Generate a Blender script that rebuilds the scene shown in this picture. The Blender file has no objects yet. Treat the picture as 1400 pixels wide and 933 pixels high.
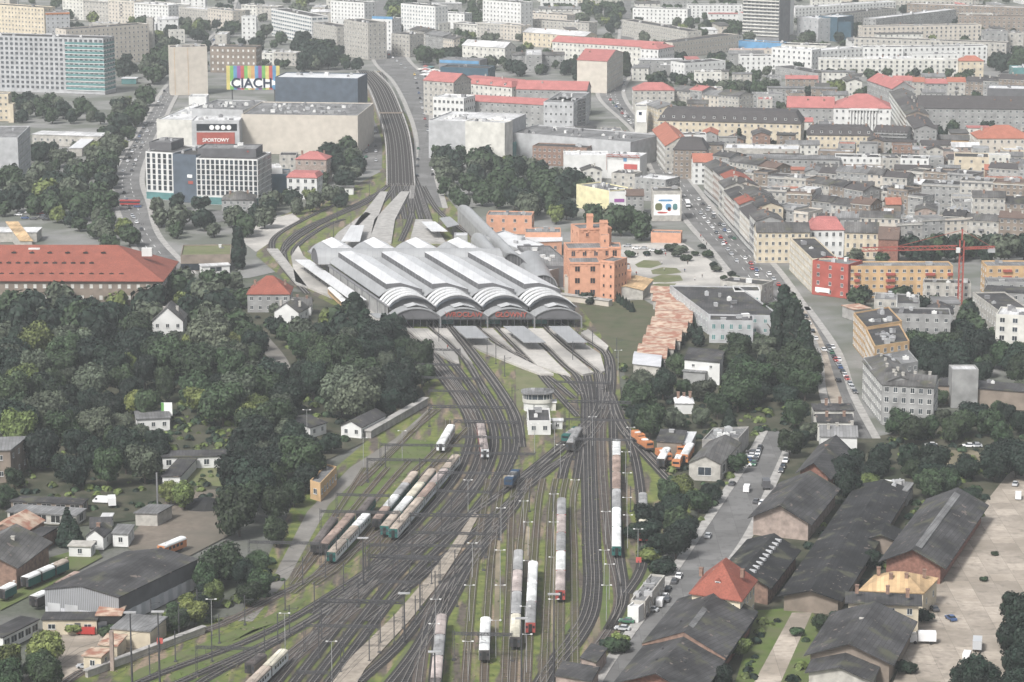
import bpy, math, random
from mathutils import Vector, Matrix
R = random.Random(7)
S = bpy.context.scene
COL = S.collection
# ---------------------------------------------------------------- camera, world, sun, exposure
CAM_H, FPX, PITCH = 228.0, 3583.0, math.atan(766.5/3583.0)
cd = bpy.data.cameras.new('camera'); cam = bpy.data.objects.new('camera', cd); COL.objects.link(cam)
cam.location = (0, 0, CAM_H); cam.rotation_euler = (math.pi/2-PITCH, 0, 0)
cd.sensor_width = 36; cd.lens = FPX/1400*36; cd.clip_start = 1; cd.clip_end = 40000
S.camera = cam
W = bpy.data.worlds.new('World'); S.world = W; W.use_nodes = True
nt = W.node_tree; bg = nt.nodes['Background']
sky = nt.nodes.new('ShaderNodeTexSky'); sky.sky_type = 'NISHITA'; sky.sun_disc = False
SUN_EL, SUN_AZ = math.radians(48), math.radians(215)     # azimuth from +Y clockwise: behind and to the left of the viewer
sky.sun_elevation = SUN_EL; sky.sun_rotation = SUN_AZ
sky.air_density = 1.0; sky.dust_density = 4.0; sky.ozone_density = 1.0
hs = nt.nodes.new('ShaderNodeHueSaturation'); hs.inputs['Saturation'].default_value = 0.34   # overcast: grey sky
nt.links.new(sky.outputs[0], hs.inputs['Color']); nt.links.new(hs.outputs[0], bg.inputs[0]); bg.inputs[1].default_value = 0.115
sl = bpy.data.lights.new('sun', 'SUN'); sl.energy = 2.9; sl.angle = math.radians(10); sl.color = (1, .985, .96)
so = bpy.data.objects.new('sun', sl); COL.objects.link(so)
sd = Vector((math.sin(SUN_AZ)*math.cos(SUN_EL), math.cos(SUN_AZ)*math.cos(SUN_EL), math.sin(SUN_EL)))
so.rotation_euler = sd.to_track_quat('Z', 'Y').to_euler(); so.location = (0, 0, 500)
S.view_settings.view_transform = 'Standard'; S.view_settings.look = 'None'
S.view_settings.exposure = 0.62; S.view_settings.gamma = 1
S.render.engine = 'CYCLES'; S.cycles.max_bounces = 4; S.cycles.diffuse_bounces = 2; S.cycles.glossy_bounces = 2
S.cycles.transmission_bounces = 2; S.cycles.volume_bounces = 0
HAZE = 0.00009

# ---------------------------------------------------------------- surveying helper: photo sight line -> point at height z
SINP, COSP = math.sin(PITCH), math.cos(PITCH)
def P(px, py, z=0.0):
    u = 466.5-py; dx = px-700
    dy = FPX*COSP+u*SINP; dz = -FPX*SINP+u*COSP
    t = (z-CAM_H)/dz
    return Vector((dx*t, dy*t, z))
def PIX(v):
    r = Vector(v)-Vector((0, 0, CAM_H)); zc = r.y*COSP-r.z*SINP; yc = r.y*SINP+r.z*COSP
    return (700+FPX*r.x/zc, 466.5-FPX*yc/zc)
def SC(py): return (FPX*SINP-(466.5-py)*COSP)/CAM_H

# ---------------------------------------------------------------- materials
MATS = {}
def M(key, rgb=(.3, .3, .3), rough=.85, var=.18, scale=.25, kind=None, rgb2=None, metal=0, rnd=0):
    if key in MATS: return MATS[key]
    m = bpy.data.materials.new(key); m.use_nodes = True; MATS[key] = m
    n = m.node_tree.nodes; L = m.node_tree.links; b = n['Principled BSDF']
    b.inputs['Roughness'].default_value = rough; b.inputs['Metallic'].default_value = metal
    b.inputs['Specular IOR Level'].default_value = .3
    geo = n.new('ShaderNodeNewGeometry')
    def noise(sc, det=3, vec=None, stretch=None):
        t = n.new('ShaderNodeTexNoise'); t.inputs['Scale'].default_value = sc; t.inputs['Detail'].default_value = det
        src = vec or geo.outputs['Position']
        if stretch:
            mp = n.new('ShaderNodeMapping'); mp.inputs['Scale'].default_value = stretch; mp.inputs['Rotation'].default_value = (0, 0, stretch_rot[0])
            L.new(src, mp.inputs[0]); src = mp.outputs[0]
        L.new(src, t.inputs['Vector']); return t.outputs['Fac']
    def ramp(f, a, c, p0=.35, p1=.65):
        r = n.new('ShaderNodeValToRGB'); e = r.color_ramp.elements
        e[0].position = p0; e[1].position = p1; e[0].color = (*a, 1); e[1].color = (*c, 1); L.new(f, r.inputs[0]); return r.outputs[0]
    def mix(f, a, c):
        x = n.new('ShaderNodeMix'); x.data_type = 'RGBA'; L.new(f, x.inputs[0])
        L.new(a, x.inputs[6]) if hasattr(a, 'links') else x.inputs[6].__setattr__('default_value', (*a, 1))
        L.new(c, x.inputs[7]) if hasattr(c, 'links') else x.inputs[7].__setattr__('default_value', (*c, 1))
        return x.outputs[2]
    stretch_rot = [0]
    def panels(c, w, h, dark, k1=.78, k2=1.12):       # sheets, each a little lighter or darker, with dark joints
        tc = n.new('ShaderNodeTexCoord'); bk = n.new('ShaderNodeTexBrick'); bk.inputs['Scale'].default_value = 1; bk.inputs['Brick Width'].default_value = h; bk.inputs['Row Height'].default_value = w
        bk.inputs['Mortar Size'].default_value = .07; bk.inputs['Color1'].default_value = (k1, k1, k1, 1); bk.inputs['Color2'].default_value = (k2, k2, k2, 1); bk.inputs['Mortar'].default_value = (dark, dark, dark, 1); bk.inputs['Bias'].default_value = 0
        mp = n.new('ShaderNodeMapping'); mp.inputs['Rotation'].default_value = (0, 0, math.pi/2); L.new(tc.outputs['Object'], mp.inputs[0]); L.new(mp.outputs[0], bk.inputs['Vector'])
        mx = n.new('ShaderNodeMix'); mx.data_type = 'RGBA'; mx.blend_type = 'MULTIPLY'; mx.inputs[0].default_value = 1; L.new(c, mx.inputs[6]); L.new(bk.outputs['Color'], mx.inputs[7]); return mx.outputs[2]
    lo = tuple(c*(1-var) for c in rgb); hi = tuple(min(.95, c*(1+var)) for c in rgb)
    c = ramp(noise(scale, 4), lo, hi, .3, .7)
    if kind == 'roof':       # felt or sheet roof: blotches and lighter worn streaks
        c2 = ramp(noise(scale*.4, 6), tuple(x*.45 for x in rgb), tuple(x*(2.3 if rgb[0] < .1 else 1.5) for x in rgb), .38, .66)
        c = mix(ramp(noise(1.3, 2), (.35,)*3, (.65,)*3), c, c2)
        c = panels(c, 1.1, 7, .55 if rgb[0] < .2 else .8)
    if kind == 'tile':
        w = n.new('ShaderNodeTexNoise'); w.inputs['Scale'].default_value = 2.2; L.new(geo.outputs['Position'], w.inputs['Vector'])
        c = mix(ramp(w.outputs['Fac'], (0,)*3, (1,)*3, .4, .7), c, tuple(x*.72 for x in rgb))
    if kind == 'corr':       # corrugated sheet
        tc = n.new('ShaderNodeTexCoord'); wv = n.new('ShaderNodeTexWave'); wv.inputs['Scale'].default_value = .55; wv.inputs['Distortion'].default_value = .6
        L.new(tc.outputs['Object'], wv.inputs['Vector']); c = mix(ramp(wv.outputs['Fac'], (0,)*3, (1,)*3, .2, .8), c, rgb2 or tuple(x*.7 for x in rgb))
    if kind == 'rust':
        c = mix(ramp(noise(.35, 5), (0,)*3, (1,)*3, .42, .6), c, rgb2)
    if kind == 'ground':
        c = mix(ramp(noise(.03, 6), (0,)*3, (1,)*3, .42, .58), c, rgb2)
        c = mix(ramp(noise(.8, 3), (0,)*3, (.35,)*3, .4, .7), c, tuple(x*.6 for x in rgb))
    if kind == 'roof' and rgb[0] < .1:      # moss and rusty repairs
        c = mix(ramp(noise(.16, 6), (0,)*3, (.75,)*3, .56, .68), c, (.085, .085, .055)); c = mix(ramp(noise(.45, 3), (0,)*3, (.8,)*3, .66, .7), c, (.17, .14, .12))
    if kind == 'metal':
        c = mix(ramp(noise(.12, 5, stretch=(1, .2, 1)), (0,)*3, (.7,)*3, .5, .75), c, tuple(x*.72 for x in rgb)); c = panels(c, 2.4, 9, .8, .95, 1.04)
    if kind == 'slabs':
        c = mix(ramp(noise(.05, 6), (0,)*3, (1,)*3, .42, .58), c, rgb2); c = mix(ramp(noise(.35, 5), (0,)*3, (.8,)*3, .55, .7), c, tuple(x*.55 for x in rgb)); c = panels(c, 7, 7, .62)
    if kind == 'yard':
        stretch_rot[0] = math.radians(0)
        c = ramp(noise(.5, 4), (.05, .043, .037), (.12, .1, .08), .3, .7)
        c = mix(ramp(noise(.22, 5, stretch=(1, .12, 1)), (0,)*3, (1,)*3, .5, .58), c, ramp(noise(.9, 2), (.15, .12, .085), (.24, .18, .13)))
        c = mix(ramp(noise(.26, 6, stretch=(1, .16, 1)), (0,)*3, (.9,)*3, .43, .54), c, ramp(noise(.3, 3), (.065, .095, .02), (.15, .17, .042)))
    if kind == 'grass':
        c = mix(ramp(noise(.12, 6), (0,)*3, (1,)*3, .38, .62), c, rgb2 or (.10, .11, .05))
    if kind == 'leaf':
        oi = n.new('ShaderNodeObjectInfo'); g = n.new('ShaderNodeHueSaturation')
        mr = n.new('ShaderNodeMapRange'); mr.inputs[3].default_value = .62; mr.inputs[4].default_value = 1.5; L.new(oi.outputs['Random'], mr.inputs[0])
        mh = n.new('ShaderNodeMath'); mh.operation = 'MULTIPLY_ADD'; mh.inputs[1].default_value = 7.31; mh.inputs[2].default_value = 0; L.new(oi.outputs['Random'], mh.inputs[0])
        fr = n.new('ShaderNodeMath'); fr.operation = 'FRACT'; L.new(mh.outputs[0], fr.inputs[0])
        m2 = n.new('ShaderNodeMapRange'); m2.inputs[3].default_value = .478; m2.inputs[4].default_value = .515; L.new(fr.outputs[0], m2.inputs[0])
        c = ramp(noise(.55, 4), tuple(x*.5 for x in rgb), tuple(x*1.9 for x in rgb), .35, .68)
        L.new(c, g.inputs['Color']); L.new(mr.outputs[0], g.inputs['Value']); L.new(m2.outputs[0], g.inputs['Hue']); c = g.outputs[0]
    if rnd:
        oi = n.new('ShaderNodeObjectInfo'); g = n.new('ShaderNodeHueSaturation'); mr = n.new('ShaderNodeMapRange')
        mr.inputs[3].default_value = 1-rnd; mr.inputs[4].default_value = 1+rnd; L.new(oi.outputs['Random'], mr.inputs[0])
        L.new(c, g.inputs['Color']); L.new(mr.outputs[0], g.inputs['Value']); c = g.outputs[0]
    L.new(c, b.inputs['Base Color'])
    return m
def mats_init():
    M('white', (.56, .56, .545), var=.1); M('offwhite', (.5, .49, .45)); M('cream', (.48, .42, .32)); M('paleyellow', (.62, .57, .36))
    M('ochre', (.46, .31, .17)); M('orange', (.42, .17, .075)); M('brick', (.2, .1, .075), var=.3, scale=1.2); M('brickold', (.2, .13, .1), var=.35, scale=.8)
    M('stationred', (.5, .265, .175), var=.12, scale=.5); M('redpaint', (.3, .075, .058)); M('pinkwall', (.28, .225, .195), var=.3, scale=.6); M('greywall', (.25, .25, .245), var=.25)
    M('darkgrey', (.1, .1, .105)); M('midgrey', (.17, .17, .175)); M('lightgrey', (.36, .365, .37)); M('concrete', (.3, .29, .275), var=.25, scale=.4)
    M('beige', (.46, .42, .365), var=.1); M('plaster', (.35, .335, .305), var=.25, scale=.5); M('brownwall', (.2, .165, .135), var=.25)
    M('glass', (.03, .037, .045), rough=.15, var=.4, scale=.5, rnd=.5); M('glassblue', (.05, .09, .12), rough=.15); M('glassteal', (.09, .2, .2), rough=.2)
    M('frame', (.55, .55, .53)); M('tar', (.045, .044, .045), kind='roof'); M('tarlight', (.17, .17, .17), kind='roof'); M('tarblack', (.02, .02, .021), kind='roof')
    M('roofgrey', (.08, .078, .076), kind='roof'); M('roofwhite', (.5, .5, .5), kind='roof', scale=.15); M('tilered', (.235, .075, .052), kind='tile'); M('tilebrown', (.12, .085, .07), kind='tile')
    M('tilepink', (.36, .135, .125), kind='tile'); M('tileorange', (.33, .125, .085), kind='tile'); M('sheetorange', (.46, .32, .18), kind='roof')
    M('slate', (.065, .06, .06), kind='tile'); M('metalgrey', (.27, .275, .28), rough=.5, kind='metal', scale=.12, var=.08); M('metalwhite', (.54, .545, .55), rough=.5, kind='metal', scale=.12, var=.06)
    M('rustroof', (.42, .33, .255), kind='rust', rgb2=(.27, .13, .09)); M('corr', (.16, .16, .165), kind='corr', rgb2=(.27, .28, .29)); M('corrwhite', (.5, .5, .52), kind='corr', rgb2=(.36, .37, .39))
    M('steel', (.055, .055, .058), rough=.6); M('galv', (.3, .3, .3), rough=.5); M('rail', (.24, .22, .2), rough=.45, metal=.2); M('wood', (.13, .09, .06))
    M('black', (.02, .02, .02), rough=.6); M('tyre', (.02, .02, .02)); M('bark', (.07, .055, .045), var=.3, scale=2)
    M('leaf', (.02, .034, .015), kind='leaf', rough=.7); M('leafdark', (.008, .016, .01), kind='leaf', rough=.7); M('leaflight', (.07, .088, .026), kind='leaf', rough=.7); M('leafgrey', (.045, .055, .036), kind='leaf', rough=.7)
    M('asphalt', (.155, .153, .15), kind='slabs', rgb2=(.125, .123, .12), var=.1); M('ballast', (.03, .027, .025), var=.3, scale=.6); M('ballastbrown', (.085, .068, .056), var=.3, scale=.4)
    M('yard', kind='yard'); M('siding', (.09, .075, .058), kind='ground', rgb2=(.07, .085, .03), var=.3, scale=.5); M('dirt', (.16, .135, .11), kind='ground', rgb2=(.11, .1, .08)); M('gravel', (.2, .19, .175), kind='ground', rgb2=(.15, .14, .125))
    M('paleconcrete', (.36, .315, .265), kind='slabs', rgb2=(.26, .225, .185), var=.15, scale=.5); M('paving', (.42, .4, .37), kind='ground', rgb2=(.25, .24, .225), var=.1); M('sand', (.27, .225, .16), kind='ground', rgb2=(.13, .115, .075))
    M('grass', (.08, .115, .028), kind='grass'); M('grassdull', (.06, .07, .035), kind='grass', rgb2=(.085, .08, .05)); M('lawn', (.105, .12, .05), kind='grass', rgb2=(.14, .14, .075))
    M('city', (.2, .198, .19), kind='ground', rgb2=(.11, .118, .095), var=.2, scale=.05); M('terrain', (.07, .08, .055), kind='ground', rgb2=(.12, .12, .11))
    M('paint', (.75, .75, .73)); M('scrub', (.03, .036, .02), kind='grass', rgb2=(.07, .066, .045)); M('bluegrey', (.075, .095, .12)); M('strip', (.27, .235, .195), var=.25, scale=.5)
mats_init()

# ---------------------------------------------------------------- mesh builder
class MB:
    def __init__(s): s.v = []; s.f = []; s.m = []
    def add(s, vs, fs, mi=0):
        o = len(s.v); s.v += [tuple(v) for v in vs]; s.f += [tuple(i+o for i in f) for f in fs]; s.m += [mi]*len(fs); return s
    def box(s, x0, x1, y0, y1, z0, z1, mi=0):
        return s.add([(x0,y0,z0),(x1,y0,z0),(x1,y1,z0),(x0,y1,z0),(x0,y0,z1),(x1,y0,z1),(x1,y1,z1),(x0,y1,z1)],
                     [(0,3,2,1),(4,5,6,7),(0,1,5,4),(1,2,6,5),(2,3,7,6),(3,0,4,7)], mi)
    def prism(s, pts, z0, z1, mi=0, mt=None):
        n = len(pts); a = sum(pts[i][0]*pts[(i+1)%n][1]-pts[(i+1)%n][0]*pts[i][1] for i in range(n))
        if a < 0: pts = pts[::-1]
        s.add([(p[0],p[1],z0) for p in pts]+[(p[0],p[1],z1) for p in pts], [(i,(i+1)%n,n+(i+1)%n,n+i) for i in range(n)]+[tuple(range(n-1,-1,-1))], mi)
        return s.add([(p[0],p[1],z1) for p in pts], [tuple(range(n))], mi if mt is None else mt)
    def extr(s, prof, y0, y1, mi=0, axis='y', caps=True):   # closed profile (x,z) swept along y (or (y,z) along x)
        n = len(prof); g = (lambda a, z, t: (a, t, z)) if axis == 'y' else (lambda a, z, t: (t, a, z))
        vs = [g(a, z, y0) for a, z in prof]+[g(a, z, y1) for a, z in prof]
        fs = [(i, (i+1)%n, n+(i+1)%n, n+i) for i in range(n)]
        if caps: fs += [tuple(range(n-1,-1,-1)), tuple(range(n, 2*n))]
        return s.add(vs, fs, mi)
    def bar(s, a, b, w, h=None, mi=0):
        a = Vector(a); b = Vector(b); h = h or w; d = (b-a)
        if d.length < 1e-6: return s
        d.normalize(); up = Vector((0,0,1)) if abs(d.z) < .9 else Vector((1,0,0)); x = d.cross(up).normalized(); y = x.cross(d)
        vs = [p+x*sx*w/2+y*sy*h/2 for p in (a, b) for sx, sy in ((-1,-1),(1,-1),(1,1),(-1,1))]
        return s.add(vs, [(0,1,2,3),(7,6,5,4),(0,4,5,1),(1,5,6,2),(2,6,7,3),(3,7,4,0)], mi)
    def cyl(s, x, y, z0, z1, r0, r1=None, n=10, mi=0):
        r1 = r0 if r1 is None else r1
        vs = [(x+r*math.cos(2*math.pi*i/n), y+r*math.sin(2*math.pi*i/n), z) for z, r in ((z0, r0), (z1, r1)) for i in range(n)]
        return s.add(vs, [(i,(i+1)%n,n+(i+1)%n,n+i) for i in range(n)]+[tuple(range(n-1,-1,-1)), tuple(range(n,2*n))], mi)
    def sphere(s, c, r, n=8, mi=0, sz=1):
        k = n//2+1; vs = []; fs = []
        for j in range(k):
            t = math.pi*j/(k-1)
            for i in range(n): vs.append((c[0]+r*math.sin(t)*math.cos(2*math.pi*i/n), c[1]+r*math.sin(t)*math.sin(2*math.pi*i/n), c[2]+r*sz*math.cos(t)))
        for j in range(k-1):
            for i in range(n): fs.append((j*n+i, (j+1)*n+i, (j+1)*n+(i+1)%n, j*n+(i+1)%n))
        return s.add(vs, fs, mi)
    def mesh(s, name, mats):
        me = bpy.data.meshes.new(name); me.from_pydata(s.v, [], s.f)
        for m in mats: me.materials.append(MATS[m] if isinstance(m, str) else m)
        me.polygons.foreach_set('material_index', s.m); me.update(); return me
    def obj(s, name, mats, parent=None, loc=None, rz=None):
        if isinstance(mats, str): mats = [mats]
        return link(name, s.mesh(name, mats), parent, loc, rz)
def link(name, me, parent=None, loc=None, rz=None):
    o = bpy.data.objects.new(name, me); COL.objects.link(o)
    if parent: o.parent = parent
    if loc is not None: o.location = loc
    if rz is not None: o.rotation_euler = (0, 0, rz)
    return o
def tag(o, label, cat, group=None, kind=None):
    if label: o['label'] = label
    if cat: o['category'] = cat
    if group: o['group'] = group
    if kind: o['kind'] = kind
    return o
def thing(name, label, cat, loc, rz=0, group=None):
    return tag(link(name, None, None, loc, rz), label, cat, group)
LAND = []          # landmarks (phrase, pixel)
FOOT = []          # footprints that keep trees out
AUTO = []          # things whose label is finished at the end: (object, description, pixel)
def landmark(phrase, px): LAND.append((phrase, px))
def auto(o, desc, loc): AUTO.append((o, desc, PIX(loc)))
def struct(name, mb, mats):
    o = mb.obj(name, mats); o['kind'] = 'structure'; return o
def sheet(name, pxs, mat, z, smooth=True):
    mb = MB(); pts = [P(*p) for p in pxs]; n = len(pts)
    a = sum(pts[i][0]*pts[(i+1)%n][1]-pts[(i+1)%n][0]*pts[i][1] for i in range(n))
    if a < 0: pts = pts[::-1]
    mb.add([(p.x, p.y, z) for p in pts], [tuple(range(n))]); return struct(name, mb, mat)
def catmull(pts, step=6.0):
    out = []; n = len(pts)
    for i in range(n-1):
        p0 = pts[max(i-1, 0)]; p1 = pts[i]; p2 = pts[i+1]; p3 = pts[min(i+2, n-1)]
        k = max(1, int((p2-p1).length/step))
        for j in range(k):
            t = j/k; out.append(.5*((2*p1)+(p2-p0)*t+(2*p0-5*p1+4*p2-p3)*t*t+(3*p1-p0-3*p2+p3)*t**3))
    out.append(pts[-1]); return out
def normals2(pts):
    r = []
    for i in range(len(pts)):
        d = pts[min(i+1, len(pts)-1)]-pts[max(i-1, 0)]; d.z = 0; d.normalize(); r.append(Vector((-d.y, d.x, 0)))
    return r
def ribbon(mb, pts, nr, o0, o1, z0, z1, mi=0, sides=False):
    n = len(pts); vs = []
    for p, q in zip(pts, nr): vs += [(*(p+q*o0).xy, z1), (*(p+q*o1).xy, z1)]
    fs = [(2*i, 2*i+2, 2*i+3, 2*i+1) for i in range(n-1)]
    if sides:
        k = len(vs)
        for p, q in zip(pts, nr): vs += [(*(p+q*o0).xy, z0), (*(p+q*o1).xy, z0)]
        fs += [(k+2*i, k+2*i+2, 2*i+2, 2*i) for i in range(n-1)]+[(2*i+1, 2*i+3, k+2*i+3, k+2*i+1) for i in range(n-1)]
        fs += [(0, 1, k+1, k), (2*n-1, 2*n-2, k+2*n-2, k+2*n-1)]
    mb.add(vs, fs, mi)
# ---------------------------------------------------------------- the ground
g = MB(); g.add([(-30000, -3000, -.3), (30000, -3000, -.3), (30000, 60000, -.3), (-30000, 60000, -.3)], [(0, 1, 2, 3)]); struct('ground', g, 'terrain')
sheet('city_ground', [(-400, 380), (-900, -90), (2300, -90), (1800, 420), (1150, 640), (900, 470), (560, 330), (340, 380)], 'city', -.15)
sheet('rail_yard', [(-60, 1010), (60, 905), (330, 838), (400, 690), (505, 600), (585, 548), (548, 500), (505, 440), (398, 390), (350, 350), (372, 300), (470, 262), (520, 235), (500, 160), (490, 100), (520, 97), (580, 200), (595, 250), (660, 330), (800, 415), (845, 490), (850, 560), (905, 620), (945, 700), (890, 780), (830, 900), (800, 1010)], 'yard', 0)
sheet('park_ground', [(-250, 700), (-200, 390), (230, 392), (420, 400), (505, 440), (582, 540), (500, 604), (300, 700), (100, 720)], 'scrub', .04)
sheet('scrub_ground', [(845, 470), (1000, 440), (1110, 440), (1180, 600), (1420, 560), (1500, 620), (1300, 760), (1240, 1000), (830, 1000), (960, 690), (880, 600), (860, 540)], 'scrub', .05)
sheet('embankment_grass', [(790, 416), (880, 410), (905, 425), (862, 500), (830, 512), (838, 480)], 'grassdull', .06)
sheet('yard_grass', [(705, 505), (730, 508), (760, 520), (748, 545), (706, 560)], 'lawn', .05)
for q in ([(60, 1000), (190, 915), (360, 846), (425, 812), (400, 842), (300, 885), (150, 960)], [(230, 925), (345, 862), (420, 838), (460, 812), (480, 820), (420, 860), (330, 905), (260, 960)],
          [(415, 790), (470, 752), (510, 722), (520, 735), (470, 775), (410, 805)], [(400, 695), (465, 655), (520, 640), (560, 600), (600, 605), (560, 650), (500, 690), (430, 715)],
          [(520, 933), (560, 880), (590, 872), (582, 905), (560, 950), (520, 960)], [(870, 780), (905, 760), (900, 800), (870, 820)], [(820, 770), (832, 770), (834, 850), (822, 870), (818, 820)], [(752, 880), (776, 850), (795, 830), (782, 870), (755, 905)]):
    sheet('grass_patch', q, 'grass', .045)
sheet('gravel_track', [(325, 850), (368, 800), (420, 700), (478, 640), (540, 600), (590, 556), (594, 562), (560, 600), (505, 640), (450, 690), (395, 790), (345, 850)], 'gravel', .055)
sheet('dirt_yard', [(170, 745), (205, 700), (250, 672), (322, 668), (318, 730), (260, 760), (190, 762)], 'dirt', .06)
sheet('works_yard', [(80, 870), (60, 940), (118, 916), (200, 890), (215, 860), (140, 850)], 'paleconcrete', .06)
sheet('verge', [(0, 800), (70, 762), (130, 745), (140, 762), (70, 800), (0, 835)], 'grass', .055)
sheet('concrete_yard', [(1215, 950), (1248, 862), (1290, 780), (1345, 690), (1385, 640), (1500, 640), (1600, 1000), (1215, 1000)], 'paleconcrete', .06)
sheet('sand_patch', [(1262, 628), (1272, 616), (1335, 616), (1345, 628), (1320, 640)], 'sand', .065)
sheet('derelict_garden', [(985, 1000), (1035, 835), (1105, 830), (1160, 900), (1110, 1000)], 'grass', .06)
sheet('garden_path', [(1022, 950), (1083, 838), (1110, 838), (1060, 950)], 'paleconcrete', .09)
sheet('forecourt', [(835, 372), (850, 335), (930, 330), (1000, 375), (1010, 388), (960, 400), (880, 410), (850, 408)], 'paving', .07)
for q in ([(868, 362), (880, 356), (900, 357), (905, 362), (890, 367), (872, 366)], [(890, 370), (905, 366), (925, 367), (932, 373), (910, 376), (892, 375)], [(888, 381), (905, 376), (930, 377), (934, 384), (910, 387), (892, 386)], [(880, 391), (900, 388), (925, 388), (918, 394), (890, 397)]):
    sheet('lawn_oval', q, 'lawn', .1)
sheet('pale_car_park', [(330, 330), (350, 305), (400, 292), (410, 300), (372, 330), (350, 345)], 'paving', .05)
def road(name, left, right, mat='asphalt', z=.08, dash=None, kerb=True):
    """left and right edges as photo sight lines, same count; carriageway sheet with a kerb strip down each side"""
    a = catmull([P(*p) for p in left], 8); b = catmull([P(*p) for p in right], 8); n = min(len(a), len(b))
    a = [a[int(i*(len(a)-1)/(n-1))] for i in range(n)]; b = [b[int(i*(len(b)-1)/(n-1))] for i in range(n)]
    mb = MB(); vs = []
    for p, q in zip(a, b): vs += [(p.x, p.y, z), (q.x, q.y, z)]
    mb.add(vs, [(2*i, 2*i+1, 2*i+3, 2*i+2) for i in range(n-1)]); struct(name, mb, mat)
    FOOT.append(([(p.x-3, p.y) for p in a]+[(q.x+3, q.y) for q in b[::-1]], 1))
    if kerb:
        for pts, sg in ((a, 1), (b, -1)):
            k = MB(); ribbon(k, pts, normals2(pts), 0 if sg > 0 else -3, 3 if sg > 0 else 0, z-.1, z+.12, 0, True); struct('pavement', k, 'concrete')
    if dash:
        mb = MB()
        for t in dash:
            for i in range(0, n-1, 2):
                p = a[i].lerp(b[i], t); q = a[i+1].lerp(b[i+1], t); q = p+(q-p)*.7; d = (q-p).normalized(); w = Vector((-d.y, d.x, 0))*.12
                mb.add([(*(p-w).xy, z+.02), (*(p+w).xy, z+.02), (*(q+w).xy, z+.02), (*(q-w).xy, z+.02)], [(0, 3, 2, 1)])
        struct('lane_marking', mb, 'paint')
road('avenue', [(212, 378), (178, 320), (158, 268), (160, 235), (200, 165), (228, 120), (268, 72), (318, 20), (330, -30)], [(262, 375), (215, 325), (200, 280), (192, 235), (222, 165), (245, 120), (278, 72), (326, 20), (337, -30)], dash=(.33, .66))
road('cross_street', [(150, 292), (250, 292), (360, 282)], [(150, 310), (250, 308), (360, 297)], z=.1, kerb=False)
road('park_street', [(240, 375), (258, 400), (300, 430), (345, 470), (375, 500), (368, 530)], [(262, 372), (275, 398), (330, 428), (375, 470), (398, 505), (388, 540)], 'gravel', kerb=False)
road('viaduct_side_street', [(566, 272), (570, 230), (572, 190), (560, 150), (540, 112), (512, 80), (508, 30), (515, -30)], [(605, 285), (592, 235), (588, 190), (586, 150), (585, 110), (555, 80), (532, 30), (535, -30)], kerb=True)
road('west_side_street', [(490, 232), (497, 190), (492, 150), (490, 120)], [(522, 232), (521, 190), (506, 150), (498, 120)], kerb=False)
road('boulevard', [(1042, 425), (985, 352), (940, 300), (898, 240), (868, 180), (820, 130), (842, 95), (850, 40)], [(1100, 425), (1052, 360), (985, 300), (935, 240), (885, 180), (850, 130), (862, 95), (868, 40)], dash=(.3, .5, .7))
road('east_street', [(1085, 420), (1112, 480), (1120, 540), (1138, 600)], [(1108, 420), (1150, 480), (1172, 540), (1204, 600)], dash=(.45,))
road('tram_lane', [(1092, 425), (1113, 470), (1127, 520), (1140, 565)], [(1102, 425), (1126, 470), (1142, 520), (1158, 565)], 'paleconcrete', z=.12, kerb=False)
road('goods_street', [(810, 960), (838, 910), (905, 815), (965, 725), (1008, 660), (1040, 610), (1050, 590)], [(868, 960), (898, 905), (955, 820), (1015, 735), (1045, 672), (1072, 612), (1080, 590)], dash=None)
road('far_street', [(848, 100), (850, 60), (852, 20), (855, -30)], [(862, 100), (862, 60), (862, 20), (864, -30)], z=.14, kerb=False)

# concrete cable-duct strip between the main lines and the yard
for q in ([(432, 965), (470, 965), (500, 915), (560, 850), (600, 800), (625, 762), (655, 705), (648, 702), (612, 755), (585, 790), (540, 842), (480, 900)],):
    mb = MB(); pts = [P(*p) for p in q]; mb.prism([(p.x, p.y) for p in pts], 0, .35); struct('concrete_walkway', mb, 'strip')
for q in ([(688, 660), (696, 660), (693, 640), (688, 645)], [(716, 790), (722, 790), (725, 720), (718, 720)], [(675, 870), (682, 870), (684, 740), (678, 740)], [(754, 900), (759, 900), (759, 665), (752, 665)], [(810, 870), (818, 870), (818, 640), (812, 640)], [(636, 920), (643, 920), (650, 770), (645, 770)]):
    sheet('dirt_path', q, 'sand', .07)

# ---------------------------------------------------------------- tracks
def track(pxs, brown=False, z=.1, w=1.75, mats=('ballast', 'ballastbrown', 'rail', 'darkgrey')):
    pts = catmull([P(*p) for p in pxs], 7); nr = normals2(pts); mb = MB()
    ribbon(mb, pts, nr, -w, w, 0, z+R.random()*.03, 1 if brown else 0)
    for s in (-1, 1):
        ribbon(mb, pts, nr, s*.7175-.08, s*.7175+.08, z, z+.28, 2, True)
    # sleepers as individual blocks in one track
    d = 0; n = len(pts)
    for i in range(n-1):
        a, b = pts[i], pts[i+1]; L = (b-a).length; t = (b-a).normalized()
        k = int(L/1.3)
        for j in range(k):
            c = a+t*(j+.5)*L/k; w = nr[i]*1.25; h = t*.14
            mb.add([(*(c-w-h).xy, z+.12), (*(c+w-h).xy, z+.12), (*(c+w+h).xy, z+.12), (*(c-w+h).xy, z+.12)], [(0, 1, 2, 3)], 3)
    return struct('railway_track', mb, list(mats))
YR = [(980, 0), (933, 0), (800, 0), (720, 0), (660, 0), (620, 0), (590, 0), (560, 0), (520, 0), (480, 0), (449, 0), (430, 0)]
WIRES = []
def col(xs): return [(x, y) for x, (y, _) in zip(xs, YR)]
track(col((335, 378, 486, 566, 618, 638, 643, 634, 606, 573, 546, 528)))
track(col((360, 402, 508, 588, 638, 656, 659, 649, 621, 589, 560, 545)))
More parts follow.
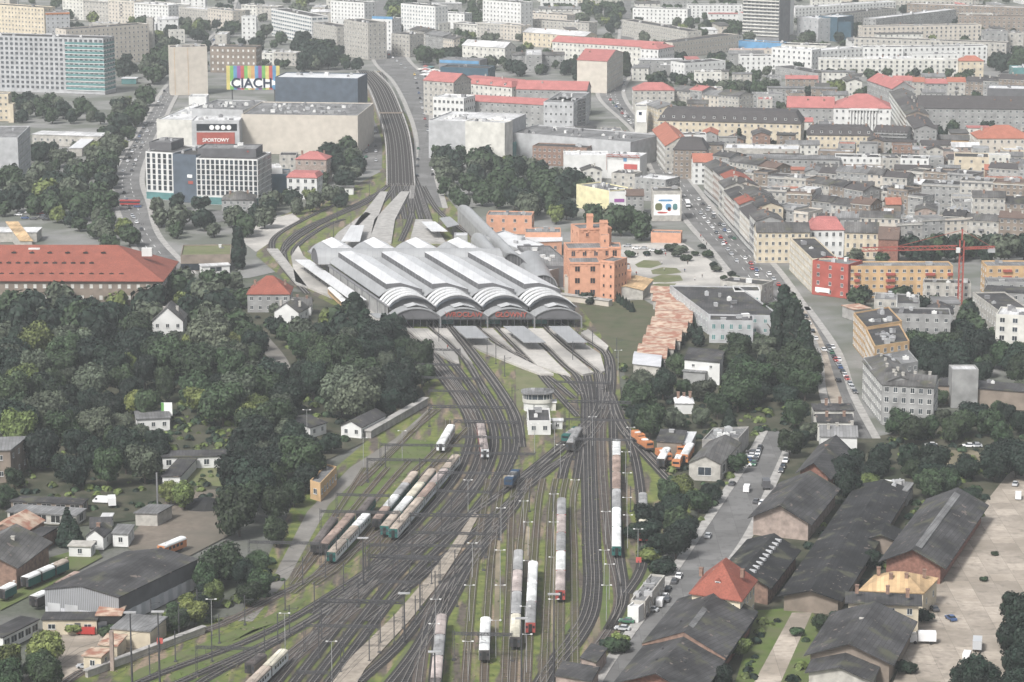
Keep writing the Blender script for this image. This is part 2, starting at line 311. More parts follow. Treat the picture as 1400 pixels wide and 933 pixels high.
track(col((385, 427, 531, 608, 656, 674, 675, 664, 637, 607, 596, 580)))
track(col((410, 450, 552, 630, 676, 692, 690, 679, 654, 629, 609, 592)))
track([(300, 990), (352, 933), (440, 858), (500, 806), (560, 748), (612, 702), (655, 655), (662, 620), (652, 585), (625, 540), (600, 505), (575, 473), (545, 449)], True)
track([(470, 830), (545, 775), (610, 728), (680, 678), (735, 640), (790, 596), (822, 558), (831, 530), (833, 505)])
track([(500, 850), (575, 790), (640, 735), (700, 684), (755, 640), (805, 600), (829, 565), (836, 530), (836, 500), (828, 480), (800, 452)])
track([(430, 840), (520, 775), (590, 735), (650, 700), (710, 655), (770, 606), (812, 566), (818, 530), (816, 510)])
track([(440, 990), (491, 933), (541, 888), (588, 828), (622, 778), (655, 738), (688, 700), (722, 655), (770, 612)])
track([(520, 950), (566, 892), (600, 832), (632, 782), (662, 742), (695, 705), (720, 668)])
track([(545, 950), (575, 892), (612, 832), (645, 772), (668, 742), (690, 718)])
track([(590, 990), (598, 890), (606, 838), (620, 790), (648, 752), (680, 720)])
track([(565, 990), (578, 890), (588, 838), (606, 800), (632, 772)], True)
for xs, br in (((632, 640, 650, 662), 1), ((660, 664, 671, 682), 0), ((688, 692, 697, 700), 1), ((697, 703, 709, 718), 0), ((718, 723, 730, 736), 0), ((741, 745, 750, 754), 1), ((766, 766, 767, 768), 0), ((787, 786, 785, 783), 1)):
    track([(xs[0], 990), (xs[1], 880), (xs[2], 770), (xs[3], 690), (xs[3]+6, 655)], bool(br), w=1.25, mats=('siding', 'siding', 'rail', 'wood'))
track([(735, 655), (750, 640), (790, 615), (798, 590)]); track([(768, 655), (775, 630), (792, 600)]); track([(789, 655), (794, 620), (797, 580)])
track([(800, 546), (800, 580), (801, 640), (803, 740), (805, 800), (798, 840), (778, 875), (748, 915), (705, 990)])
track([(800, 505), (805, 525), (809, 560), (811, 640), (814, 740), (816, 800), (810, 843), (789, 880), (762, 915), (722, 990)])
track([(822, 512), (826, 545), (822, 600), (826, 680), (832, 740), (845, 800), (846, 830), (832, 862), (800, 905), (740, 990)], True)
track([(836, 540), (838, 560), (839, 605), (842, 680), (846, 755), (852, 800), (850, 828), (832, 862)])
track([(833, 500), (835, 550), (848, 585), (872, 612), (900, 642), (935, 680)]); track([(836, 540), (852, 580), (880, 612), (912, 645)])
track([(855, 590), (868, 625), (876, 675), (881, 735), (876, 780), (856, 812)])
for t in ([(551, 446), (585, 485), (610, 510), (629, 534), (648, 565)], [(588, 446), (611, 467), (631, 486), (645, 503), (664, 540)], [(614, 446), (636, 474), (654, 498), (680, 534), (699, 568), (706, 610), (690, 650)], [(618, 446), (642, 474), (662, 500), (688, 536), (708, 572), (714, 612)], [(652, 446), (680, 469), (706, 483), (739, 499), (767, 511), (795, 540)],
          [(678, 446), (706, 475), (729, 500), (750, 526), (790, 570)], [(716, 446), (747, 475), (772, 500), (790, 516), (800, 546)], [(745, 446), (772, 472), (801, 495), (819, 512), (822, 560)], [(765, 442), (790, 459), (826, 482), (832, 510), (834, 540)], [(660, 449), (700, 484), (745, 512), (785, 545)]):
    track(t, w=1.5)
for t in ([(560, 655), (512, 720), (470, 770), (430, 800)], [(575, 655), (598, 630), (640, 585)], [(586, 645), (524, 732), (500, 760)], [(622, 622), (537, 732), (505, 768)], [(500, 640), (428, 752), (405, 790)], [(530, 640), (488, 690), (436, 755), (400, 800)], [(560, 630), (508, 690), (450, 768), (400, 812)], [(600, 560), (570, 585), (500, 650)], [(612, 575), (605, 605), (560, 650)], [(592, 560), (545, 610), (490, 665)]):
    track(t, True, w=1.3, mats=('siding', 'siding', 'rail', 'wood'))
for t in ([(20, 990), (110, 920), (200, 890), (300, 855), (380, 815), (445, 780), (520, 728), (570, 690)], [(100, 990), (192, 933), (300, 892), (350, 872), (400, 846), (455, 812), (520, 770), (575, 730)], [(150, 990), (215, 948), (310, 905), (365, 880), (412, 856), (470, 818), (540, 762)], [(200, 990), (280, 930), (350, 893), (430, 846), (500, 800)]):
    track(t, t[0][0] < 50)
track([(320, 990), (360, 940), (430, 880), (490, 832)], True)
# far side of the station, towards the viaduct
VB = [(528, 232), (530, 210), (527, 185), (516, 150), (503, 118), (497, 99)]
for i in range(5):
    o = i*7-11
    track([(560-0+o*1.6, 300), (552+o*1.3, 262)]+[(x+18+o*(1-.12*j), y) for j, (x, y) in enumerate(VB)])
for t in ([(470, 330), (500, 300), (535, 262), (545, 235)], [(490, 330), (530, 290), (560, 250)], [(395, 372), (388, 340), (412, 315), (470, 288), (520, 262), (545, 240)], [(420, 402), (385, 360), (395, 335), (440, 305), (500, 278), (535, 250)], [(510, 330), (545, 290), (560, 255)], [(548, 330), (562, 295), (565, 250)], [(600, 330), (582, 290), (570, 250)], [(640, 320), (600, 290), (578, 255)], [(500, 425), (445, 388), (410, 360), (404, 340), (440, 312), (470, 300)], [(480, 420), (420, 385), (378, 350), (376, 325), (420, 298), (470, 275)], [(528, 450), (480, 414), (430, 382)]):
    track(t)

# viaduct: raised deck carrying the lines away
vl = [P(x, y, 6) for x, y in ((529, 240), (527, 190), (516, 150), (503, 118), (488, 97))]; vr = [P(x, y, 6) for x, y in ((567, 240), (561, 190), (548, 150), (533, 118), (512, 97))]
vt = thing('railway_viaduct', 'long brick and stone viaduct carrying the tracks between the buildings towards the upper left', 'viaduct', (vl[1].x, vl[1].y, 0))
def vloc(p): return Vector((p.x-vl[1].x, p.y-vl[1].y, 0))
a = catmull([vloc(p) for p in vl], 12); b = catmull([vloc(p) for p in vr], 12); n = min(len(a), len(b)); mb = MB(); pr = MB(); rl = MB()
a = [a[int(i*(len(a)-1)/(n-1))] for i in range(n)]; b = [b[int(i*(len(b)-1)/(n-1))] for i in range(n)]
zr = [max(.25, 5.4*min(1, k/(n*.35))) for k in range(n)]      # the deck ramps up from the station throat
def rib3(mb, pts, o0, o1, dz0, dz1):
    nr = normals2(pts); vs = []
    for p, q, z in zip(pts, nr, zr): vs += [(*(p+q*o0).xy, z+dz1), (*(p+q*o1).xy, z+dz1), (*(p+q*o0).xy, z+dz0), (*(p+q*o1).xy, z+dz0)]
    m_ = len(pts); mb.add(vs, [(4*k, 4*k+4, 4*k+5, 4*k+1) for k in range(m_-1)]+[(4*k+2, 4*k+6, 4*k+4, 4*k) for k in range(m_-1)]+[(4*k+1, 4*k+5, 4*k+7, 4*k+3) for k in range(m_-1)]+[(0, 1, 3, 2)])
vs = []
for p, q, z in zip(a, b, zr): vs += [(p.x, p.y, z), (q.x, q.y, z), (p.x, p.y, 0), (q.x, q.y, 0)]
mb.add(vs, [(4*i, 4*i+1, 4*i+5, 4*i+4) for i in range(n-1)], 0); mb.add(vs, [(4*i, 4*i+4, 4*i+6, 4*i+2) for i in range(n-1)]+[(4*i+1, 4*i+3, 4*i+7, 4*i+5) for i in range(n-1)]+[(0, 2, 3, 1)], 1)
mb.obj('deck', ['ballast', 'brownwall'], vt)
for pts in (a, b): pr = MB(); rib3(pr, pts, -.4, .4, -1, 1.1); pr.obj('parapet', 'concrete', vt)
for k in range(8):
    t = (k//2+.5)/4; mid = [p.lerp(q, t) for p, q in zip(a, b)]; rl = MB(); rib3(rl, mid, (-.9 if k % 2 else .7), (-.7 if k % 2 else .9), 0, .25); rl.obj('rail', 'rail', vt)
bl = MB(); bl.bar((*a[int(n*.52)].xy, 6.8), (*b[int(n*.52)].xy, 6.8), 1.6, .8); bl.obj('cross_wall', 'brownwall', vt)
landmark('the railway viaduct', (540, 170))

# platforms (setting) at the mouth of the train hall
def slab(name, pxs, h, mat):
    mb = MB(); pts = [P(x, y, h) for x, y in pxs]; mb.prism([(p.x, p.y) for p in pts], 0, h, 0); return struct(name, mb, mat)
for q in ([(498, 424), (516, 424), (566, 474), (558, 478), (548, 474)], [(556, 449), (585, 449), (607, 467), (626, 486), (628, 497), (613, 491), (589, 476)], [(594, 449), (611, 449), (632, 475), (646, 496), (638, 490), (616, 466)], [(624, 449), (649, 449), (675, 470), (703, 485), (736, 501), (757, 511), (738, 511), (690, 492), (656, 478), (645, 471)],
          [(659, 449), (674, 449), (698, 473), (705, 480), (684, 467)], [(684, 449), (712, 449), (741, 475), (766, 500), (780, 513), (765, 509), (735, 500), (711, 475)], [(722, 449), (742, 449), (767, 472), (796, 496), (812, 509), (797, 512), (778, 500), (753, 475)], [(751, 449), (764, 447), (786, 461), (821, 484), (827, 507), (823, 508), (805, 494), (777, 471)], [(794, 455), (804, 450), (832, 473), (829, 479)],
          [(470, 330), (466, 345), (498, 345), (530, 262), (520, 262), (490, 300)], [(505, 330), (512, 300), (548, 262), (560, 262), (540, 300), (535, 332)], [(440, 345), (462, 318), (500, 290), (507, 292), (480, 318), (470, 335)], [(560, 330), (568, 300), (590, 300), (610, 332)], [(404, 385), (398, 350), (408, 336), (415, 350), (460, 385), (506, 420), (496, 424)], [(365, 340), (380, 340), (420, 392), (405, 388)]):
    slab('platform', q, .9, 'concrete' if P(*q[0]).y > 1250 else 'paving')

# ---------------------------------------------------------------- overhead line gantries
def lattice(mb, a, b, w, h, n, t=.12, mi=0):
    a = Vector(a); b = Vector(b); d = (b-a)
    x = d.normalized(); side = Vector((-x.y, x.x, 0)); up = Vector((0, 0, 1))
    for s in (-1, 1):
        for q in (0, 1): mb.bar(a+side*s*w/2+up*q*h, b+side*s*w/2+up*q*h, t, t, mi)
        for i in range(n):
            p0 = a+d*(i/n)+side*s*w/2; p1 = a+d*((i+1)/n)+side*s*w/2
            if i % 2: p0, p1 = p0+up*h, p1
            else: p0, p1 = p0, p1+up*h
            mb.bar(p0, p1, t*.7, t*.7, mi)
GR = [(564, 629, 477, 0), (569, 629, 498, 0), (577, 654, 516, 0), (587, 654, 534, 0), (587, 695, 556, 1), (621, 708, 576, 1), (631, 706, 597, 0), (621, 731, 619, 0), (758, 834, 522, 0), (772, 862, 549, 1), (772, 862, 573, 0), (785, 862, 600, 0),
      (520, 660, 608, 0), (502, 618, 628, 0), (599, 708, 646, 0), (598, 671, 671, 0), (560, 682, 704, 1), (563, 664, 728, 0), (537, 601, 763, 0), (460, 532, 676, 0), (438, 545, 699, 0), (504, 661, 745, 0), (505, 601, 761, 1), (518, 576, 795, 0), (438, 551, 822, 1), (416, 518, 855, 0), (406, 453, 919, 0), (620, 700, 866, 0), (340, 438, 741, 0), (268, 350, 885, 0)]
for i, (x0, x1, y, big) in enumerate(GR):
    a, b = P(x0, y, 7.5), P(x1, y+ (2 if x1-x0 > 60 else 1), 7.5); c = (a+b)/2; d = b-a; rz = math.atan2(d.y, d.x); L = d.length
    t = thing('catenary_portal', None, 'gantry', (c.x, c.y, 0), rz, 'overhead line gantries across the tracks')
    bm = MB(); lattice(bm, (-L/2, 0, 7.2), (L/2, 0, 7.2), .7, .75 if big else .55, max(6, int(L/1.6)), .17 if big else .13); bm.obj('beam', 'steel', t)
    k = 3 if L > 30 else 2
    for j in range(k):
        mm = MB(); x = -L/2+L*j/(k-1)
        for dx in (-.22, .22): mm.bar((x+dx, 0, 0), (x+dx, 0, 8.4), .13)
        for zz in range(8): mm.bar((x-.22, 0, zz+.2), (x+.22, 0, zz+1), .07)
        mm.box(x-.5, x+.5, -.5, .5, 0, .4); mm.obj('mast', 'steel', t)
    for j in range(max(1, int(L/5))):
        x = -L/2+2.5+j*5
        if x < L/2: dp = MB(); dp.bar((x, 0, 7.2), (x, 0, 5.8), .09); dp.bar((x, 0, 5.9), (x+1.1, 0, 5.7), .07); dp.obj('wire_hanger', 'steel', t)
    auto(t, 'lattice gantry over the tracks', c)
# single masts
def mast(px, py, h=8.5, arm=2.6):
    p = P(px, py); t = thing('catenary_mast', None, 'mast', p, 0, 'overhead line masts')
    m = MB(); m.bar((0, 0, 0), (0, 0, h), .28); m.box(-.4, .4, -.4, .4, 0, .4); m.obj('post', 'steel', t)
    m = MB(); m.bar((0, 0, h-1.2), (arm, 0, h-.9), .1); m.bar((0, 0, h-2.2), (arm, 0, h-.95), .07); m.obj('arm', 'steel', t); auto(t, 'slim dark mast', p)
for p in [(595, 820), (617, 715), (604, 735), (544, 780), (560, 810), (490, 830), (470, 808), (445, 790), (414, 800), (396, 868), (440, 875), (380, 880), (436, 900), (466, 920), (505, 905), (520, 880), (539, 880), (568, 855), (574, 835), (590, 800), (625, 830), (622, 790), (470, 905), (640, 690), (650, 625), (716, 600), (730, 585), (745, 560), (700, 560), (690, 515), (560, 500), (600, 470), (666, 490), (678, 498), (783, 495), (810, 480), (843, 490), (849, 560), (866, 585), (778, 590), (786, 640), (724, 700), (756, 700), (790, 560), (815, 560), (856, 640), (862, 700), (560, 560), (527, 640), (503, 660), (574, 660), (700, 640), (300, 880), (335, 855), (240, 905), (270, 845), (390, 835), (362, 900), (245, 870), (290, 905), (205, 925), (207, 860), (430, 835), (500, 780), (460, 770), (520, 760), (551, 320), (575, 300), (461, 300), (600, 310), (505, 268), (620, 335), (480, 315), (456, 325)]:
    mast(*p)
# yard lamps: tall thin posts with a crossbar of lamps
def lamp(px, py, h=10.5):
    p = P(px, py); t = thing('yard_lamp', None, 'lamp post', p, 0, 'yard lamps between the sidings')
    m = MB(); m.cyl(0, 0, 0, h, .11, .07, 6); m.bar((-1.3, 0, h), (1.3, 0, h), .1); m.obj('post', 'galv', t)
    for s in (-1.2, 1.2):
        q = MB(); q.box(s-.3, s+.3, -.2, .2, h-.05, h+.15); q.obj('lamp_head', 'white', t)
    auto(t, 'pale yard lamp', p)
for p in [(640, 930), (642, 850), (646, 790), (684, 800), (684, 850), (685, 740), (722, 760), (722, 815), (716, 730), (757, 720), (757, 760), (757, 810), (757, 870), (718, 880), (826, 800), (828, 745), (829, 850), (855, 660), (857, 690), (857, 725), (858, 750), (862, 625), (872, 770), (640, 700), (720, 920), (596, 870), (454, 930), (390, 890), (290, 870), (550, 630), (758, 620), (766, 650), (731, 620), (845, 515), (810, 610), (833, 820), (678, 900), (594, 905), (786, 700), (420, 600), (497, 640)]:
    lamp(*p)
for px, py, h in ((595, 1010, 22), (757, 935, 24), (713, 960, 22), (181, 940, 20), (219, 950, 22), (553, 880, 14), (497, 800, 14)):
    p = P(px, py); t = thing('lighting_column', None, 'lamp post', p, 0, 'lighting columns beside the tracks'); m = MB(); m.cyl(0, 0, 0, h, .3, .18, 8); m.obj('post', 'steel', t)
    m = MB(); m.box(-1.6, 1.6, -.5, .5, h, h+.3); m.obj('lamp_head', 'galv', t); auto(t, 'tall lighting column', p)

# contact wires over the running lines
for i, pxs in enumerate([col((335, 378, 486, 566, 618, 638, 643, 634, 606, 573, 546, 528)), col((360, 402, 508, 588, 638, 656, 659, 649, 621, 589, 560, 545)), col((385, 427, 531, 608, 656, 674, 675, 664, 637, 607, 596, 580)), col((410, 450, 552, 630, 676, 692, 690, 679, 654, 629, 609, 592)),
      [(800, 546), (800, 580), (801, 640), (803, 740), (805, 800), (798, 840), (778, 875), (748, 915), (705, 990)], [(803, 515), (809, 560), (811, 640), (814, 740), (816, 800), (810, 843), (789, 880), (762, 915), (722, 990)],
      [(470, 830), (545, 775), (610, 728), (680, 678), (735, 640), (790, 596), (822, 558), (831, 530)], [(440, 990), (491, 933), (541, 888), (588, 828), (622, 778), (655, 738), (688, 700), (722, 655)], [(20, 990), (110, 920), (200, 890), (300, 855), (380, 815), (445, 780), (520, 728)], [(100, 990), (192, 933), (300, 892), (350, 872), (400, 846), (455, 812), (520, 770)]]):
    pts = catmull([P(*p) for p in pxs], 12); mb = MB(); c = pts[0].copy()
    for j in range(len(pts)-1):
        a, b = pts[j]-c, pts[j+1]-c; k0, k1 = (1.2-(j % 5-2)**2*.2), (1.2-((j+1) % 5-2)**2*.2 if (j+1) % 5 else .4)
        mb.bar(a+Vector((0, 0, 5.6)), b+Vector((0, 0, 5.6)), .05); mb.bar(a+Vector((0, 0, 6.9)), b+Vector((0, 0, 6.9)), .05)
    o = mb.obj('overhead_wire', 'steel', None, c); tag(o, None, 'wire', 'contact wires over the running lines'); auto(o, 'thin contact wires along a track', pts[len(pts)//2])
# ---------------------------------------------------------------- buildings
WINM = {}
def win_mesh(w, h, frame='frame', glass='glass', style=0):
    key = (round(w, 1), round(h, 1), frame, glass, style)
    if key in WINM: return WINM[key]
    m = MB(); t = .08; a, b = w/2*1.12, h/2*1.1
    m.box(-a, a, -.1, 0, b-t, b, 0); m.box(-a, a, -.1, 0, -b, -b+t, 0); m.box(-a, -a+t, -.1, 0, -b+t, b-t, 0); m.box(a-t, a, -.1, 0, -b+t, b-t, 0)
    if style == 0 and w > .9: m.box(-.05, .05, -.09, 0, -b+t, b-t, 0)
    m.add([(-a+t, -.03, -b+t), (a-t, -.03, -b+t), (a-t, -.03, b-t), (-a+t, -.03, b-t)], [(0, 1, 2, 3)], 1)
    m.box(-a-.1, a+.1, -.22, -.1, -b-.1, -b, 0)
    WINM[key] = m.mesh('window', [frame, glass]); return WINM[key]
NB = [0]; SEEN = []
def roof_parts(t, roof, rmat, L, d, h, rh, T, ov, rr, wallmat, axis):
    """roof on a footprint x in 0..L, y in 0..d"""
    m = MB(); e = .28
    def q(pts, fs): m.add([T(*p) for p in pts], fs, 0)
    if roof == 'flat':
        m.add([T(*p) for p in [(.35, .35, h+.02), (L-.35, .35, h+.02), (L-.35, d-.35, h+.02), (.35, d-.35, h+.02), (.35, .35, h+.2), (L-.35, .35, h+.2), (L-.35, d-.35, h+.2), (.35, d-.35, h+.2)]], [(4, 5, 6, 7), (0, 1, 5, 4), (1, 2, 6, 5), (2, 3, 7, 6), (3, 0, 4, 7)])
        return m.obj('roof', rmat, t)
    if roof == 'slab':
        q([(-ov, -ov, h), (L+ov, -ov, h), (L+ov, d+ov, h), (-ov, d+ov, h), (-ov, -ov, h+.35), (L+ov, -ov, h+.35), (L+ov, d+ov, h+.35), (-ov, d+ov, h+.35)], [(0, 3, 2, 1), (4, 5, 6, 7), (0, 1, 5, 4), (1, 2, 6, 5), (2, 3, 7, 6), (3, 0, 4, 7)])
        return m.obj('roof', rmat, t)
    if roof == 'gable':
        if axis == 'x': P0 = [(-ov, -ov, h-ov*.4), (L+ov, -ov, h-ov*.4), (L+ov, d/2, h+rh), (-ov, d/2, h+rh), (L+ov, d+ov, h-ov*.4), (-ov, d+ov, h-ov*.4)]
        else: P0 = [(-ov, d+ov, h-ov*.4), (-ov, -ov, h-ov*.4), (L/2, -ov, h+rh), (L/2, d+ov, h+rh), (L+ov, -ov, h-ov*.4), (L+ov, d+ov, h-ov*.4)]
        lo = [(x, y, z) for x, y, z in P0]; hi = [(x, y, z+e) for x, y, z in P0]
        q(lo+hi, [(6, 7, 8, 9), (9, 8, 10, 11), (3, 2, 1, 0), (5, 4, 2, 3), (0, 1, 7, 6), (4, 5, 11, 10), (1, 2, 8, 7), (2, 4, 10, 8), (3, 0, 6, 9), (5, 3, 9, 11)])
    elif roof == 'hip':
        r = min(d, L)/2*.98
        if L >= d: rd = [(r, d/2), (L-r, d/2)]
        else: rd = [(L/2, r), (L/2, d-r)]
        b = [(-ov, -ov), (L+ov, -ov), (L+ov, d+ov), (-ov, d+ov)]
        pts = [(x, y, h) for x, y in b]+[(x, y, h+e) for x, y in b]+[(x, y, h+rh) for x, y in rd]
        fs = [(0, 3, 2, 1), (0, 1, 5, 4), (1, 2, 6, 5), (2, 3, 7, 6), (3, 0, 4, 7)]
        fs += [(4, 5, 9, 8), (5, 6, 9), (6, 7, 8, 9), (7, 4, 8)] if L >= d else [(4, 5, 8), (5, 6, 9, 8), (6, 7, 9), (7, 4, 8, 9)]
        q(pts, fs)
    elif roof == 'mansard':
        i = rh*.55; b0 = [(-ov, -ov), (L+ov, -ov), (L+ov, d+ov), (-ov, d+ov)]; b1 = [(i, i), (L-i, i), (L-i, d-i), (i, d-i)]
        q([(x, y, h) for x, y in b0]+[(x, y, h+.3) for x, y in b0]+[(x, y, h+rh) for x, y in b1]+[(L*.5, d*.5, h+rh*1.18)], [(0, 3, 2, 1), (0, 1, 5, 4), (1, 2, 6, 5), (2, 3, 7, 6), (3, 0, 4, 7), (4, 5, 9, 8), (5, 6, 10, 9), (6, 7, 11, 10), (7, 4, 8, 11), (8, 9, 12), (9, 10, 12), (10, 11, 12), (11, 8, 12)])
    return m.obj('roof', rmat, t)
def B(name, label, cat, A, Bp, D, h, wall='plaster', roof='flat', rmat='tar', rh=3, nf=None, bay=3.2, win=(1.2, 1.5), frame='frame', glass='glass',
      ov=.4, axis='x', chim=None, clutter=None, group=None, desc=None, lm=None, sides=(1, 1, 1), base=None, dorm=0, style=0, extra=None, maxw=100, ws=0.0):
    NB[0] += 1; rr = random.Random(NB[0]*17+3)
    a = P(*A, h) if not isinstance(A, Vector) else A; b = P(*Bp, h) if not isinstance(Bp, Vector) else Bp
    ex = b-a; ex.z = 0; L = ex.length; ex.normalize(); ey = Vector((-ex.y, ex.x, 0)); k = 0
    if isinstance(D, tuple):
        c = P(*D, h)-b; d = c.dot(ey); k = max(-.7, min(.7, c.dot(ex)/d))
    else: d = D
    rz = math.atan2(ex.y, ex.x)
    def T(x, y, z): return (x+k*y, y, z)
    t = thing(name, label, cat, (a.x, a.y, 0), rz, group)
    fo = [a-ex*1.5-ey*3, b+ex*1.5-ey*3, b+ex*(1.5+k*d)+ey*(d+1.5), a+ex*(k*d-1.5)+ey*(d+1.5)]; FOOT.append(([(p.x, p.y) for p in fo], h)); fa, fb, ft = PIX((a.x, a.y, 0)), PIX((b.x, b.y, 0)), PIX((b.x, b.y, h)); SEEN.append((fa[0]-4, fb[0]+4, max(fa[1], fb[1]), (fb[1]-ft[1])*(1.0 if 'hospital' in name or 'hut' in name else .45)))
    m = MB(); top = h+(.75 if roof == 'flat' else 0)
    def wq(p, q, z0, z1, mi=0): m.add([T(*p, z0), T(*q, z0), T(*q, z1), T(*p, z1)], [(0, 1, 2, 3)], mi)
    cs = [(0, 0), (L, 0), (L, d), (0, d)]
    for i in range(4):
        p, q = cs[i], cs[(i+1) % 4]
        wq(p, q, (base[1] if base else 0), top)
        if base: wq(p, q, 0, base[1], 1)
    if roof == 'flat':
        ci = [(.34, .34), (L-.34, .34), (L-.34, d-.34), (.34, d-.34)]
        for i in range(4):
            j = (i+1) % 4; m.add([T(*cs[i], top), T(*cs[j], top), T(*ci[j], top), T(*ci[i], top), T(*ci[i], h), T(*ci[j], h)], [(0, 1, 2, 3), (3, 2, 5, 4)], 0)
        m.add([T(*c, h) for c in ci], [(0, 1, 2, 3)], 0)
    elif roof == 'gable':
        if axis == 'x': m.add([T(0, 0, h), T(0, d, h), T(0, d/2, h+rh)], [(0, 2, 1)]); m.add([T(L, 0, h), T(L, d, h), T(L, d/2, h+rh)], [(0, 1, 2)])
        else: m.add([T(0, 0, h), T(L, 0, h), T(L/2, 0, h+rh)], [(0, 1, 2)]); m.add([T(0, d, h), T(L, d, h), T(L/2, d, h+rh)], [(0, 2, 1)])
    m.obj('wall', [wall]+([base[0]] if base else []), t)
    roof_parts(t, roof, rmat, L, d, h, rh, T, ov, rr, wall, axis)
    if nf is None: nf = max(1, round(h/3.4))
    wins = []
    if nf > 0 and bay:
        fh = (h-ws)/nf; camv = Vector((0, 0, CAM_H)); o = Vector((a.x, a.y, 0)); rm = Matrix.Rotation(rz, 3, 'Z')
        for i in range(4):
            p = Vector(T(*cs[i], 0)); q = Vector(T(*cs[(i+1) % 4], 0)); e = q-p; ln = e.length; e.normalize(); nrm = rm @ Vector((e.y, -e.x, 0))
            mid = o+rm @ ((p+q)/2)
            if nrm.dot(camv-mid) <= 0 or (i == 0 and not sides[0]) or (i in (1, 3) and not sides[1]): continue
            n = int((ln-.6)/bay)
            for f in range(nf):
                for j in range(n):
                    c = p+e*((j+.5)*ln/n); wins.append((i, c, math.atan2(e.y, e.x), ws+(f+.56)*fh))
        w, hh = win; hh = min(hh, fh*.8); me = win_mesh(w, hh, frame, glass, style)
        for (i, c, ang, z) in wins[:maxw]:
            link('window', me, t, (c.x, c.y, z), ang)
        if len(wins) > maxw:
            mm = MB()
            for (i, c, ang, z) in wins[maxw:]:
                mt = Matrix.Translation((c.x, c.y, z)) @ Matrix.Rotation(ang, 4, 'Z')
                for poly in me.polygons:
                    mm.add([mt @ me.vertices[v].co for v in poly.vertices], [tuple(range(len(poly.vertices)))], poly.material_index)
            so_ = mm.obj('window', [frame, glass], t); so_['kind'] = 'stuff'
    big = SC(A[1] if not isinstance(A, Vector) else PIX(a)[1]) > 1.9
    if dorm:
        dm = MB(); dm.box(-.8, .8, -.9, 1.6, 0, 1.5, 0); dm.box(-.55, .55, -.95, -.9, .25, 1.25, 1); dm.extr([(-1, 1.5), (1, 1.5), (0, 2.2)], -1, 2.2, 2)
        me = dm.mesh('dormer', ['frame', 'glass', rmat]); n = dorm
        zr = .32
        for j in range(n):
            x = (j+.5)*L/n; y = rh*.55*zr if roof == 'mansard' else d/2*zr
            link('dormer', me, t, T(x, y+.3, h+rh*zr-.2), 0)
    if chim is None: chim = 0 if roof in ('flat', 'slab') or any(w in name for w in ('shed', 'garage', 'hut', 'wall', 'pavilion', 'kiosk', 'workshop', 'warehouse')) else (rr.randint(1, 3) if L < 30 else rr.randint(3, 6))
    if not big: chim = min(chim, 2)
    if chim:
        cm = MB(); cm.box(-.5, .5, -.4, .4, 0, 2.2, 0); cm.box(-.6, .6, -.5, .5, 2.2, 2.45, 0); me = cm.mesh('chimney', ['brickold' if rr.random() < .6 else 'plaster'])
        for j in range(chim):
            x = L*(j+.3+.4*rr.random())/chim; y = d*(.3+.4*rr.random())
            z = h if roof == 'flat' else h+rh*(.45 if roof != 'mansard' else .9)
            link('chimney', me, t, T(x, y, z), 0)
    if clutter is None: clutter = (rr.randint(2, 5) if roof == 'flat' and L*d > 150 else 0)
    for j in range(clutter):
        vm = MB(); s1, s2, s3 = rr.uniform(.8, 3.2), rr.uniform(.8, 2.6), rr.uniform(.5, 1.8)
        vm.box(-s1/2, s1/2, -s2/2, s2/2, 0, s3, 0)
        if rr.random() < .5: vm.cyl(0, 0, s3, s3+.4, min(s1, s2)*.3, n=8)
        else: vm.box(-s1/2-.1, s1/2+.1, -s2/2-.1, s2/2+.1, s3, s3+.12, 0)
        vm.obj('roof_unit', rr.choice(['lightgrey', 'galv', 'white', 'midgrey']), t, T(L*rr.uniform(.12, .88), d*rr.uniform(.15, .85), h+.2), rr.choice([0, 0, .3]))
    if extra: extra(t, L, d, h, T)
    if desc: auto(t, desc, Vector((a.x, a.y, h*.5))+ex*L*.5)
    if lm: q = PIX(o_mid(a, ex, L, h)); landmark(lm, q)
    return t
def o_mid(a, ex, L, h): return Vector((a.x, a.y, h*.6))+ex*L*.5
def cornice(t, L, d, h, T):
    c = ['offwhite', 'plaster', 'midgrey'][NB[0] % 3]; m = MB(); m.box(-.05, L+.05, -.32, -.02, h-.55, h-.15); m.obj('cornice', c, t)
    if NB[0] % 2: m = MB(); m.box(0, L, -.12, -.02, 3.7, 4.0); m.obj('string_course', c, t)
    if NB[0] % 4 == 0 and L > 8:
        for k in range(2, max(3, int(h/3.5))): m = MB(); m.box(-1.3, 1.3, -.9, -.13, 0, 1); m.obj('balcony', 'midgrey', t, (L*.5, 0, k*3.4+.4))
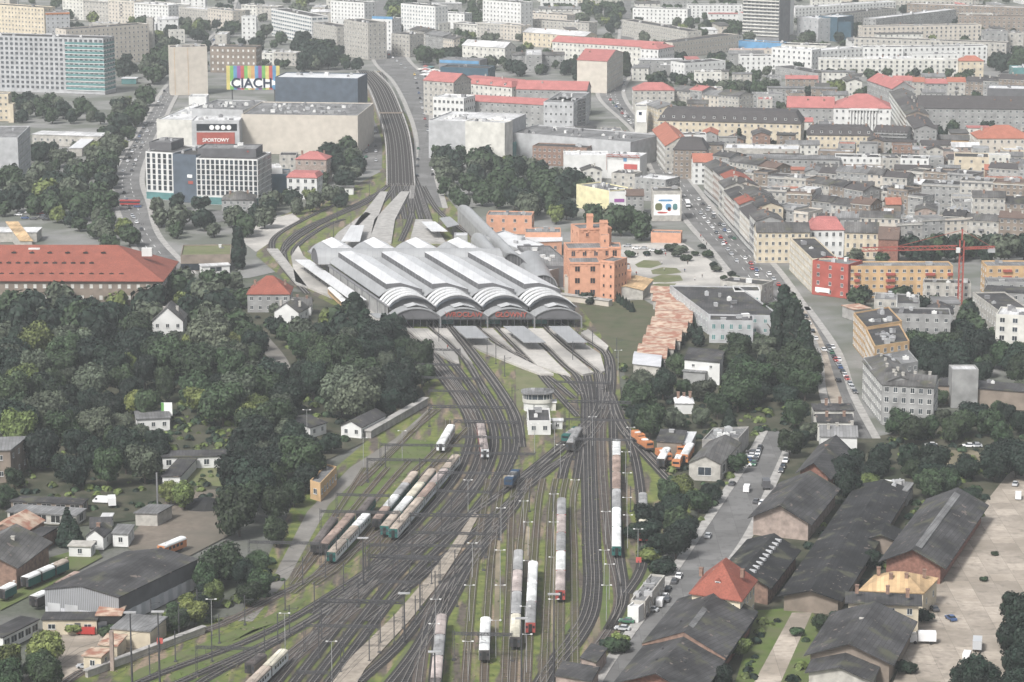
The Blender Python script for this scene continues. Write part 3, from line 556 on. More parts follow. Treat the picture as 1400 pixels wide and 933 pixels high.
def terrace(A, Bp, n, D, h, walls, rmats, roof='gable', rh=2.4, desc='tenement', name='tenement_house', var=1.5, bay=3.0, nf=None, jit=.3, **kw):
    a = P(*A, h); b = P(*Bp, h); cuts = [0]+sorted((i+R.uniform(-jit, jit))/n for i in range(1, n))+[1]
    nm = {'white': 'white', 'offwhite': 'off-white', 'cream': 'cream', 'paleyellow': 'pale yellow', 'ochre': 'ochre', 'plaster': 'beige', 'greywall': 'grey', 'pinkwall': 'pinkish', 'brownwall': 'brown', 'beige': 'sand-coloured', 'lightgrey': 'light grey', 'brickold': 'old brick', 'brick': 'red brick', 'concrete': 'grey concrete', 'darkgrey': 'dark grey', 'orange': 'orange'}
    rn = {'tar': 'dark', 'tarlight': 'grey', 'tarblack': 'black', 'roofgrey': 'grey', 'tilered': 'red tiled', 'tilebrown': 'brown', 'tilepink': 'pinkish red', 'tileorange': 'orange', 'slate': 'slate', 'metalgrey': 'sheet metal', 'roofwhite': 'pale', 'metalwhite': 'white metal'}
    for i in range(n):
        p = a.lerp(b, cuts[i]); q = a.lerp(b, cuts[i+1]); hh = h+R.uniform(-var, var); w = walls[i % len(walls)]; r = rmats[i % len(rmats)]
        B(name, None, 'building', p, q, D+R.uniform(-1, 1), hh, w, roof, r, rh, nf=nf or max(2, round(hh/3.5)), bay=bay, desc=f"{nm[w]} {desc} with {rn[r]} roof", extra=cornice, **kw)
def text_mesh(txt, size, mat, name, parent, loc, rz=0, depth=.12, tilt=math.pi/2):
    cu = bpy.data.curves.new(name, 'FONT'); cu.body = txt; cu.size = size; cu.extrude = depth; cu.align_x = 'CENTER'; cu.offset = size*.018
    tmp = bpy.data.objects.new('tmp', cu); COL.objects.link(tmp); dg = bpy.context.evaluated_depsgraph_get()
    me = bpy.data.meshes.new_from_object(tmp.evaluated_get(dg)); bpy.data.objects.remove(tmp); me.materials.clear(); me.materials.append(MATS[mat])
    o = link(name, me, parent, loc); o.rotation_euler = (tilt, 0, rz); return o

# ---- the train hall: four vaulted naves, skewed to its own front
A0 = P(538, 449); W0 = (P(795, 449)-A0).length; NW = W0/4; KS = -.33
hall = thing('train_hall', 'great train hall of four grey vaulted naves with stepped white ribs at its mouth', 'train station', A0); landmark('the train hall', (650, 400))
def H(u, v, z): return (u+KS*v, v, z)
def arc(u0, u1, z0, z1, n=12): return [(u0+(u1-u0)*i/n, z0+(z1-z0)*math.sin(math.pi*(.5-.5*math.cos(math.pi*i/n))) if False else z0+(z1-z0)*(1-(2*i/n-1)**2)**.85) for i in range(n+1)]
def shell(m, prof, v0, v1, th=.3, mi=0, inner=None):
    n = len(prof); o = [H(u, v, z) for v in (v0, v1) for u, z in prof]+[H(u, v, z-th) for v in (v0, v1) for u, z in prof]
    fs = [(i, i+1, n+i+1, n+i) for i in range(n-1)]+[(2*n+i, 3*n+i, 3*n+i+1, 2*n+i+1) for i in range(n-1)]
    fs += [(i, 2*n+i, 2*n+i+1, i+1) for i in range(n-1)]+[(n+i, n+i+1, 3*n+i+1, 3*n+i) for i in range(n-1)]
    m.add(o, fs, mi)
for k in range(4):
    u0 = k*NW; u1 = u0+NW
    m = MB(); shell(m, arc(u0+.1, u1-.1, 9.6, 13.4), 22, 104, .3); nave = m.obj('nave_roof', 'metalgrey', hall)
    # raised clerestory cap on the vault
    m = MB(); ua, ub, uc = u0+NW*.2, u0+NW*.5, u0+NW*.97
    prof = [(ua, 11.6), (ua, 14.5), (ua+.2, 14.65), (ub, 15.1), (uc, 12.3), (uc, 9.8)]
    for j in range(5):
        p, q = prof[j], prof[j+1]; m.add([H(p[0], 24, p[1]), H(q[0], 24, q[1]), H(q[0], 103, q[1]), H(p[0], 103, p[1])], [(0, 1, 2, 3)], 1 if j == 0 else 0)
    for v in (24, 103): m.add([H(p[0], v, p[1]) for p in prof], [tuple(range(6))], 1)
    m.obj('clerestory', ['metalwhite', 'darkgrey'], nave)
    m = MB()
    for j in range(17): 
        v = 26+j*4.6; m.add([H(ua-.06, v, 12.6), H(ua-.06, v+.25, 12.6), H(ua-.06, v+.25, 14.4), H(ua-.06, v, 14.4)], [(0, 1, 2, 3)])
    m.obj('glazing_bars', 'galv', nave)['kind'] = 'stuff'
    m = MB(); shell(m, arc(u0+.1, u1-.1, 8, 13.4), 118, 142, .3); far = m.obj('far_vault', 'metalgrey', hall)
    m = MB(); pr = [(u0+NW*.3, 13), (u0+NW*.55, 15), (u0+NW*.85, 12.2)]
    m.add([H(a_, v, z_) for v in (120, 141) for a_, z_ in pr], [(0, 1, 4, 3), (1, 2, 5, 4), (0, 2, 1), (3, 4, 5)], 0); m.obj('clerestory', 'metalwhite', far)
    for j in range(4):
        v = 8+j*3.9; m = MB(); shell(m, arc(u0+.15, u1-.15, 8.2, 13.3+.15*j), v, v+2.1, .55, 0); m.obj('rib', 'metalwhite', hall)
    m = MB(); shell(m, arc(u0+.25, u1-.25, 7.8, 12), 6, 22, .2); m.obj('glazed_vault', 'glass', hall)
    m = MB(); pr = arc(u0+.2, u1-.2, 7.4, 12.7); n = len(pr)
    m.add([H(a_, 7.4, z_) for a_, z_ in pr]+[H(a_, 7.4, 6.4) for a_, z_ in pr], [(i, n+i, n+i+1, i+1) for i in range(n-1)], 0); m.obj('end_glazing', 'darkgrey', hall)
    m = MB(); shell(m, arc(u0-.1, u1+.1, 5.2, 8.9), -.6, 6.8, .35); lowv = m.obj('porch_vault', 'metalgrey', hall)
    m = MB(); shell(m, [(u0+NW*.3, 9), (u0+NW*.5, 10.1), (u0+NW*.75, 8.9)], .9, 6, .2); m.obj('roof_light', 'lightgrey', lowv)
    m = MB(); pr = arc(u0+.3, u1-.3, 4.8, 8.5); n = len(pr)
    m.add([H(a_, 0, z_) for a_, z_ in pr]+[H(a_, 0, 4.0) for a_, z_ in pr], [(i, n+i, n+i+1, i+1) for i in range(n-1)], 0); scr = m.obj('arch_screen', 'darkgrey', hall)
    m = MB(); m.add([H(a_, -.12, z_) for a_, z_ in arc(u0-.05, u1+.05, 5.0, 8.75)]+[H(a_, -.12, z_-.55) for a_, z_ in arc(u0-.05, u1+.05, 5.0, 8.75)], [(i, i+13, i+14, i+1) for i in range(12)], 0); m.obj('arch_rim', 'metalgrey', scr)
    m = MB()
    for j in range(1, 7): x = u0+j*NW/7; m.box(x-.12, x+.12, -.2, -.02, 0, 4.6)
    m.box(u0+.6, u1-.6, -.25, -.02, 3.8, 4.2)
    m.obj('screen_frame', 'steel', scr)
    m = MB(); m.add([H(u0+.6, 5, .9), H(u0+NW*.35, 5, .9), H(u0+NW*.35, 5, 3.5), H(u0+.6, 5, 3.5)], [(0, 1, 2, 3)]); m.obj('green_glazing', 'glassteal', scr)
    if k in (1, 2):
        o = text_mesh('WROCŁAW' if k == 1 else 'GŁÓWNY', 3.0, 'redpaint', 'lettering', scr, (u0+NW*.5, -.35, 5.0), 0, .1)
for k in range(5):
    m = MB(); u = k*NW
    for v in range(0, 142, 12): p = H(u, v, 0); m.box(p[0]-.35, p[0]+.35, p[1]-.35, p[1]+.35, 0, 7.8 if v > 6 else 4.8)
    for v0, v1, z in ((7, 142, 7.7),): m.add([H(u-.6, v0, z), H(u+.6, v0, z), H(u+.6, v1, z), H(u-.6, v1, z), H(u-.6, v0, z+.5), H(u+.6, v0, z+.5), H(u+.6, v1, z+.5), H(u-.6, v1, z+.5)], [(0, 1, 2, 3), (4, 5, 6, 7), (0, 1, 5, 4), (2, 3, 7, 6), (1, 2, 6, 5), (3, 0, 4, 7)], 0)
    m.obj('colonnade', 'midgrey', hall)
m = MB()   # cross vault at the far end
pr = [(104+14*i/12, 8.5+6.4*(1-(2*i/12-1)**2)**.6) for i in range(13)]
vs = [H(u, v, z) for u in (-5, 4*NW+1) for v, z in pr]; m.add(vs, [(i, i+1, 14+i, 13+i) for i in range(12)], 0)
m.obj('cross_vault', 'metalgrey', hall)
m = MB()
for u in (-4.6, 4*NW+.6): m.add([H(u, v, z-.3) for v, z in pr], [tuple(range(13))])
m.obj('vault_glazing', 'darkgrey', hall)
m = MB()
for s_, u in ((-1, 0), (1, 4*NW)): m = MB(); m.add([H(u, 8, 0), H(u, 104, 0), H(u, 104, 8.2), H(u, 8, 8.2)], [(0, 1, 2, 3)], 0); m.obj('side_wall', 'greywall', hall)
def canopy(name, label, pts, z, th=.35, mat='metalwhite', legs=6, parent=None):
    p = [Vector(q) for q in pts]; c = p[0].copy(); c.z = 0; t = thing(name, label, 'canopy', c)
    m = MB(); m.prism([((q-c).x, (q-c).y) for q in p], z, z+th); m.obj('roof', mat, t)
    m = MB(); a = (p[0]+p[1])/2-c; b = (p[2]+p[3])/2-c
    for i in range(legs):
        q = a.lerp(b, (i+.5)/legs); lg = MB(); lg.box(q.x-.15, q.x+.15, q.y-.15, q.y+.15, 0, z); lg.obj('post', 'midgrey', t)
    return t
def hw(u, v): q = H(u, v, 0); return (A0.x+q[0], A0.y+q[1], 0)
canopy('platform_canopy', 'long narrow white platform canopy running beside the left flank of the train hall', [hw(-8.5, 36), hw(-1.5, 36), hw(-1.5, 134), hw(-8.5, 134)], 5, legs=14)
canopy('platform_canopy', 'small sloping grey canopy at the left front corner of the train hall', [hw(-8, -2), hw(-.3, -2), hw(-.3, 8), hw(-8, 8)], 4.6, mat='metalgrey', legs=2)
for i, (q, lab) in enumerate(((((562, 470), (604, 470), (592, 447), (558, 447)), 'first'), (((637, 463), (668, 463), (650, 447), (620, 447)), 'second'), (((716, 469), (746, 469), (716, 447), (688, 447)), 'third'), (((776, 469), (803, 469), (778, 447), (750, 447)), 'fourth'))):
    if i: canopy('platform_canopy', f'flat white canopy over the {lab} platform from the left, before the train hall mouth', [P(x, y, 4.2) for x, y in q], 4.2, mat='metalgrey', legs=3)
canopy('platform_canopy', 'small white canopy on the platform behind the far right vault of the train hall', [P(x, y, 4.5) for x, y in ((590, 317), (612, 317), (595, 304), (576, 304))], 4.5, legs=3)
canopy('platform_canopy', 'grey sheet canopy beside the rear concourse, behind the far right vault', [P(x, y, 5) for x, y in ((612, 312), (628, 308), (615, 297), (601, 299))], 5, mat='metalgrey', legs=3)
canopy('platform_canopy', 'curved white platform canopy between the diverging tracks behind the train hall', [P(x, y, 4.5) for x, y in ((466, 331), (492, 331), (498, 309), (480, 309))], 4.5, legs=3)

# ---- concourse and station buildings to the right of the hall
def vault(name, label, cat, A, Bp, D, h, rh, rmat='metalgrey', wall='greywall', endm='darkgrey', glass=True):
    a = P(*A, h); b = P(*Bp, h); ex = b-a; L = ex.length; ex.normalize(); ey = Vector((-ex.y, ex.x, 0)); c = P(*D, h)-b; d = c.dot(ey); k = c.dot(ex)/d
    t = thing(name, label, cat, (a.x, a.y, 0), math.atan2(ex.y, ex.x)); T = lambda x, y, z: (x+k*y, y, z)
    pr = [(L*i/12, h+rh*(1-(2*i/12-1)**2)**.6) for i in range(13)]; m = MB()
    m.add([T(x, y, z) for y in (0, d) for x, z in pr], [(i, i+1, 14+i, 13+i) for i in range(12)]); m.obj('roof', rmat, t)
    m = MB(); m.add([T(x, .3, z-.25) for x, z in pr]+[T(L, .3, 0), T(0, .3, 0)], [tuple(range(15))]); m.add([T(x, d-.3, z-.25) for x, z in pr]+[T(L, d-.3, 0), T(0, d-.3, 0)], [tuple(range(15))]); m.obj('end_wall', endm, t)
    m = MB(); m.add([T(0.1, 0, 0), T(.1, d, 0), T(.1, d, h), T(.1, 0, h)], [(0, 1, 2, 3)]); m.add([T(L-.1, 0, 0), T(L-.1, d, 0), T(L-.1, d, h), T(L-.1, 0, h)], [(0, 1, 2, 3)]); m.obj('side_wall', wall, t)
    m = MB()
    for j in range(1, 8): x = L*j/8; m.bar(T(x, -.02, 1), T(x, -.02, pr[int(j*12/8)][1]-.6), .14)
    m.obj('glazing_bars', 'galv', t)
    m = MB(); rim = [T(x, -.25, z+.05) for x, z in pr]
    for j in range(12): m.bar(rim[j], rim[j+1], .5, .4)
    m.obj('rim', rmat, t); return t
vault('concourse_hall', 'dark-ended grey vaulted hall beside the near end of the orange station building', 'hall', (724, 391), (762, 391), (742, 357), 6.5, 5)
vault('concourse_hall', 'long grey vault running up from the train hall corner behind the station building', 'hall', (690, 352), (725, 372), (655, 302), 7, 4.5)
vault('concourse_hall', 'short dark-ended grey vault at the far right corner of the train hall', 'hall', (664, 352), (694, 366), (672, 340), 7.5, 5)
B('concourse_block', 'pale flat-roofed concourse wing between the vaults and the orange station', 'hall', (700, 345), (752, 372), (700, 330), 8, 'greywall', 'flat', 'roofwhite', nf=1, bay=4, clutter=2)
B('concourse_block', 'long white-roofed concourse strip behind the vaults running toward the rear', 'hall', (662, 325), (716, 345), (648, 302), 8, 'lightgrey', 'flat', 'metalwhite', nf=1, bay=5, clutter=3)
B('concourse_block', 'small grey boxy plant room beside the rear vault of the station', 'hall', (621, 324), (639, 324), 8, 8, 'lightgrey', 'flat', 'metalwhite', nf=0, clutter=0)
B('station_wing', 'low orange station wing with a white sloped roof behind the concourse roofs', 'station building', (716, 332), (768, 330), (768, 322), 7, 'stationred', 'slab', 'metalwhite', nf=1, bay=6, lm=None)
B('station_wing', 'orange flat-roofed station block at the far end of the concourse', 'station building', (665, 296), (727, 297), 14, 9, 'stationred', 'flat', 'tarlight', nf=2, bay=5)
B('station_wing', 'orange station block with a grey roof behind the low white-roofed wing', 'station building', (718, 320), (767, 320), 14, 9, 'stationred', 'flat', 'tarlight', nf=1, bay=6)
B('station_wing', 'dark grey roofed concourse block with rooftop units at the foot of the orange station', 'station building', (738, 366), (785, 366), (752, 338), 9, 'darkgrey', 'flat', 'tarlight', nf=0, clutter=6)
def crenel(t, L, d, h, T):
    m = MB()
    for j in range(int(L/3)): x = 1+j*3; m.box(x, x+.9, -.25, -.02, h-1.1, h-.1)
    m.box(-.2, L+.2, -.3, -.02, h-.1, h+.35); m.obj('cornice', 'stationred', t)
SB = dict(wall='stationred', roof='flat', rmat='tarlight', frame='stationred')
B('station_building', 'three-storey orange station block with large windows nearest the train hall', 'station building', (779, 361), (821, 361), (812, 345), 16, nf=3, bay=4.6, win=(2, 2.3), clutter=2, extra=crenel, **SB); landmark('the orange station', (815, 350))
B('station_tower', 'narrow orange corner bay with small paired windows in the middle of the station front', 'station building', (821, 358), (840, 360), 12, 17.5, nf=4, bay=2.5, win=(.9, 1.3), clutter=0, extra=crenel, **SB)
B('station_wing', 'lower orange station wing with a big window at the right end of the front', 'station building', (840, 371), (863, 371), 16, 10, nf=2, bay=7, win=(2.2, 2.5), clutter=1, extra=crenel, **SB)
B('station_porch', 'small rounded-door orange porch at the right foot of the station', 'station building', (862, 387), (872, 387), 8, 5, nf=1, bay=3, win=(1.6, 2.4), clutter=0, **SB)
B('station_building', 'set-back orange upper block with an arcade of windows behind the station front', 'station building', (776, 342), (838, 341), 16, 20, nf=5, bay=4.2, win=(1.6, 2.2), clutter=0, extra=crenel, **SB)
B('station_tower', 'tall orange tower block with one arched window at the right of the upper station', 'station building', (832, 340), (849, 340), 12, 20.5, nf=3, bay=5, win=(1.8, 4.2), clutter=0, extra=crenel, **SB)
B('station_tower', 'orange upper keep with overhanging cornice and grey roof above the station', 'station building', (792, 315), (836, 313), 14, 26, nf=5, bay=6, win=(1.2, 1.6), clutter=0, extra=crenel, **SB)
B('station_turret', 'slender orange turret rising highest at the left of the station keep', 'station building', (802, 296), (811, 296), 3.4, 32, nf=0, clutter=0, extra=crenel, **SB)
B('station_turret', 'shorter orange turret with dark top at the right of the station keep', 'station building', (820, 305), (831, 305), 4, 30, nf=0, clutter=0, extra=crenel, **SB)
B('station_turret', 'slim tall orange bay with a dark balcony in the middle of the keep', 'station building', (821, 324), (833, 324), 5, 25, nf=6, bay=1.7, win=(.7, 1.1), clutter=0, **SB)
B('boundary_wall', 'pale stone wall end between the train hall and the orange station', 'wall', (772, 381), (782, 381), 6, 8, 'beige', 'flat', 'tarlight', nf=0, clutter=0)
B('boundary_wall', 'low pale retaining wall at the foot of the orange station', 'wall', (742, 400), (832, 412), 3, 2.5, 'beige', 'slab', 'concrete', nf=0)
def shrubs_row(t, L, d, h, T): pass
B('market_shed', 'cream striped sheet roof shed just below the orange station', 'shed', (832, 395), (879, 397), 26, 4.5, 'plaster', 'gable', 'sheetorange', 1.5, nf=0, axis='y', chim=0, ws=0)
# long row of rusty roofed sheds
rs = [((866, 497), (902, 501), (877, 482)), ((872, 487), (910, 490), (884, 470)), ((879, 474), (921, 477), (888, 458)), ((884, 462), (930, 466), (892, 446)), ((890, 450), (938, 454), (900, 434)), ((896, 437), (945, 441), (902, 421)), ((897, 424), (948, 428), (900, 409)), ((893, 411), (938, 414), (896, 397)), ((890, 400), (925, 402), (893, 390))]
cl = ['white corrugated', 'rusty red', 'rust-streaked pale', 'pinkish rusty', 'brown rusted', 'mottled rusty', 'faded rust-red', 'pale rusty', 'small rusty']
for i, (a_, b_, c_) in enumerate(rs):
    B('market_shed', None, 'shed', a_, b_, (b_[0]+2, c_[1]+3), 4, 'plaster', 'gable', 'corrwhite' if i == 0 else 'rustroof', 1.0, nf=0, axis='x', chim=0, ov=.5, desc=f'{cl[i]} roofed market shed', group='sheds in the long rusty-roofed row')
landmark('the rusty shed row', (915, 450))

# ---- signal box
sb = thing('signal_box', 'white signal box with a rounded grey-roofed lookout above a flat-roofed wing', 'signal box', P(735, 560)); landmark('the signal box', (735, 560)); o = P(735, 560)
def oval(cx, cy, rx, ry, n=24): return [(cx+rx*math.copysign(abs(math.cos(t))**.7, math.cos(t)), cy+ry*math.copysign(abs(math.sin(t))**.7, math.sin(t))) for t in (2*math.pi*i/n for i in range(n))]
m = MB(); m.prism(oval(0, 0, 5.2, 4), 0, 3.2); m.obj('lower_wall', 'white', sb)
m = MB(); m.prism(oval(0, 0, 5.6, 4.4), 3.2, 4.6); m.obj('band', 'offwhite', sb)
m = MB(); m.prism(oval(0, 0, 5.4, 4.2), 4.6, 6.6); m.obj('lookout_glazing', 'glass', sb)
m = MB()
for p in oval(0, 0, 5.5, 4.3): m.bar((*p, 4.6), (*p, 6.6), .16)
m.obj('mullions', 'frame', sb)
m = MB(); m.prism(oval(0, 0, 6.2, 5), 6.6, 7.1); m.prism(oval(0, 0, 4, 3), 7.1, 7.3); rf = m.obj('roof', 'tarlight', sb)
m = MB(); m.box(1, 2.2, -1, 0, 7.3, 8.2); m.obj('roof_unit', 'midgrey', rf); m = MB(); m.box(-2.5, -1, 0, 1, 7.3, 8); m.obj('roof_unit', 'galv', rf)
B('signal_box_wing', 'flat dark-roofed white wing with steps in front of the signal box lookout', 'annex', (722, 578), (753, 578), (751, 561), 4.5, 'white', 'flat', 'tar', nf=1, bay=3.4, win=(1.4, 1.5))
B('relay_hut', 'tiny white hut right of the signal box wing', 'hut', (755, 576), (769, 576), 3, 3, 'white', 'slab', 'roofwhite', nf=1, bay=3)
B('relay_hut', 'pale small hut right behind the signal box lookout', 'hut', (748, 551), (760, 551), 4, 3, 'offwhite', 'slab', 'roofwhite', nf=1, bay=3)
# ---------------------------------------------------------------- the city, left and centre
def sign(t, name, w, h, mat, loc, th=.3, rz=0):
    m = MB(); m.box(-w/2, w/2, -th, 0, 0, h); return m.obj(name, mat, t, loc, rz)
def lowglass(hh, mat='glass'):
    def f(t, L, d, h, T): m = MB(); m.box(-.1, L+.1, -.15, -.02, .3, hh); m.obj('ground_glazing', mat, t)
    return f
def strips(n, x0=0, mat='glassteal', side=True, rim='white'):
    def f(t, L, d, h, T):
        for i in range(n):
            z = 3+(h-4)*i/n; m = MB(); m.box(L*x0, L+.06, -.12, -.02, z, z+(h-4)/n*.5)
            if side: m.box(L+.02, L+.12, .1, d-.2, z, z+(h-4)/n*.5)
            m.obj('window_band', mat, t)
            m = MB(); m.box(L*x0, L+.5, -.6, -.02, z-.5, z-.1); m.box(L+.02, L+.5, 0, d, z-.5, z-.1); m.obj('balcony_edge', rim, t)
    return f
B('slab_block', 'huge long grey office slab with a grid of square windows and teal banded corner', 'office building', (-75, 48), (141, 54), 20, 41, 'lightgrey', nf=11, bay=3.9, win=(2, 1.9), frame='lightgrey', extra=strips(11, .76), clutter=8, ws=2, maxw=100); landmark('the grey office slab', (90, 100))
B('apartment_building', 'long beige block with a pale roof edge behind the grey office slab', 'building', (90, 42), (203, 34), 16, 30, 'beige', nf=8, bay=4, clutter=3)
B('apartment_building', 'cream apartment block far behind the left end of the grey office slab', 'building', (-30, 6), (60, 12), 14, 30, 'cream', nf=8, bay=4)
B('apartment_building', 'pale blue and orange topped block rising behind the grey office slab', 'building', (62, 18), (95, 17), 14, 26, 'lightgrey', nf=7, bay=3.5, extra=lambda t, L, d, h, T: sign(t, 'orange_band', L, 1.5, 'orange', (L/2, -.02, h-1.5)))
B('apartment_building', 'tall beige windowless-fronted block with a cluttered roof beside the avenue', 'building', (232, 66), (283, 65), 16, 35, 'beige', nf=0, clutter=9, extra=lambda t, L, d, h, T: [sign(t, 'joint', .3, h, 'ochre', (L*f, -.01, 0), .08) for f in (.12, .48)]); landmark('the tall beige block', (257, 95))
B('school_building', 'dark brown brick block with rows of pale windows behind the striped billboard', 'building', (287, 65), (350, 66), 18, 20, 'brownwall', nf=4, bay=4, glass='frame')
B('apartment_building', 'white tall block at the far bend of the avenue', 'building', (330, 24), (350, 24), 12, 20, 'white', nf=5, bay=4)
B('apartment_building', 'pale narrow tower beside the spire behind the grey slab', 'building', (200, 26), (209, 26), 8, 34, 'plaster', nf=0, clutter=1)
B('kiosk', 'small teal-fronted white-roofed pavilion beside the dark trees left of the avenue', 'pavilion', (166, 108), (186, 108), 10, 4, 'glassteal', 'slab', 'metalwhite', nf=0)
# shopping mall group
B('shopping_mall', 'huge beige blank-walled shopping mall with a roof covered in machinery', 'shopping mall', (330, 158), (489, 160), 66, 24, 'beige', 'flat', 'tarlight', nf=0, clutter=60, lm=None); landmark('the beige mall', (410, 185))
B('multiplex', 'long dark blue windowless box on the back of the beige mall roof', 'cinema', (376, 107), (489, 109), 30, 38, 'bluegrey', 'flat', 'metalwhite', nf=0, clutter=6)
def sporty(t, L, d, h, T):
    sign(t, 'red_sign', L*.8, 7.5, 'redpaint', (L*.5, -.05, h-14)); text_mesh('SPORTOWY', 3.0, 'paint', 'lettering', t, (L*.5, -.42, h-12.2))
    m = MB(); m.box(L*.1, L*.95, -.1, -.02, h-5.5, h-1.2); m.obj('top_glazing', 'glass', t)
    for k in range(4): q = MB(); q.cyl(0, 0, 0, .2, 1.5, n=14); o = q.obj('round_sign', 'paint', t, (L*(.42+.12*k), -.1, h-3.4)); o.rotation_euler = (math.pi/2, 0, 0)
B('shopping_mall', 'glazed mall entrance front with a large red sign left of the beige wall', 'shopping mall', (262, 167), (327, 167), 26, 22, 'lightgrey', 'flat', 'roofwhite', nf=0, clutter=6, extra=sporty)
B('shopping_mall', 'low sprawling white-roofed mall wing with pale patches beside the avenue', 'shopping mall', (214, 165), (262, 166), 90, 17, 'offwhite', 'flat', 'roofwhite', nf=0, clutter=30)
B('shopping_mall', 'grey flat mall roof with vents behind the glazed entrance', 'shopping mall', (262, 150), (332, 152), 50, 22, 'lightgrey', 'flat', 'tarlight', nf=0, clutter=24)
B('parking_deck', 'low white step of the mall roof before the tall beige block', 'building', (258, 134), (282, 134), 16, 22, 'white', 'flat', 'roofwhite', nf=0, clutter=0)
# striped billboard
t = thing('billboard', 'huge vertically striped billboard with rounded dark letters on the mall roof', 'billboard', P(347, 157)); landmark('the striped billboard', (344, 110))
m = MB(); wB, hB = 37, 16.5; zb = 17.5
cols = ['lawn', 'glassteal', 'glassblue', 'redpaint', 'cream', 'sheetorange', 'glassblue', 'cream', 'redpaint', 'glassteal']
M('sky_blue', (.1, .24, .4)); M('sign_green', (.15, .35, .1)); M('sign_yellow', (.5, .43, .15)); M('sign_red', (.4, .09, .08)); M('sign_purple', (.25, .08, .25)); M('sign_dark', (.02, .03, .06)); M('sign_orange', (.48, .28, .12))
cols = ['sign_yellow', 'sign_green', 'sky_blue', 'sign_purple', 'sign_red', 'sign_green', 'sign_yellow', 'sign_orange', 'sky_blue', 'sign_purple', 'sign_green', 'sign_yellow', 'sign_red', 'sky_blue', 'sign_yellow']
for i, c in enumerate(cols): m.box(-wB/2+wB*i/15, -wB/2+wB*(i+1)/15, 0, .8, zb, zb+hB, i)
m.obj('panel', cols, t)
for s in (-1, 1):
    m = MB(); m.box(s*wB*.4-.4, s*wB*.4+.4, .8, 1.8, 0, zb+hB*.8); m.obj('support', 'steel', t)
m = MB(); m.prism([(p[0], p[1]) for p in oval(0, 0, 16, 3.3, 28)], 0, .15); o = m.obj('letter_outline', 'paint', t, (0, -.1, zb+4.3)); o.rotation_euler = (math.pi/2, 0, 0)
text_mesh('CIACH', 9.4, 'sign_dark', 'lettering', t, (-1, -.5, zb+1.6))
m = MB(); m.cyl(0, 0, 0, .2, 1.4, n=12); o = m.obj('blue_dot', 'sky_blue', t, (14.5, -.4, zb+2)); o.rotation_euler = (math.pi/2, 0, 0)
# office with white grid
WG = dict(wall='white', frame='white', style=1)
B('office_building', 'left wing of the white-gridded office block with a dark set-back top', 'office building', (199, 209), (236, 211), 30, 26, nf=7, bay=2.7, win=(1.8, 3.1), extra=lowglass(4.2, 'glassteal'), ws=5, clutter=0, **WG)
B('office_building', 'dark glass link in the middle of the white-gridded office block', 'office building', (236, 212), (268, 214), 26, 26, 'bluegrey', 'flat', 'tar', nf=0, clutter=3, extra=lambda t, L, d, h, T: [sign(t, 'sign_panel', 3, 1.6, 'paint', (L*.72, -.05, h-12)), sign(t, 'red_sign', 3, 1.6, 'redpaint', (L*.75, -.05, h-15.5))])
B('office_building', 'right wing of the white-gridded office block with narrow tall windows', 'office building', (268, 218), (352, 220), 30, 25, nf=7, bay=2.6, win=(1.7, 3.1), extra=lowglass(4.2, 'glassteal'), ws=5, clutter=0, **WG); landmark('the white-gridded offices', (290, 235))
B('office_building', 'dark recessed top storey above the left wing of the gridded offices', 'office building', (204, 196), (234, 197), 20, 30, 'darkgrey', 'flat', 'tarlight', nf=0, clutter=3)
B('office_building', 'dark recessed top storey above the right wing of the gridded offices', 'office building', (270, 205), (350, 206), 20, 29, 'darkgrey', 'flat', 'tarlight', nf=0, clutter=5, extra=lambda t, L, d, h, T: sign(t, 'red_mark', 1, .8, 'redpaint', (L*.86, -.05, h-1)))
B('office_building', 'low dark glass block between the gridded offices and the white house', 'office building', (353, 240), (393, 240), 20, 11, 'glassblue', 'flat', 'tarlight', nf=0, clutter=2)
B('office_building', 'white-roofed rear block behind the low dark glass block', 'office building', (353, 232), (386, 231), 14, 14, 'white', 'flat', 'roofwhite', nf=0, clutter=2)
B('tenement_house', 'white three-storey house with a dull red band under its grey roof', 'building', (392, 243), (433, 244), 14, 12, 'white', 'mansard', 'tilepink', 2.6, nf=3, bay=3.4, win=(1.6, 1.9), chim=0); landmark('the white banded house', (412, 255))
B('tenement_house', 'pinkish house with bright red hipped roof against the beige mall wall', 'building', (404, 218), (446, 219), 14, 14, 'pinkwall', 'hip', 'tilepink', 4, nf=3, bay=4)
B('tenement_house', 'grey-roofed small house left of the red hipped roof at the mall', 'building', (382, 214), (405, 214), 14, 12, 'plaster', 'flat', 'tar', nf=3, bay=4)
B('hut', 'small white hut with brown roof beside the tracks right of the white banded house', 'hut', (467, 257), (483, 257), 6, 4, 'white', 'slab', 'roofgrey', nf=1, bay=3)
B('small_house', 'dark hipped roof house standing in front of the gridded offices', 'house', (303, 274), (347, 274), 16, 6, 'greywall', 'hip', 'roofgrey', 4, nf=2)
# lower-left avenue side
B('pavilion', 'L-shaped white-roofed low pavilion among trees left of the avenue', 'pavilion', (44, 184), (138, 187), 16, 7, 'plaster', 'slab', 'roofwhite', nf=1, bay=4)
B('pavilion', 'bright white wing of the low pavilion among trees left of the avenue', 'pavilion', (95, 203), (112, 203), (138, 183), 5, 'plaster', 'slab', 'metalwhite', nf=0)
B('office_building', 'grey windowless gable with patterned side at the left edge below the pavilion', 'building', (-40, 190), (24, 190), (41, 174), 26, 'lightgrey', 'flat', 'tarlight', nf=7, bay=3, win=(1.6, 1.6), sides=(0, 1, 1), clutter=3)
B('tenement_house', 'cream stepped house corner at the left edge above the grey gable', 'building', (-10, 130), (11, 130), 12, 18, 'cream', 'flat', 'tarlight', nf=4, bay=3)
B('tenement_house', 'cream lower step beside the cream house at the left edge', 'building', (11, 144), (18, 144), 8, 12, 'cream', 'flat', 'tarlight', nf=3, bay=3)
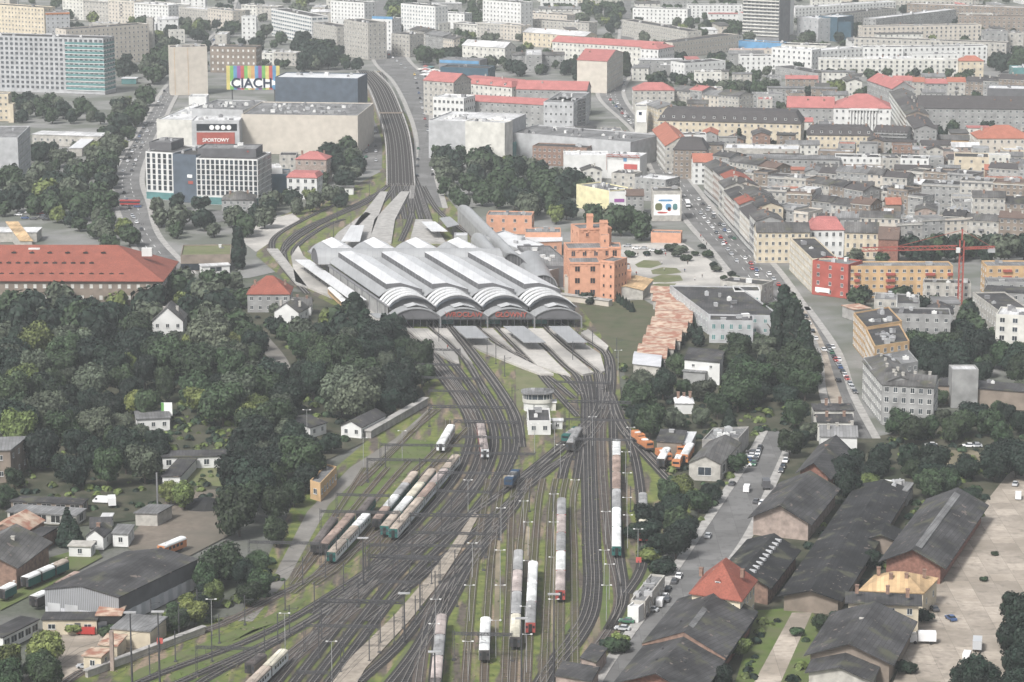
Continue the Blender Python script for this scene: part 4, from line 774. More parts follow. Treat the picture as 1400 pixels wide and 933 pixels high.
B('station_canopy', 'pale long flat roof at the left edge above the long red roof', 'building', (-20, 318), (50, 318), 14, 5, 'plaster', 'slab', 'roofwhite', nf=0)
B('footbridge', 'slanting pale roofed walkway beside the long red roof at the left', 'walkway', (28, 330), (44, 330), (24, 304), 6, 'plaster', 'slab', 'sheetorange', nf=0)
def red_bits(t, L, d, h, T):
    for x, z, w, hh in ((.55, 9.5, 5, 3.5), (.93, 9.5, 4.5, 3.6), (.68, 9.6, 2, 2)):
        m = MB(); m.box(-w/2, w/2, -1, 1, 0, hh); m.obj('chimney', 'white', t, (L*x, d*.45, h+z-2))
    em = MB(); em.add([(-1.6, 0, 0), (0, -.6, 0), (1.6, 0, 0), (0, -.7, 1.1), (0, 2, .9)], [(0, 1, 3), (1, 2, 3), (0, 3, 4), (3, 2, 4)], 0); em.box(-1, 1, -.75, -.6, .05, .7, 1)
    me = em.mesh('eyebrow_dormer', ['tilered', 'black'])
    for j in range(26): link('eyebrow_dormer', me, t, (4+j*(L-22)/25, 4.2, h+2.2), 0)
    for j in range(24): link('eyebrow_dormer', me, t, (6+j*(L-30)/25, 11, h+5.8), 0)
    for j in range(9): link('eyebrow_dormer', me, t, (40+j*(L-60)/9, 17.5, h+9.2), 0)
B('hospital_building', 'very long dark brick building under a broad red tiled hipped roof', 'building', (-190, 384), (221, 385), 46, 15, 'brownwall', 'hip', 'tilered', 12, nf=3, bay=4, glass='offwhite', ov=1, chim=0, extra=red_bits); landmark('the long red roof', (110, 360))
B('pavilion', 'brown low pavilion with a planted green roof below the avenue', 'pavilion', (247, 351), (315, 350), 28, 7, 'brownwall', 'flat', 'lawn', nf=0, clutter=2, extra=lowglass(3.5)); landmark('the green-roofed pavilion', (280, 350))
B('pavilion', 'small white annex under the green-roofed brown pavilion', 'annex', (276, 365), (314, 363), 6, 3.5, 'white', 'slab', 'roofwhite', nf=1, bay=8, win=(5, 2))
B('villa', 'white villa with a steep grey roof edged in red among the park trees', 'house', (208, 440), (250, 440), 14, 8, 'white', 'gable', 'roofgrey', 6, nf=2, bay=3.4, axis='y'); landmark('the grey-roofed villa', (235, 435))
B('villa', 'house with bright orange-red hipped roof left of the train hall', 'house', (338, 403), (396, 403), 16, 8, 'greywall', 'hip', 'tilered', 7, nf=2, bay=3.4, chim=3); landmark('the orange-red hipped roof', (368, 395))
B('small_house', 'grey-roofed white gabled house just below the orange-red hipped roof', 'house', (375, 426), (408, 428), 12, 5, 'white', 'gable', 'roofgrey', 4, nf=1, bay=4, axis='y')
B('small_house', 'white annexe with arched door right of the white gabled house', 'house', (398, 418), (425, 418), 10, 4.5, 'white', 'gable', 'roofgrey', 2.5, nf=1, bay=4)
B('kiosk', 'low building with a pale flat roof hidden in the middle of the park', 'building', (187, 574), (232, 572), 12, 4.5, 'white', 'slab', 'tarlight', nf=1, bay=3)
B('kiosk', 'grey-roofed white and blue low shed in the trees beside the gravel lane', 'shed', (424, 585), (446, 578), 16, 4, 'white', 'gable', 'tar', 1.6, nf=1, bay=4)
B('kiosk', 'long low white hut half hidden in trees beside the retaining wall', 'hut', (494, 585), (527, 568), 8, 4, 'white', 'gable', 'tar', 2, nf=1, bay=3)
B('garden_wall', 'long pale retaining wall curving between the trees and the tracks', 'wall', (507, 590), (585, 545), 2, 2.6, 'concrete', 'slab', 'concrete', nf=0)
B('garage_row', 'sloping grey garage row with a white side wall beside the small lawn', 'garage', (222, 652), (246, 652), (268, 628), 3.5, 'white', 'slab', 'tar', nf=0); landmark('the grey garage row', (245, 645))
B('garage_row', 'long low white building with dark roof at the top of the small lawn', 'building', (222, 626), (308, 624), 8, 4, 'white', 'slab', 'tar', nf=1, bay=4, win=(1.6, 1.8))
sheet('lawn', [(250, 665), (268, 638), (308, 640), (312, 665)], 'lawn', .07)
B('garage_row', 'upper row of dark lock-up garages at the left', 'garage', (15, 686), (112, 690), 6, 3.2, 'brownwall', 'slab', 'tar', nf=1, bay=4, win=(2.8, 2.2), glass='black')
B('garage_row', 'lower row of pale roofed lock-up garages at the left', 'garage', (10, 700), (104, 706), 8, 3.2, 'plaster', 'slab', 'tarlight', nf=1, bay=4, win=(2.8, 2.2), glass='black')
B('old_house', 'brown-walled grey-roofed house at the left edge among dark trees', 'house', (-40, 618), (14, 616), (36, 598), 11, 'brownwall', 'slab', 'tarlight', nf=2, bay=5)
B('engine_shed', 'large dark grey gabled shed with a brick end at the left edge', 'shed', (-70, 772), (22, 775), (66, 742), 7, 'brickold', 'gable', 'roofgrey', 5, axis='y', nf=0, chim=2, ov=1); landmark('the dark engine shed', (30, 760))
B('workshop', 'red-brown and grey roofed low workshop above the dark engine shed', 'workshop', (-20, 728), (30, 731), (60, 712), 5, 'brickold', 'gable', 'rustroof', 3, axis='y', nf=0)
B('workshop', 'small dark roofed lean-to beside the fir trees', 'workshop', (30, 737), (52, 737), (78, 722), 4.5, 'brickold', 'slab', 'tar', nf=0)
B('cottage', 'small white gabled cottage with dark roof above the big corrugated warehouse', 'cottage', (118, 734), (141, 735), (152, 725), 4, 'white', 'gable', 'tar', 2.2, axis='y', nf=1, bay=4, chim=1); landmark('the white cottages', (140, 735))
B('cottage', 'long dark-roofed white cottage at the back of the cottage group', 'cottage', (124, 722), (152, 721), 8, 4.5, 'white', 'gable', 'tar', 2, nf=1, bay=4, chim=0)
B('cottage', 'white cottage with flat grey roof at the right of the cottage group', 'cottage', (154, 730), (175, 731), (183, 719), 4, 'white', 'slab', 'tarlight', nf=1, bay=4)
B('hut', 'tiny flat-roofed white hut in front of the cottages', 'hut', (94, 747), (124, 748), 5, 3.2, 'white', 'slab', 'plaster', nf=1, bay=4)
B('hut', 'small bright white cube hut behind the cottages', 'hut', (139, 708), (152, 708), 4, 3.5, 'white', 'slab', 'roofwhite', nf=0)
def whx(t, L, d, h, T):
    m = MB(); m.add([T(L+.05, .3, 3.8), T(L+.05, d-.3, 3.8), T(L+.05, d-.3, h-.1), T(L+.05, .3, h-.1)], [(0, 1, 2, 3)]); m.obj('side_cladding', 'darkgrey', t)
    for x in (.12, .36): m = MB(); m.box(L*x-2, L*x+2, -.12, -.02, 0, 4.8); m.obj('loading_door', 'lightgrey', t)
B('warehouse', 'big grey corrugated warehouse with a broad dark low-pitched roof', 'warehouse', (61, 806), (162, 817), (270, 765), 8.5, 'corr', 'gable', 'tar', 2.0, axis='y', nf=0, chim=0, base=('corrwhite', 3.6), extra=whx, ov=.3); landmark('the corrugated warehouse', (165, 800))
B('workshop', 'low cream workshop wing with small windows under the corrugated warehouse front', 'workshop', (58, 848), (132, 848), 6, 4.2, 'cream', 'slab', 'tar', nf=1, bay=4, win=(1.8, 1.3))
B('carport', 'open rust-roofed carport before the corrugated warehouse', 'shed', (132, 842), (165, 842), 14, 5, 'black', 'slab', 'rustroof', nf=0)  # black walls stand in for the shade under the open roof
B('workshop', 'cream workshop with bluish grey flat roof right of the rusty carport', 'workshop', (153, 860), (205, 864), (227, 845), 5, 'cream', 'slab', 'tarlight', nf=0)
B('hut', 'small cream gatehouse with brown roof beside the works yard', 'hut', (114, 897), (138, 899), (150, 889), 4, 'cream', 'slab', 'rustroof', nf=1, bay=3)
B('hut', 'brown-roofed cream lean-to behind the gatehouse', 'hut', (136, 882), (160, 884), (172, 870), 4, 'cream', 'slab', 'rustroof', nf=0)
B('chimney_stack', 'short square cream chimney stack beside the gatehouse', 'chimney', (149, 868), (154, 868), 1.6, 10, 'pinkwall', 'flat', 'tar', nf=0, clutter=0)
B('garage_row', 'dark flat-roofed shed with white glazed side at the lower left', 'shed', (-20, 868), (4, 872), (52, 848), 4, 'white', 'slab', 'tar', nf=1, bay=3, win=(2.4, 1.8), sides=(0, 1, 1))
B('gate_office', 'yellow flat-roofed trackside office beside the gravel lane', 'office', (424, 660), (438, 664), (457, 640), 5.5, 'ochre', 'flat', 'tarlight', nf=1, bay=3.5, win=(1.5, 1.6), clutter=1); landmark('the yellow trackside office', (440, 655))
B('yard_wall', 'long pale low wall between the works yard and the diagonal tracks', 'wall', (120, 918), (280, 858), 1, 1.8, 'plaster', 'slab', 'concrete', nf=0)
B('lock_up_shed', 'grey roofed small shed beside the slag heap', 'shed', (185, 702), (215, 703), (235, 692), 4, 'plaster', 'slab', 'tarlight', nf=0)
B('tall_chimney', 'slim white and dark metal chimney left of the slag heap', 'chimney', (213, 650), (215, 650), .8, 13, 'midgrey', 'flat', 'tar', nf=0, clutter=0)
hp = thing('slag_heap', 'dark cone-shaped heap of slag in the dirt yard', 'heap', P(282, 692)); m = MB()
for i in range(12):
    a = 2*math.pi*i/12; m.v.append((9*math.cos(a)*(1+.15*math.sin(3*a)), 7*math.sin(a), 0)); m.v.append((4*math.cos(a+.2), 3*math.sin(a), 2.1))
m.v.append((.3, 0, 3)); m.f += [(2*i, (2*i+2) % 24, (2*i+3) % 24, 2*i+1) for i in range(12)]+[(2*i+1, (2*i+3) % 24, 24) for i in range(12)]; m.m += [0]*24; m.obj('heap', 'black', hp)
sp = thing('billboard', 'small white billboard with coloured picture above the park kiosk', 'billboard', P(227, 580)); m = MB(); m.box(-1.6, 2.4, 0, .2, 3, 8); m.obj('panel', 'paint', sp); m = MB(); m.box(-1.6, -.6, -.05, 0, 3, 8); m.obj('green_strip', 'sign_green', sp); m = MB(); m.bar((0, .2, 0), (0, .2, 3), .3); m.obj('post', 'steel', sp)
# ---------------------------------------------------------------- the city, centre and right
G = ['greywall', 'plaster', 'beige', 'concrete', 'offwhite', 'brownwall']
# top centre
B('apartment_building', 'white balcony-banded block behind the dark tree at the top', 'building', (371, 13), (426, 24), 16, 24, 'white', nf=7, bay=5, win=(3.6, 1.4), clutter=4, glass='glassblue'); landmark('the white banded block', (398, 35))
B('apartment_building', 'grey and white stepped block right of the white banded block', 'building', (428, 32), (460, 38), 14, 20, 'plaster', nf=6, bay=4, clutter=2)
B('apartment_building', 'tall pale building with dark stairwell strip beside the top street', 'building', (470, 28), (503, 33), 18, 30, 'plaster', nf=8, bay=4, clutter=3)
B('apartment_building', 'cream tall block at the very top left of the top street', 'building', (452, 2), (498, 5), 16, 24, 'white', nf=7, bay=4)
B('office_building', 'white tall narrow block with blue rooftop standing in the top street', 'office building', (508, 27), (536, 28), 20, 26, 'white', nf=7, bay=4, extra=lambda t, L, d, h, T: sign(t, 'blue_top', L, 2.6, 'sky_blue', (L/2, 2, h+.2), 1)); landmark('the blue-topped white block', (522, 50))
B('tenement_house', 'grey-roofed pale corner building right of the blue-topped white block', 'building', (535, 47), (560, 49), 18, 18, 'plaster', nf=5, bay=3.5)
terrace((560, 42), (620, 52), 3, 16, 15, ['plaster', 'greywall', 'beige'], ['roofgrey', 'tarlight'])
B('apartment_building', 'white tower block at the top above the green tree belt', 'building', (548, 6), (595, 10), 16, 28, 'white', nf=8, bay=3.5, glass='glassblue')
B('apartment_building', 'white low slab beside the tall white tower at the top', 'building', (595, 18), (635, 20), 14, 14, 'white', nf=4, bay=4)
B('apartment_building', 'white block at the top right of the tree belt', 'building', (660, 1), (712, 5), 16, 30, 'white', nf=8, bay=4)
B('market_hall', 'blue-fascia low building beside the market stalls', 'market hall', (600, 82), (656, 84), 18, 10, 'midgrey', 'flat', 'tarlight', nf=0, extra=lambda t, L, d, h, T: sign(t, 'blue_fascia', L*.95, 2.4, 'sky_blue', (L/2, -.05, h-2.4))); landmark('the blue-fascia hall', (630, 92))
B('office_building', 'dark blue-grey box in front of the blue-fascia hall', 'building', (602, 93), (667, 95), 20, 11, 'glassblue', 'flat', 'tar', nf=0)
B('tenement_house', 'white stepped-gable building right behind the blue-fascia hall', 'building', (632, 62), (690, 66), 16, 14, 'offwhite', 'gable', 'roofwhite', 4, nf=3, bay=4)
for a_, b_, n_, h_ in (((85, -2), (230, 8), 4, 20), ((196, 5), (318, 18), 3, 15), ((230, 40), (232, 41), 1, 12), ((352, 72), (405, 74), 2, 10), ((0, 26), (60, 30), 2, 18), ((560, 30), (600, 34), 1, 12), ((620, 30), (712, 38), 3, 12), ((260, 10), (330, 14), 2, 14), ((330, 6), (380, 8), 2, 14)):
    terrace(a_, b_, n_, 14, h_, ['offwhite', 'plaster', 'beige', 'white'], ['tarlight', 'roofwhite'], roof='flat', desc='block', name='apartment_building', bay=4)
# centre: grey hall and neighbours
B('retail_hall', 'large pale grey blank-walled hall right of the viaduct', 'hall', (586, 166), (690, 170), 46, 23, 'lightgrey', 'flat', 'roofwhite', nf=0, clutter=16); landmark('the pale grey hall', (640, 195))
B('retail_hall', 'long low pale grey hall extension toward the boulevard', 'hall', (690, 182), (862, 196), 40, 15, 'lightgrey', 'flat', 'tarlight', nf=0, clutter=20)
B('retail_hall', 'slightly raised white corner of the pale grey hall', 'hall', (636, 167), (690, 170), 12, 25, 'offwhite', 'flat', 'roofwhite', nf=0, clutter=5)
B('office_building', 'small teal glass-fronted box beside the pale grey hall', 'office building', (690, 196), (706, 196), 12, 10, 'glassteal', 'flat', 'tarlight', nf=0)
B('office_building', 'curved white office corner with dark window band above the pale grey hall', 'office building', (592, 134), (634, 136), 20, 20, 'white', 'flat', 'roofwhite', nf=4, bay=3, win=(1.6, 1.8), clutter=4)
B('tenement_house', 'grey tall building with pink-red roof right of the viaduct street', 'building', (579, 110), (620, 113), 22, 24, 'plaster', 'gable', 'tilepink', 5, nf=6, bay=4, chim=2); landmark('the pink-roofed corner house', (600, 120))
B('tenement_house', 'long grey building with pink roof strip behind the pale grey hall', 'building', (638, 138), (748, 144), 18, 16, 'greywall', 'gable', 'tilepink', 3, nf=4, bay=4)
B('tenement_house', 'white-fronted roofed block behind the long pink-roofed one', 'building', (624, 113), (700, 120), 20, 18, 'offwhite', 'mansard', 'tilepink', 4, nf=4, bay=4, dorm=4)
B('tenement_house', 'broad house with a wide pinkish red roof near the boulevard', 'building', (706, 122), (802, 124), 20, 18, 'greywall', 'gable', 'tilepink', 5, nf=4, bay=4); landmark('the wide pinkish roof', (755, 115))
B('office_building', 'grey office with curved window bands left of the boulevard', 'office building', (749, 138), (784, 140), 20, 20, 'midgrey', 'flat', 'tarlight', nf=5, bay=5, win=(4, 1.6))
B('office_building', 'plain grey block facing the boulevard with a slate roof', 'building', (784, 142), (806, 128), 20, 20, 'lightgrey', 'flat', 'tarlight', nf=4, bay=3, clutter=4)
B('tenement_house', 'large blank beige gabled house with a pink roof at the boulevard bend', 'building', (789, 82), (830, 84), (852, 72), 24, 'beige', 'gable', 'tilepink', 5, nf=6, bay=4, sides=(0, 1, 1)); landmark('the blank beige gable', (810, 105))
B('palace_block', 'long cream block with pink roofs running right at the top centre', 'building', (715, 44), (800, 50), 18, 12, 'cream', 'gable', 'roofwhite', 3, nf=3, bay=5)
B('palace_block', 'long building with bright pink roof above the blank beige gable', 'building', (755, 57), (900, 66), 18, 17, 'offwhite', 'gable', 'tilepink', 4, nf=4, bay=4)
B('tenement_house', 'white pink-roofed house end facing the boulevard at the top', 'building', (900, 68), (922, 64), 16, 17, 'white', 'hip', 'tilepink', 4, nf=4, bay=3.5)
B('slab_block', 'very long low beige slab leading toward the tall tower block', 'building', (920, 60), (1010, 48), 16, 13, 'beige', nf=3, bay=4)
B('slab_block', 'long grey slab behind the beige one left of the tall tower block', 'building', (850, 28), (940, 44), 14, 14, 'plaster', nf=4, bay=4)
B('slab_block', 'long grey-roofed slab at the top left of the tall tower block', 'building', (712, 18), (775, 22), 14, 14, 'beige', nf=4, bay=4)
B('slab_block', 'white low slab under the top edge left of the tower block', 'building', (865, 12), (940, 14), 14, 14, 'white', nf=4, bay=4)
B('slab_block', 'white slab directly left of the tall tower block at the top', 'building', (940, 8), (1015, 8), 14, 12, 'white', nf=4, bay=4)
B('slab_block', 'grey slab amid the trees above the bright pink roof', 'building', (725, 28), (805, 33), 14, 12, 'plaster', nf=4, bay=4)
def tower(t, L, d, h, T):
    for i in range(20):
        m = MB(); z = 6+(h-7)*i/20; m.box(.2, L-.2, -.9, -.02, z, z+1.05); m.obj('balcony_band', 'offwhite', t)
B('tower_block', 'tall banded grey tower block with a white right end at the top', 'tower block', (1017, -48), (1067, -46), 22, 68, 'midgrey', 'flat', 'tar', nf=20, bay=3.6, win=(2.4, 1.7), extra=tower, sides=(1, 0, 0), frame='lightgrey', ws=5, maxw=100); landmark('the tall tower block', (1045, 30))
B('tower_block', 'white stair tower joined to the right end of the tall tower block', 'tower block', (1068, -50), (1087, -52), 16, 66, 'white', 'flat', 'tarlight', nf=0)
B('podium', 'low bright blue fascia building at the foot of the tower block', 'building', (1008, 57), (1072, 61), 14, 6, 'sky_blue', 'flat', 'tarlight', nf=0)
B('office_building', 'grey-blue left half of the blue office block right of the tower', 'office building', (1090, 24), (1119, 27), 22, 20, 'lightgrey', 'flat', 'metalwhite', nf=4, bay=6, glass='glassblue', clutter=2)
B('office_building', 'dark blue glass office block with white curved roof edge right of the tower', 'office building', (1119, 23), (1145, 25), 24, 21, 'glassblue', 'flat', 'metalwhite', nf=0, clutter=2); landmark('the dark blue glass block', (1125, 40))
B('office_building', 'low navy cube at the right end of the blue office block', 'office building', (1145, 31), (1164, 31), 18, 17, 'glassblue', 'flat', 'tar', nf=0)
# post-war slabs top right
for (a_, b_, D_, h_, w_) in (((1087, 12), (1225, 3), 14, 13, 'white'), ((1140, 22), (1226, 12), 14, 12, 'plaster'), ((1198, 27), (1308, 14), 14, 14, 'greywall'), ((1180, 38), (1342, 35), 14, 14, 'beige'), ((1168, 53), (1376, 60), 14, 15, 'plaster'), ((1055, 66), (1110, 70), 14, 17, 'white'), ((1120, 82), (1310, 83), 12, 13, 'offwhite'), ((1100, 72), (1180, 66), 14, 15, 'white'), ((1180, 66), (1235, 66), 14, 15, 'white'), ((1235, 66), (1350, 64), 14, 14, 'white'), ((1240, 6), (1400, 12), 14, 14, 'brownwall'), ((1310, 22), (1410, 24), 14, 14, 'brownwall'), ((1230, -4), (1330, -2), 14, 14, 'plaster'), ((1346, 44), (1378, 44), 16, 20, 'greywall'), ((1378, 46), (1400, 46), 16, 18, 'plaster')):
    B('slab_block', None, 'building', a_, b_, D_, h_, w_, 'flat', R.choice(['roofwhite', 'tarlight', 'tar']), nf=4, bay=4.4, win=(1.5, 1.7), desc={'white': 'white', 'plaster': 'beige', 'greywall': 'grey', 'beige': 'sand-coloured', 'offwhite': 'off-white', 'brownwall': 'brownish'}[w_]+' long flat-roofed slab', clutter=5)
B('tenement_house', 'small house with orange hipped roof among the slabs at the far right', 'building', (1312, 84), (1345, 84), 12, 13, 'cream', 'hip', 'tileorange', 4, nf=3, bay=4)
B('house', 'small pink-roofed house at the top right corner of the picture', 'house', (1306, 6), (1325, 6), 12, 8, 'white', 'gable', 'tilepink', 4, nf=2)
B('office_building', 'green-fronted building with white roof edge at the far right', 'building', (1385, 94), (1420, 94), 16, 13, 'glassteal', 'flat', 'metalwhite', nf=0)
B('depot', 'long white-edged dark flat roof at the far right', 'building', (1350, 122), (1430, 124), 22, 9, 'darkgrey', 'flat', 'metalwhite', nf=0)
B('slab_block', 'white low flat-roofed block left of the round trees below the tower', 'building', (936, 88), (992, 84), 18, 13, 'white', nf=3, bay=4)
B('slab_block', 'white four-storey block with tidy windows below the tall tower block', 'building', (1012, 78), (1056, 78), 16, 14, 'white', nf=4, bay=3.8)
B('slab_block', 'long white building below the blue podium', 'building', (1068, 62), (1130, 64), 18, 16, 'offwhite', nf=0)
B('slab_block', 'grey flat long roof among green trees below the white building', 'building', (1060, 92), (1118, 102), 16, 8, 'greywall', nf=2)
# second band
B('tenement_house', 'pink-red pointed roof house left of the dark long roof', 'building', (866, 124), (922, 124), 16, 15, 'plaster', 'hip', 'tilepink', 5, nf=4, bay=3.6); landmark('the pointed pink roof', (894, 118))
terrace((870, 140), (900, 152), 2, 16, 15, ['offwhite', 'cream'], ['roofwhite', 'tarlight'])
terrace((922, 122), (1010, 132), 4, 16, 14, ['plaster', 'greywall', 'beige'], ['roofgrey', 'tilepink', 'tarlight'])
B('courts_building', 'very long building under a dark slate mansard with white dormers', 'building', (900, 165), (1095, 170), 24, 16, 'cream', 'mansard', 'slate', 7, nf=4, bay=4, dorm=14, chim=6); landmark('the long slate mansard', (1000, 155))
B('tenement_house', 'cream house below the long slate mansard with a tree at its left', 'building', (1014, 172), (1062, 174), 14, 12, 'cream', 'gable', 'roofgrey', 3, nf=3, bay=3.4)
def cols_f(t, L, d, h, T):
    for j in range(9): m = MB(); m.cyl(0, 0, 3.5, h-1.2, .55, .45, 10); m.obj('column', 'white', t, (L*(.30+.055*j), -.9, 0))
    m = MB(); m.box(L*.27, L*.78, -1.6, -.02, h-1.2, h+.1); m.obj('entablature', 'white', t)
B('court_house', 'columned white court house under a broad pinkish hipped roof', 'court house', (1140, 148), (1218, 149), 30, 18, 'white', 'hip', 'tilepink', 8, nf=4, bay=4, extra=cols_f, chim=2); landmark('the columned court house', (1180, 155))
B('court_wing', 'long wing with bright pink roof left of the columned court house', 'building', (1076, 147), (1140, 148), 22, 17, 'greywall', 'gable', 'tilepink', 6, nf=4, bay=4)
B('court_wing', 'long grey wing under a dark tiled roof right of the columned court house', 'building', (1256, 148), (1430, 150), 24, 15, 'greywall', 'gable', 'slate', 7, nf=4, bay=4, chim=6); landmark('the long dark wing', (1330, 145))
B('tenement_house', 'tall house with pinkish tiled roof at a street corner above the court', 'building', (1186, 110), (1220, 122), 16, 18, 'greywall', 'gable', 'tilepink', 5, nf=4, bay=3.6)
terrace((1222, 113), (1320, 114), 4, 16, 14, ['greywall', 'plaster'], ['tilepink', 'tileorange'], bay=3.6)
terrace((1215, 125), (1250, 175), 4, 14, 15, ['greywall', 'plaster', 'brownwall'], ['roofgrey', 'slate'])
terrace((1320, 108), (1400, 112), 3, 14, 12, ['brownwall', 'greywall'], ['slate', 'tar'])
B('tenement_house', 'cream house with dark mansard and round dormers in front of the court', 'building', (1104, 185), (1194, 186), 18, 13, 'cream', 'mansard', 'slate', 5, nf=3, bay=3.6, dorm=7); landmark('the cream mansard house', (1150, 190))
B('tenement_house', 'tan house with dark mansard left of the cream mansard house', 'building', (1045, 170), (1086, 172), 16, 12, 'cream', 'mansard', 'slate', 4.5, nf=3, bay=3.6, dorm=3)
def scaf(t, L, d, h, T):
    m = MB()
    for j in range(int(L/2.4)+1): m.bar((j*2.4, -1.2, 0), (j*2.4, -1.2, h+1), .14)
    for k in range(int(h/2)): m.box(0, L, -1.3, -.2, k*2+1.8, k*2+1.95)
    m.obj('scaffolding', 'galv', t)
B('tenement_house', 'grey house wrapped in scaffolding right of the cream mansard house', 'building', (1195, 180), (1240, 182), 16, 13, 'greywall', 'gable', 'slate', 3, nf=4, bay=3, extra=scaf)
B('tenement_house', 'tan house with dark roof right of the scaffolded house', 'building', (1246, 181), (1280, 182), 14, 11, 'plaster', 'gable', 'slate', 4, nf=3, bay=3.4)
B('workshop', 'ochre-walled low building with a dark lean roof', 'building', (1281, 191), (1325, 192), 16, 7, 'ochre', 'gable', 'roofgrey', 2, nf=0)
B('villa', 'beige house with a large bright orange hipped roof at the far right', 'house', (1337, 190), (1412, 190), 26, 12, 'beige', 'hip', 'tileorange', 7, nf=3, bay=4); landmark('the bright orange roof', (1375, 185))
B('tenement_house', 'low ochre flat-roofed house under the bright orange roof', 'building', (1374, 207), (1410, 207), 14, 7, 'cream', 'flat', 'roofwhite', nf=2)
# boulevard, right side upper
B('tenement_house', 'red-orange tiled corner house facing the boulevard', 'building', (892, 178), (910, 200), 16, 16, 'plaster', 'gable', 'tileorange', 5, nf=4, bay=3, axis='x', chim=2); landmark('the red boulevard corner house', (905, 185))
B('tenement_house', 'bright white blank wall house beside the red corner house', 'building', (910, 186), (966, 186), 12, 14, 'white', 'flat', 'tar', nf=0)
B('tenement_house', 'grey slate-domed mansard house beside the boulevard', 'building', (921, 205), (966, 206), 16, 17, 'brownwall', 'mansard', 'slate', 6, nf=5, bay=3); landmark('the slate mansard corner', (943, 205))
B('tenement_house', 'white house with small red gable in front of the slate mansard corner', 'building', (948, 222), (975, 222), 14, 13, 'white', 'gable', 'tileorange', 4, nf=4, bay=3)
B('warehouse', 'broad white-roofed low building below the long slate mansard', 'building', (990, 204), (1092, 206), 20, 11, 'plaster', 'flat', 'metalwhite', nf=0, clutter=6)
B('office_building', 'long grey building with rows of windows below the white roof', 'building', (990, 216), (1148, 219), 16, 12, 'greywall', 'slab', 'tarlight', nf=3, bay=3.4)
B('apartment_building', 'bright white curved apartment block', 'building', (1142, 216), (1204, 217), 14, 12, 'white', nf=4, bay=3.4, clutter=3); landmark('the bright white flats', (1172, 225))
B('apartment_building', 'grey and white flats right of the bright white flats', 'building', (1205, 218), (1231, 218), 14, 12, 'plaster', nf=4, bay=3.4)
B('apartment_building', 'white flats at the left of the dark round tree', 'building', (1231, 218), (1270, 219), 14, 12, 'white', nf=4, bay=3.4)
B('apartment_building', 'cream stuccoed flats right of the dark round tree', 'building', (1305, 216), (1352, 217), 18, 13, 'cream', nf=3, bay=5)
# dense tenement quarter right of the boulevard
rowsQ = [((963, 222), (1036, 286), 7, 13, 18, 1), ((983, 252), (1034, 306), 5, 13, 17, 1)]
for a_, b_, n_, D_, h_, _ in rowsQ:
    terrace(a_, b_, n_, D_, h_, ['plaster', 'pinkwall', 'greywall', 'beige', 'greywall', 'offwhite', 'cream'], ['roofgrey', 'tar', 'tilered', 'slate', 'roofgrey'], desc='tenement', bay=2.8, base=('darkgrey', 3.4))
qr = [((975, 216), (1060, 228), 5, 14, 13), ((1000, 236), (1120, 246), 7, 14, 13), ((1120, 236), (1240, 244), 6, 13, 12), ((1010, 262), (1110, 266), 5, 13, 15), ((1110, 250), (1180, 262), 4, 13, 12), ((1035, 284), (1105, 292), 4, 14, 14), ((1110, 276), (1190, 284), 4, 13, 13), ((1180, 258), (1262, 268), 5, 12, 11), ((1100, 298), (1230, 302), 5, 13, 11), ((1260, 250), (1400, 256), 5, 16, 13), ((1330, 274), (1420, 276), 3, 16, 14), ((1226, 305), (1330, 300), 5, 12, 10), ((1290, 296), (1410, 302), 5, 12, 11), ((1240, 232), (1330, 240), 4, 14, 11), ((1352, 228), (1420, 232), 3, 14, 12)]
wq_ = [['greywall', 'plaster', 'brownwall', 'greywall', 'offwhite'], ['plaster', 'brownwall', 'greywall'], ['concrete', 'greywall', 'beige', 'plaster']]
rq_ = [['roofgrey', 'tar', 'slate', 'tarlight'], ['tar', 'roofgrey', 'tilebrown', 'roofgrey', 'tileorange'], ['slate', 'tarlight', 'roofgrey']]
for i, (a_, b_, n_, D_, h_) in enumerate(qr):
    terrace(a_, b_, max(2, int(n_*.75)), D_, h_+2.5, wq_[i % 3], rq_[(i*2+1) % 3], desc='tenement', bay=3, roof='flat' if i % 2 else 'gable', rh=2.2)
B('tenement_house', 'windowless pale grey gable wall among the dark tenement roofs', 'building', (1087, 260), (1110, 262), 12, 14, 'lightgrey', 'flat', 'roofwhite', nf=0)
B('market_tent', 'small white pitched tent roof among the tenement roofs', 'tent', (1118, 271), (1137, 271), 9, 4, 'white', 'hip', 'metalwhite', 3, nf=0)
B('shed', 'long pale concrete blank wall left of the dark round trees', 'building', (1222, 282), (1285, 280), 10, 7, 'lightgrey', 'flat', 'roofwhite', nf=0)
B('tenement_house', 'small orange tiled roof left of the pale concrete wall', 'building', (1212, 280), (1232, 280), 8, 8, 'brownwall', 'gable', 'tileorange', 3, nf=0)
# street front nearer
B('tenement_house', 'ochre tenement with grey roof facing the boulevard end', 'building', (1035, 318), (1107, 318), 15, 15, 'cream', 'gable', 'roofgrey', 3.5, nf=4, bay=3, dorm=0, lm=None, chim=3); landmark('the ochre tenement', (1070, 340))
B('tenement_house', 'white tenement with bright pinkish-red mansard roof', 'building', (1107, 315), (1154, 315), 14, 14, 'white', 'mansard', 'tilepink', 5, nf=3, bay=3.2, win=(1.2, 1.9)); landmark('the red-mansard white house', (1130, 330))
B('tenement_house', 'cream tenement with grey roof right of the red-mansard white house', 'building', (1155, 318), (1201, 319), 14, 13, 'cream', 'gable', 'roofgrey', 4, nf=3, bay=3, win=(1.1, 1.9))
B('tenement_house', 'unrendered brick house with brown roof right of the cream tenement', 'building', (1201, 327), (1228, 328), 12, 12, 'brick', 'gable', 'tilebrown', 5, nf=0)
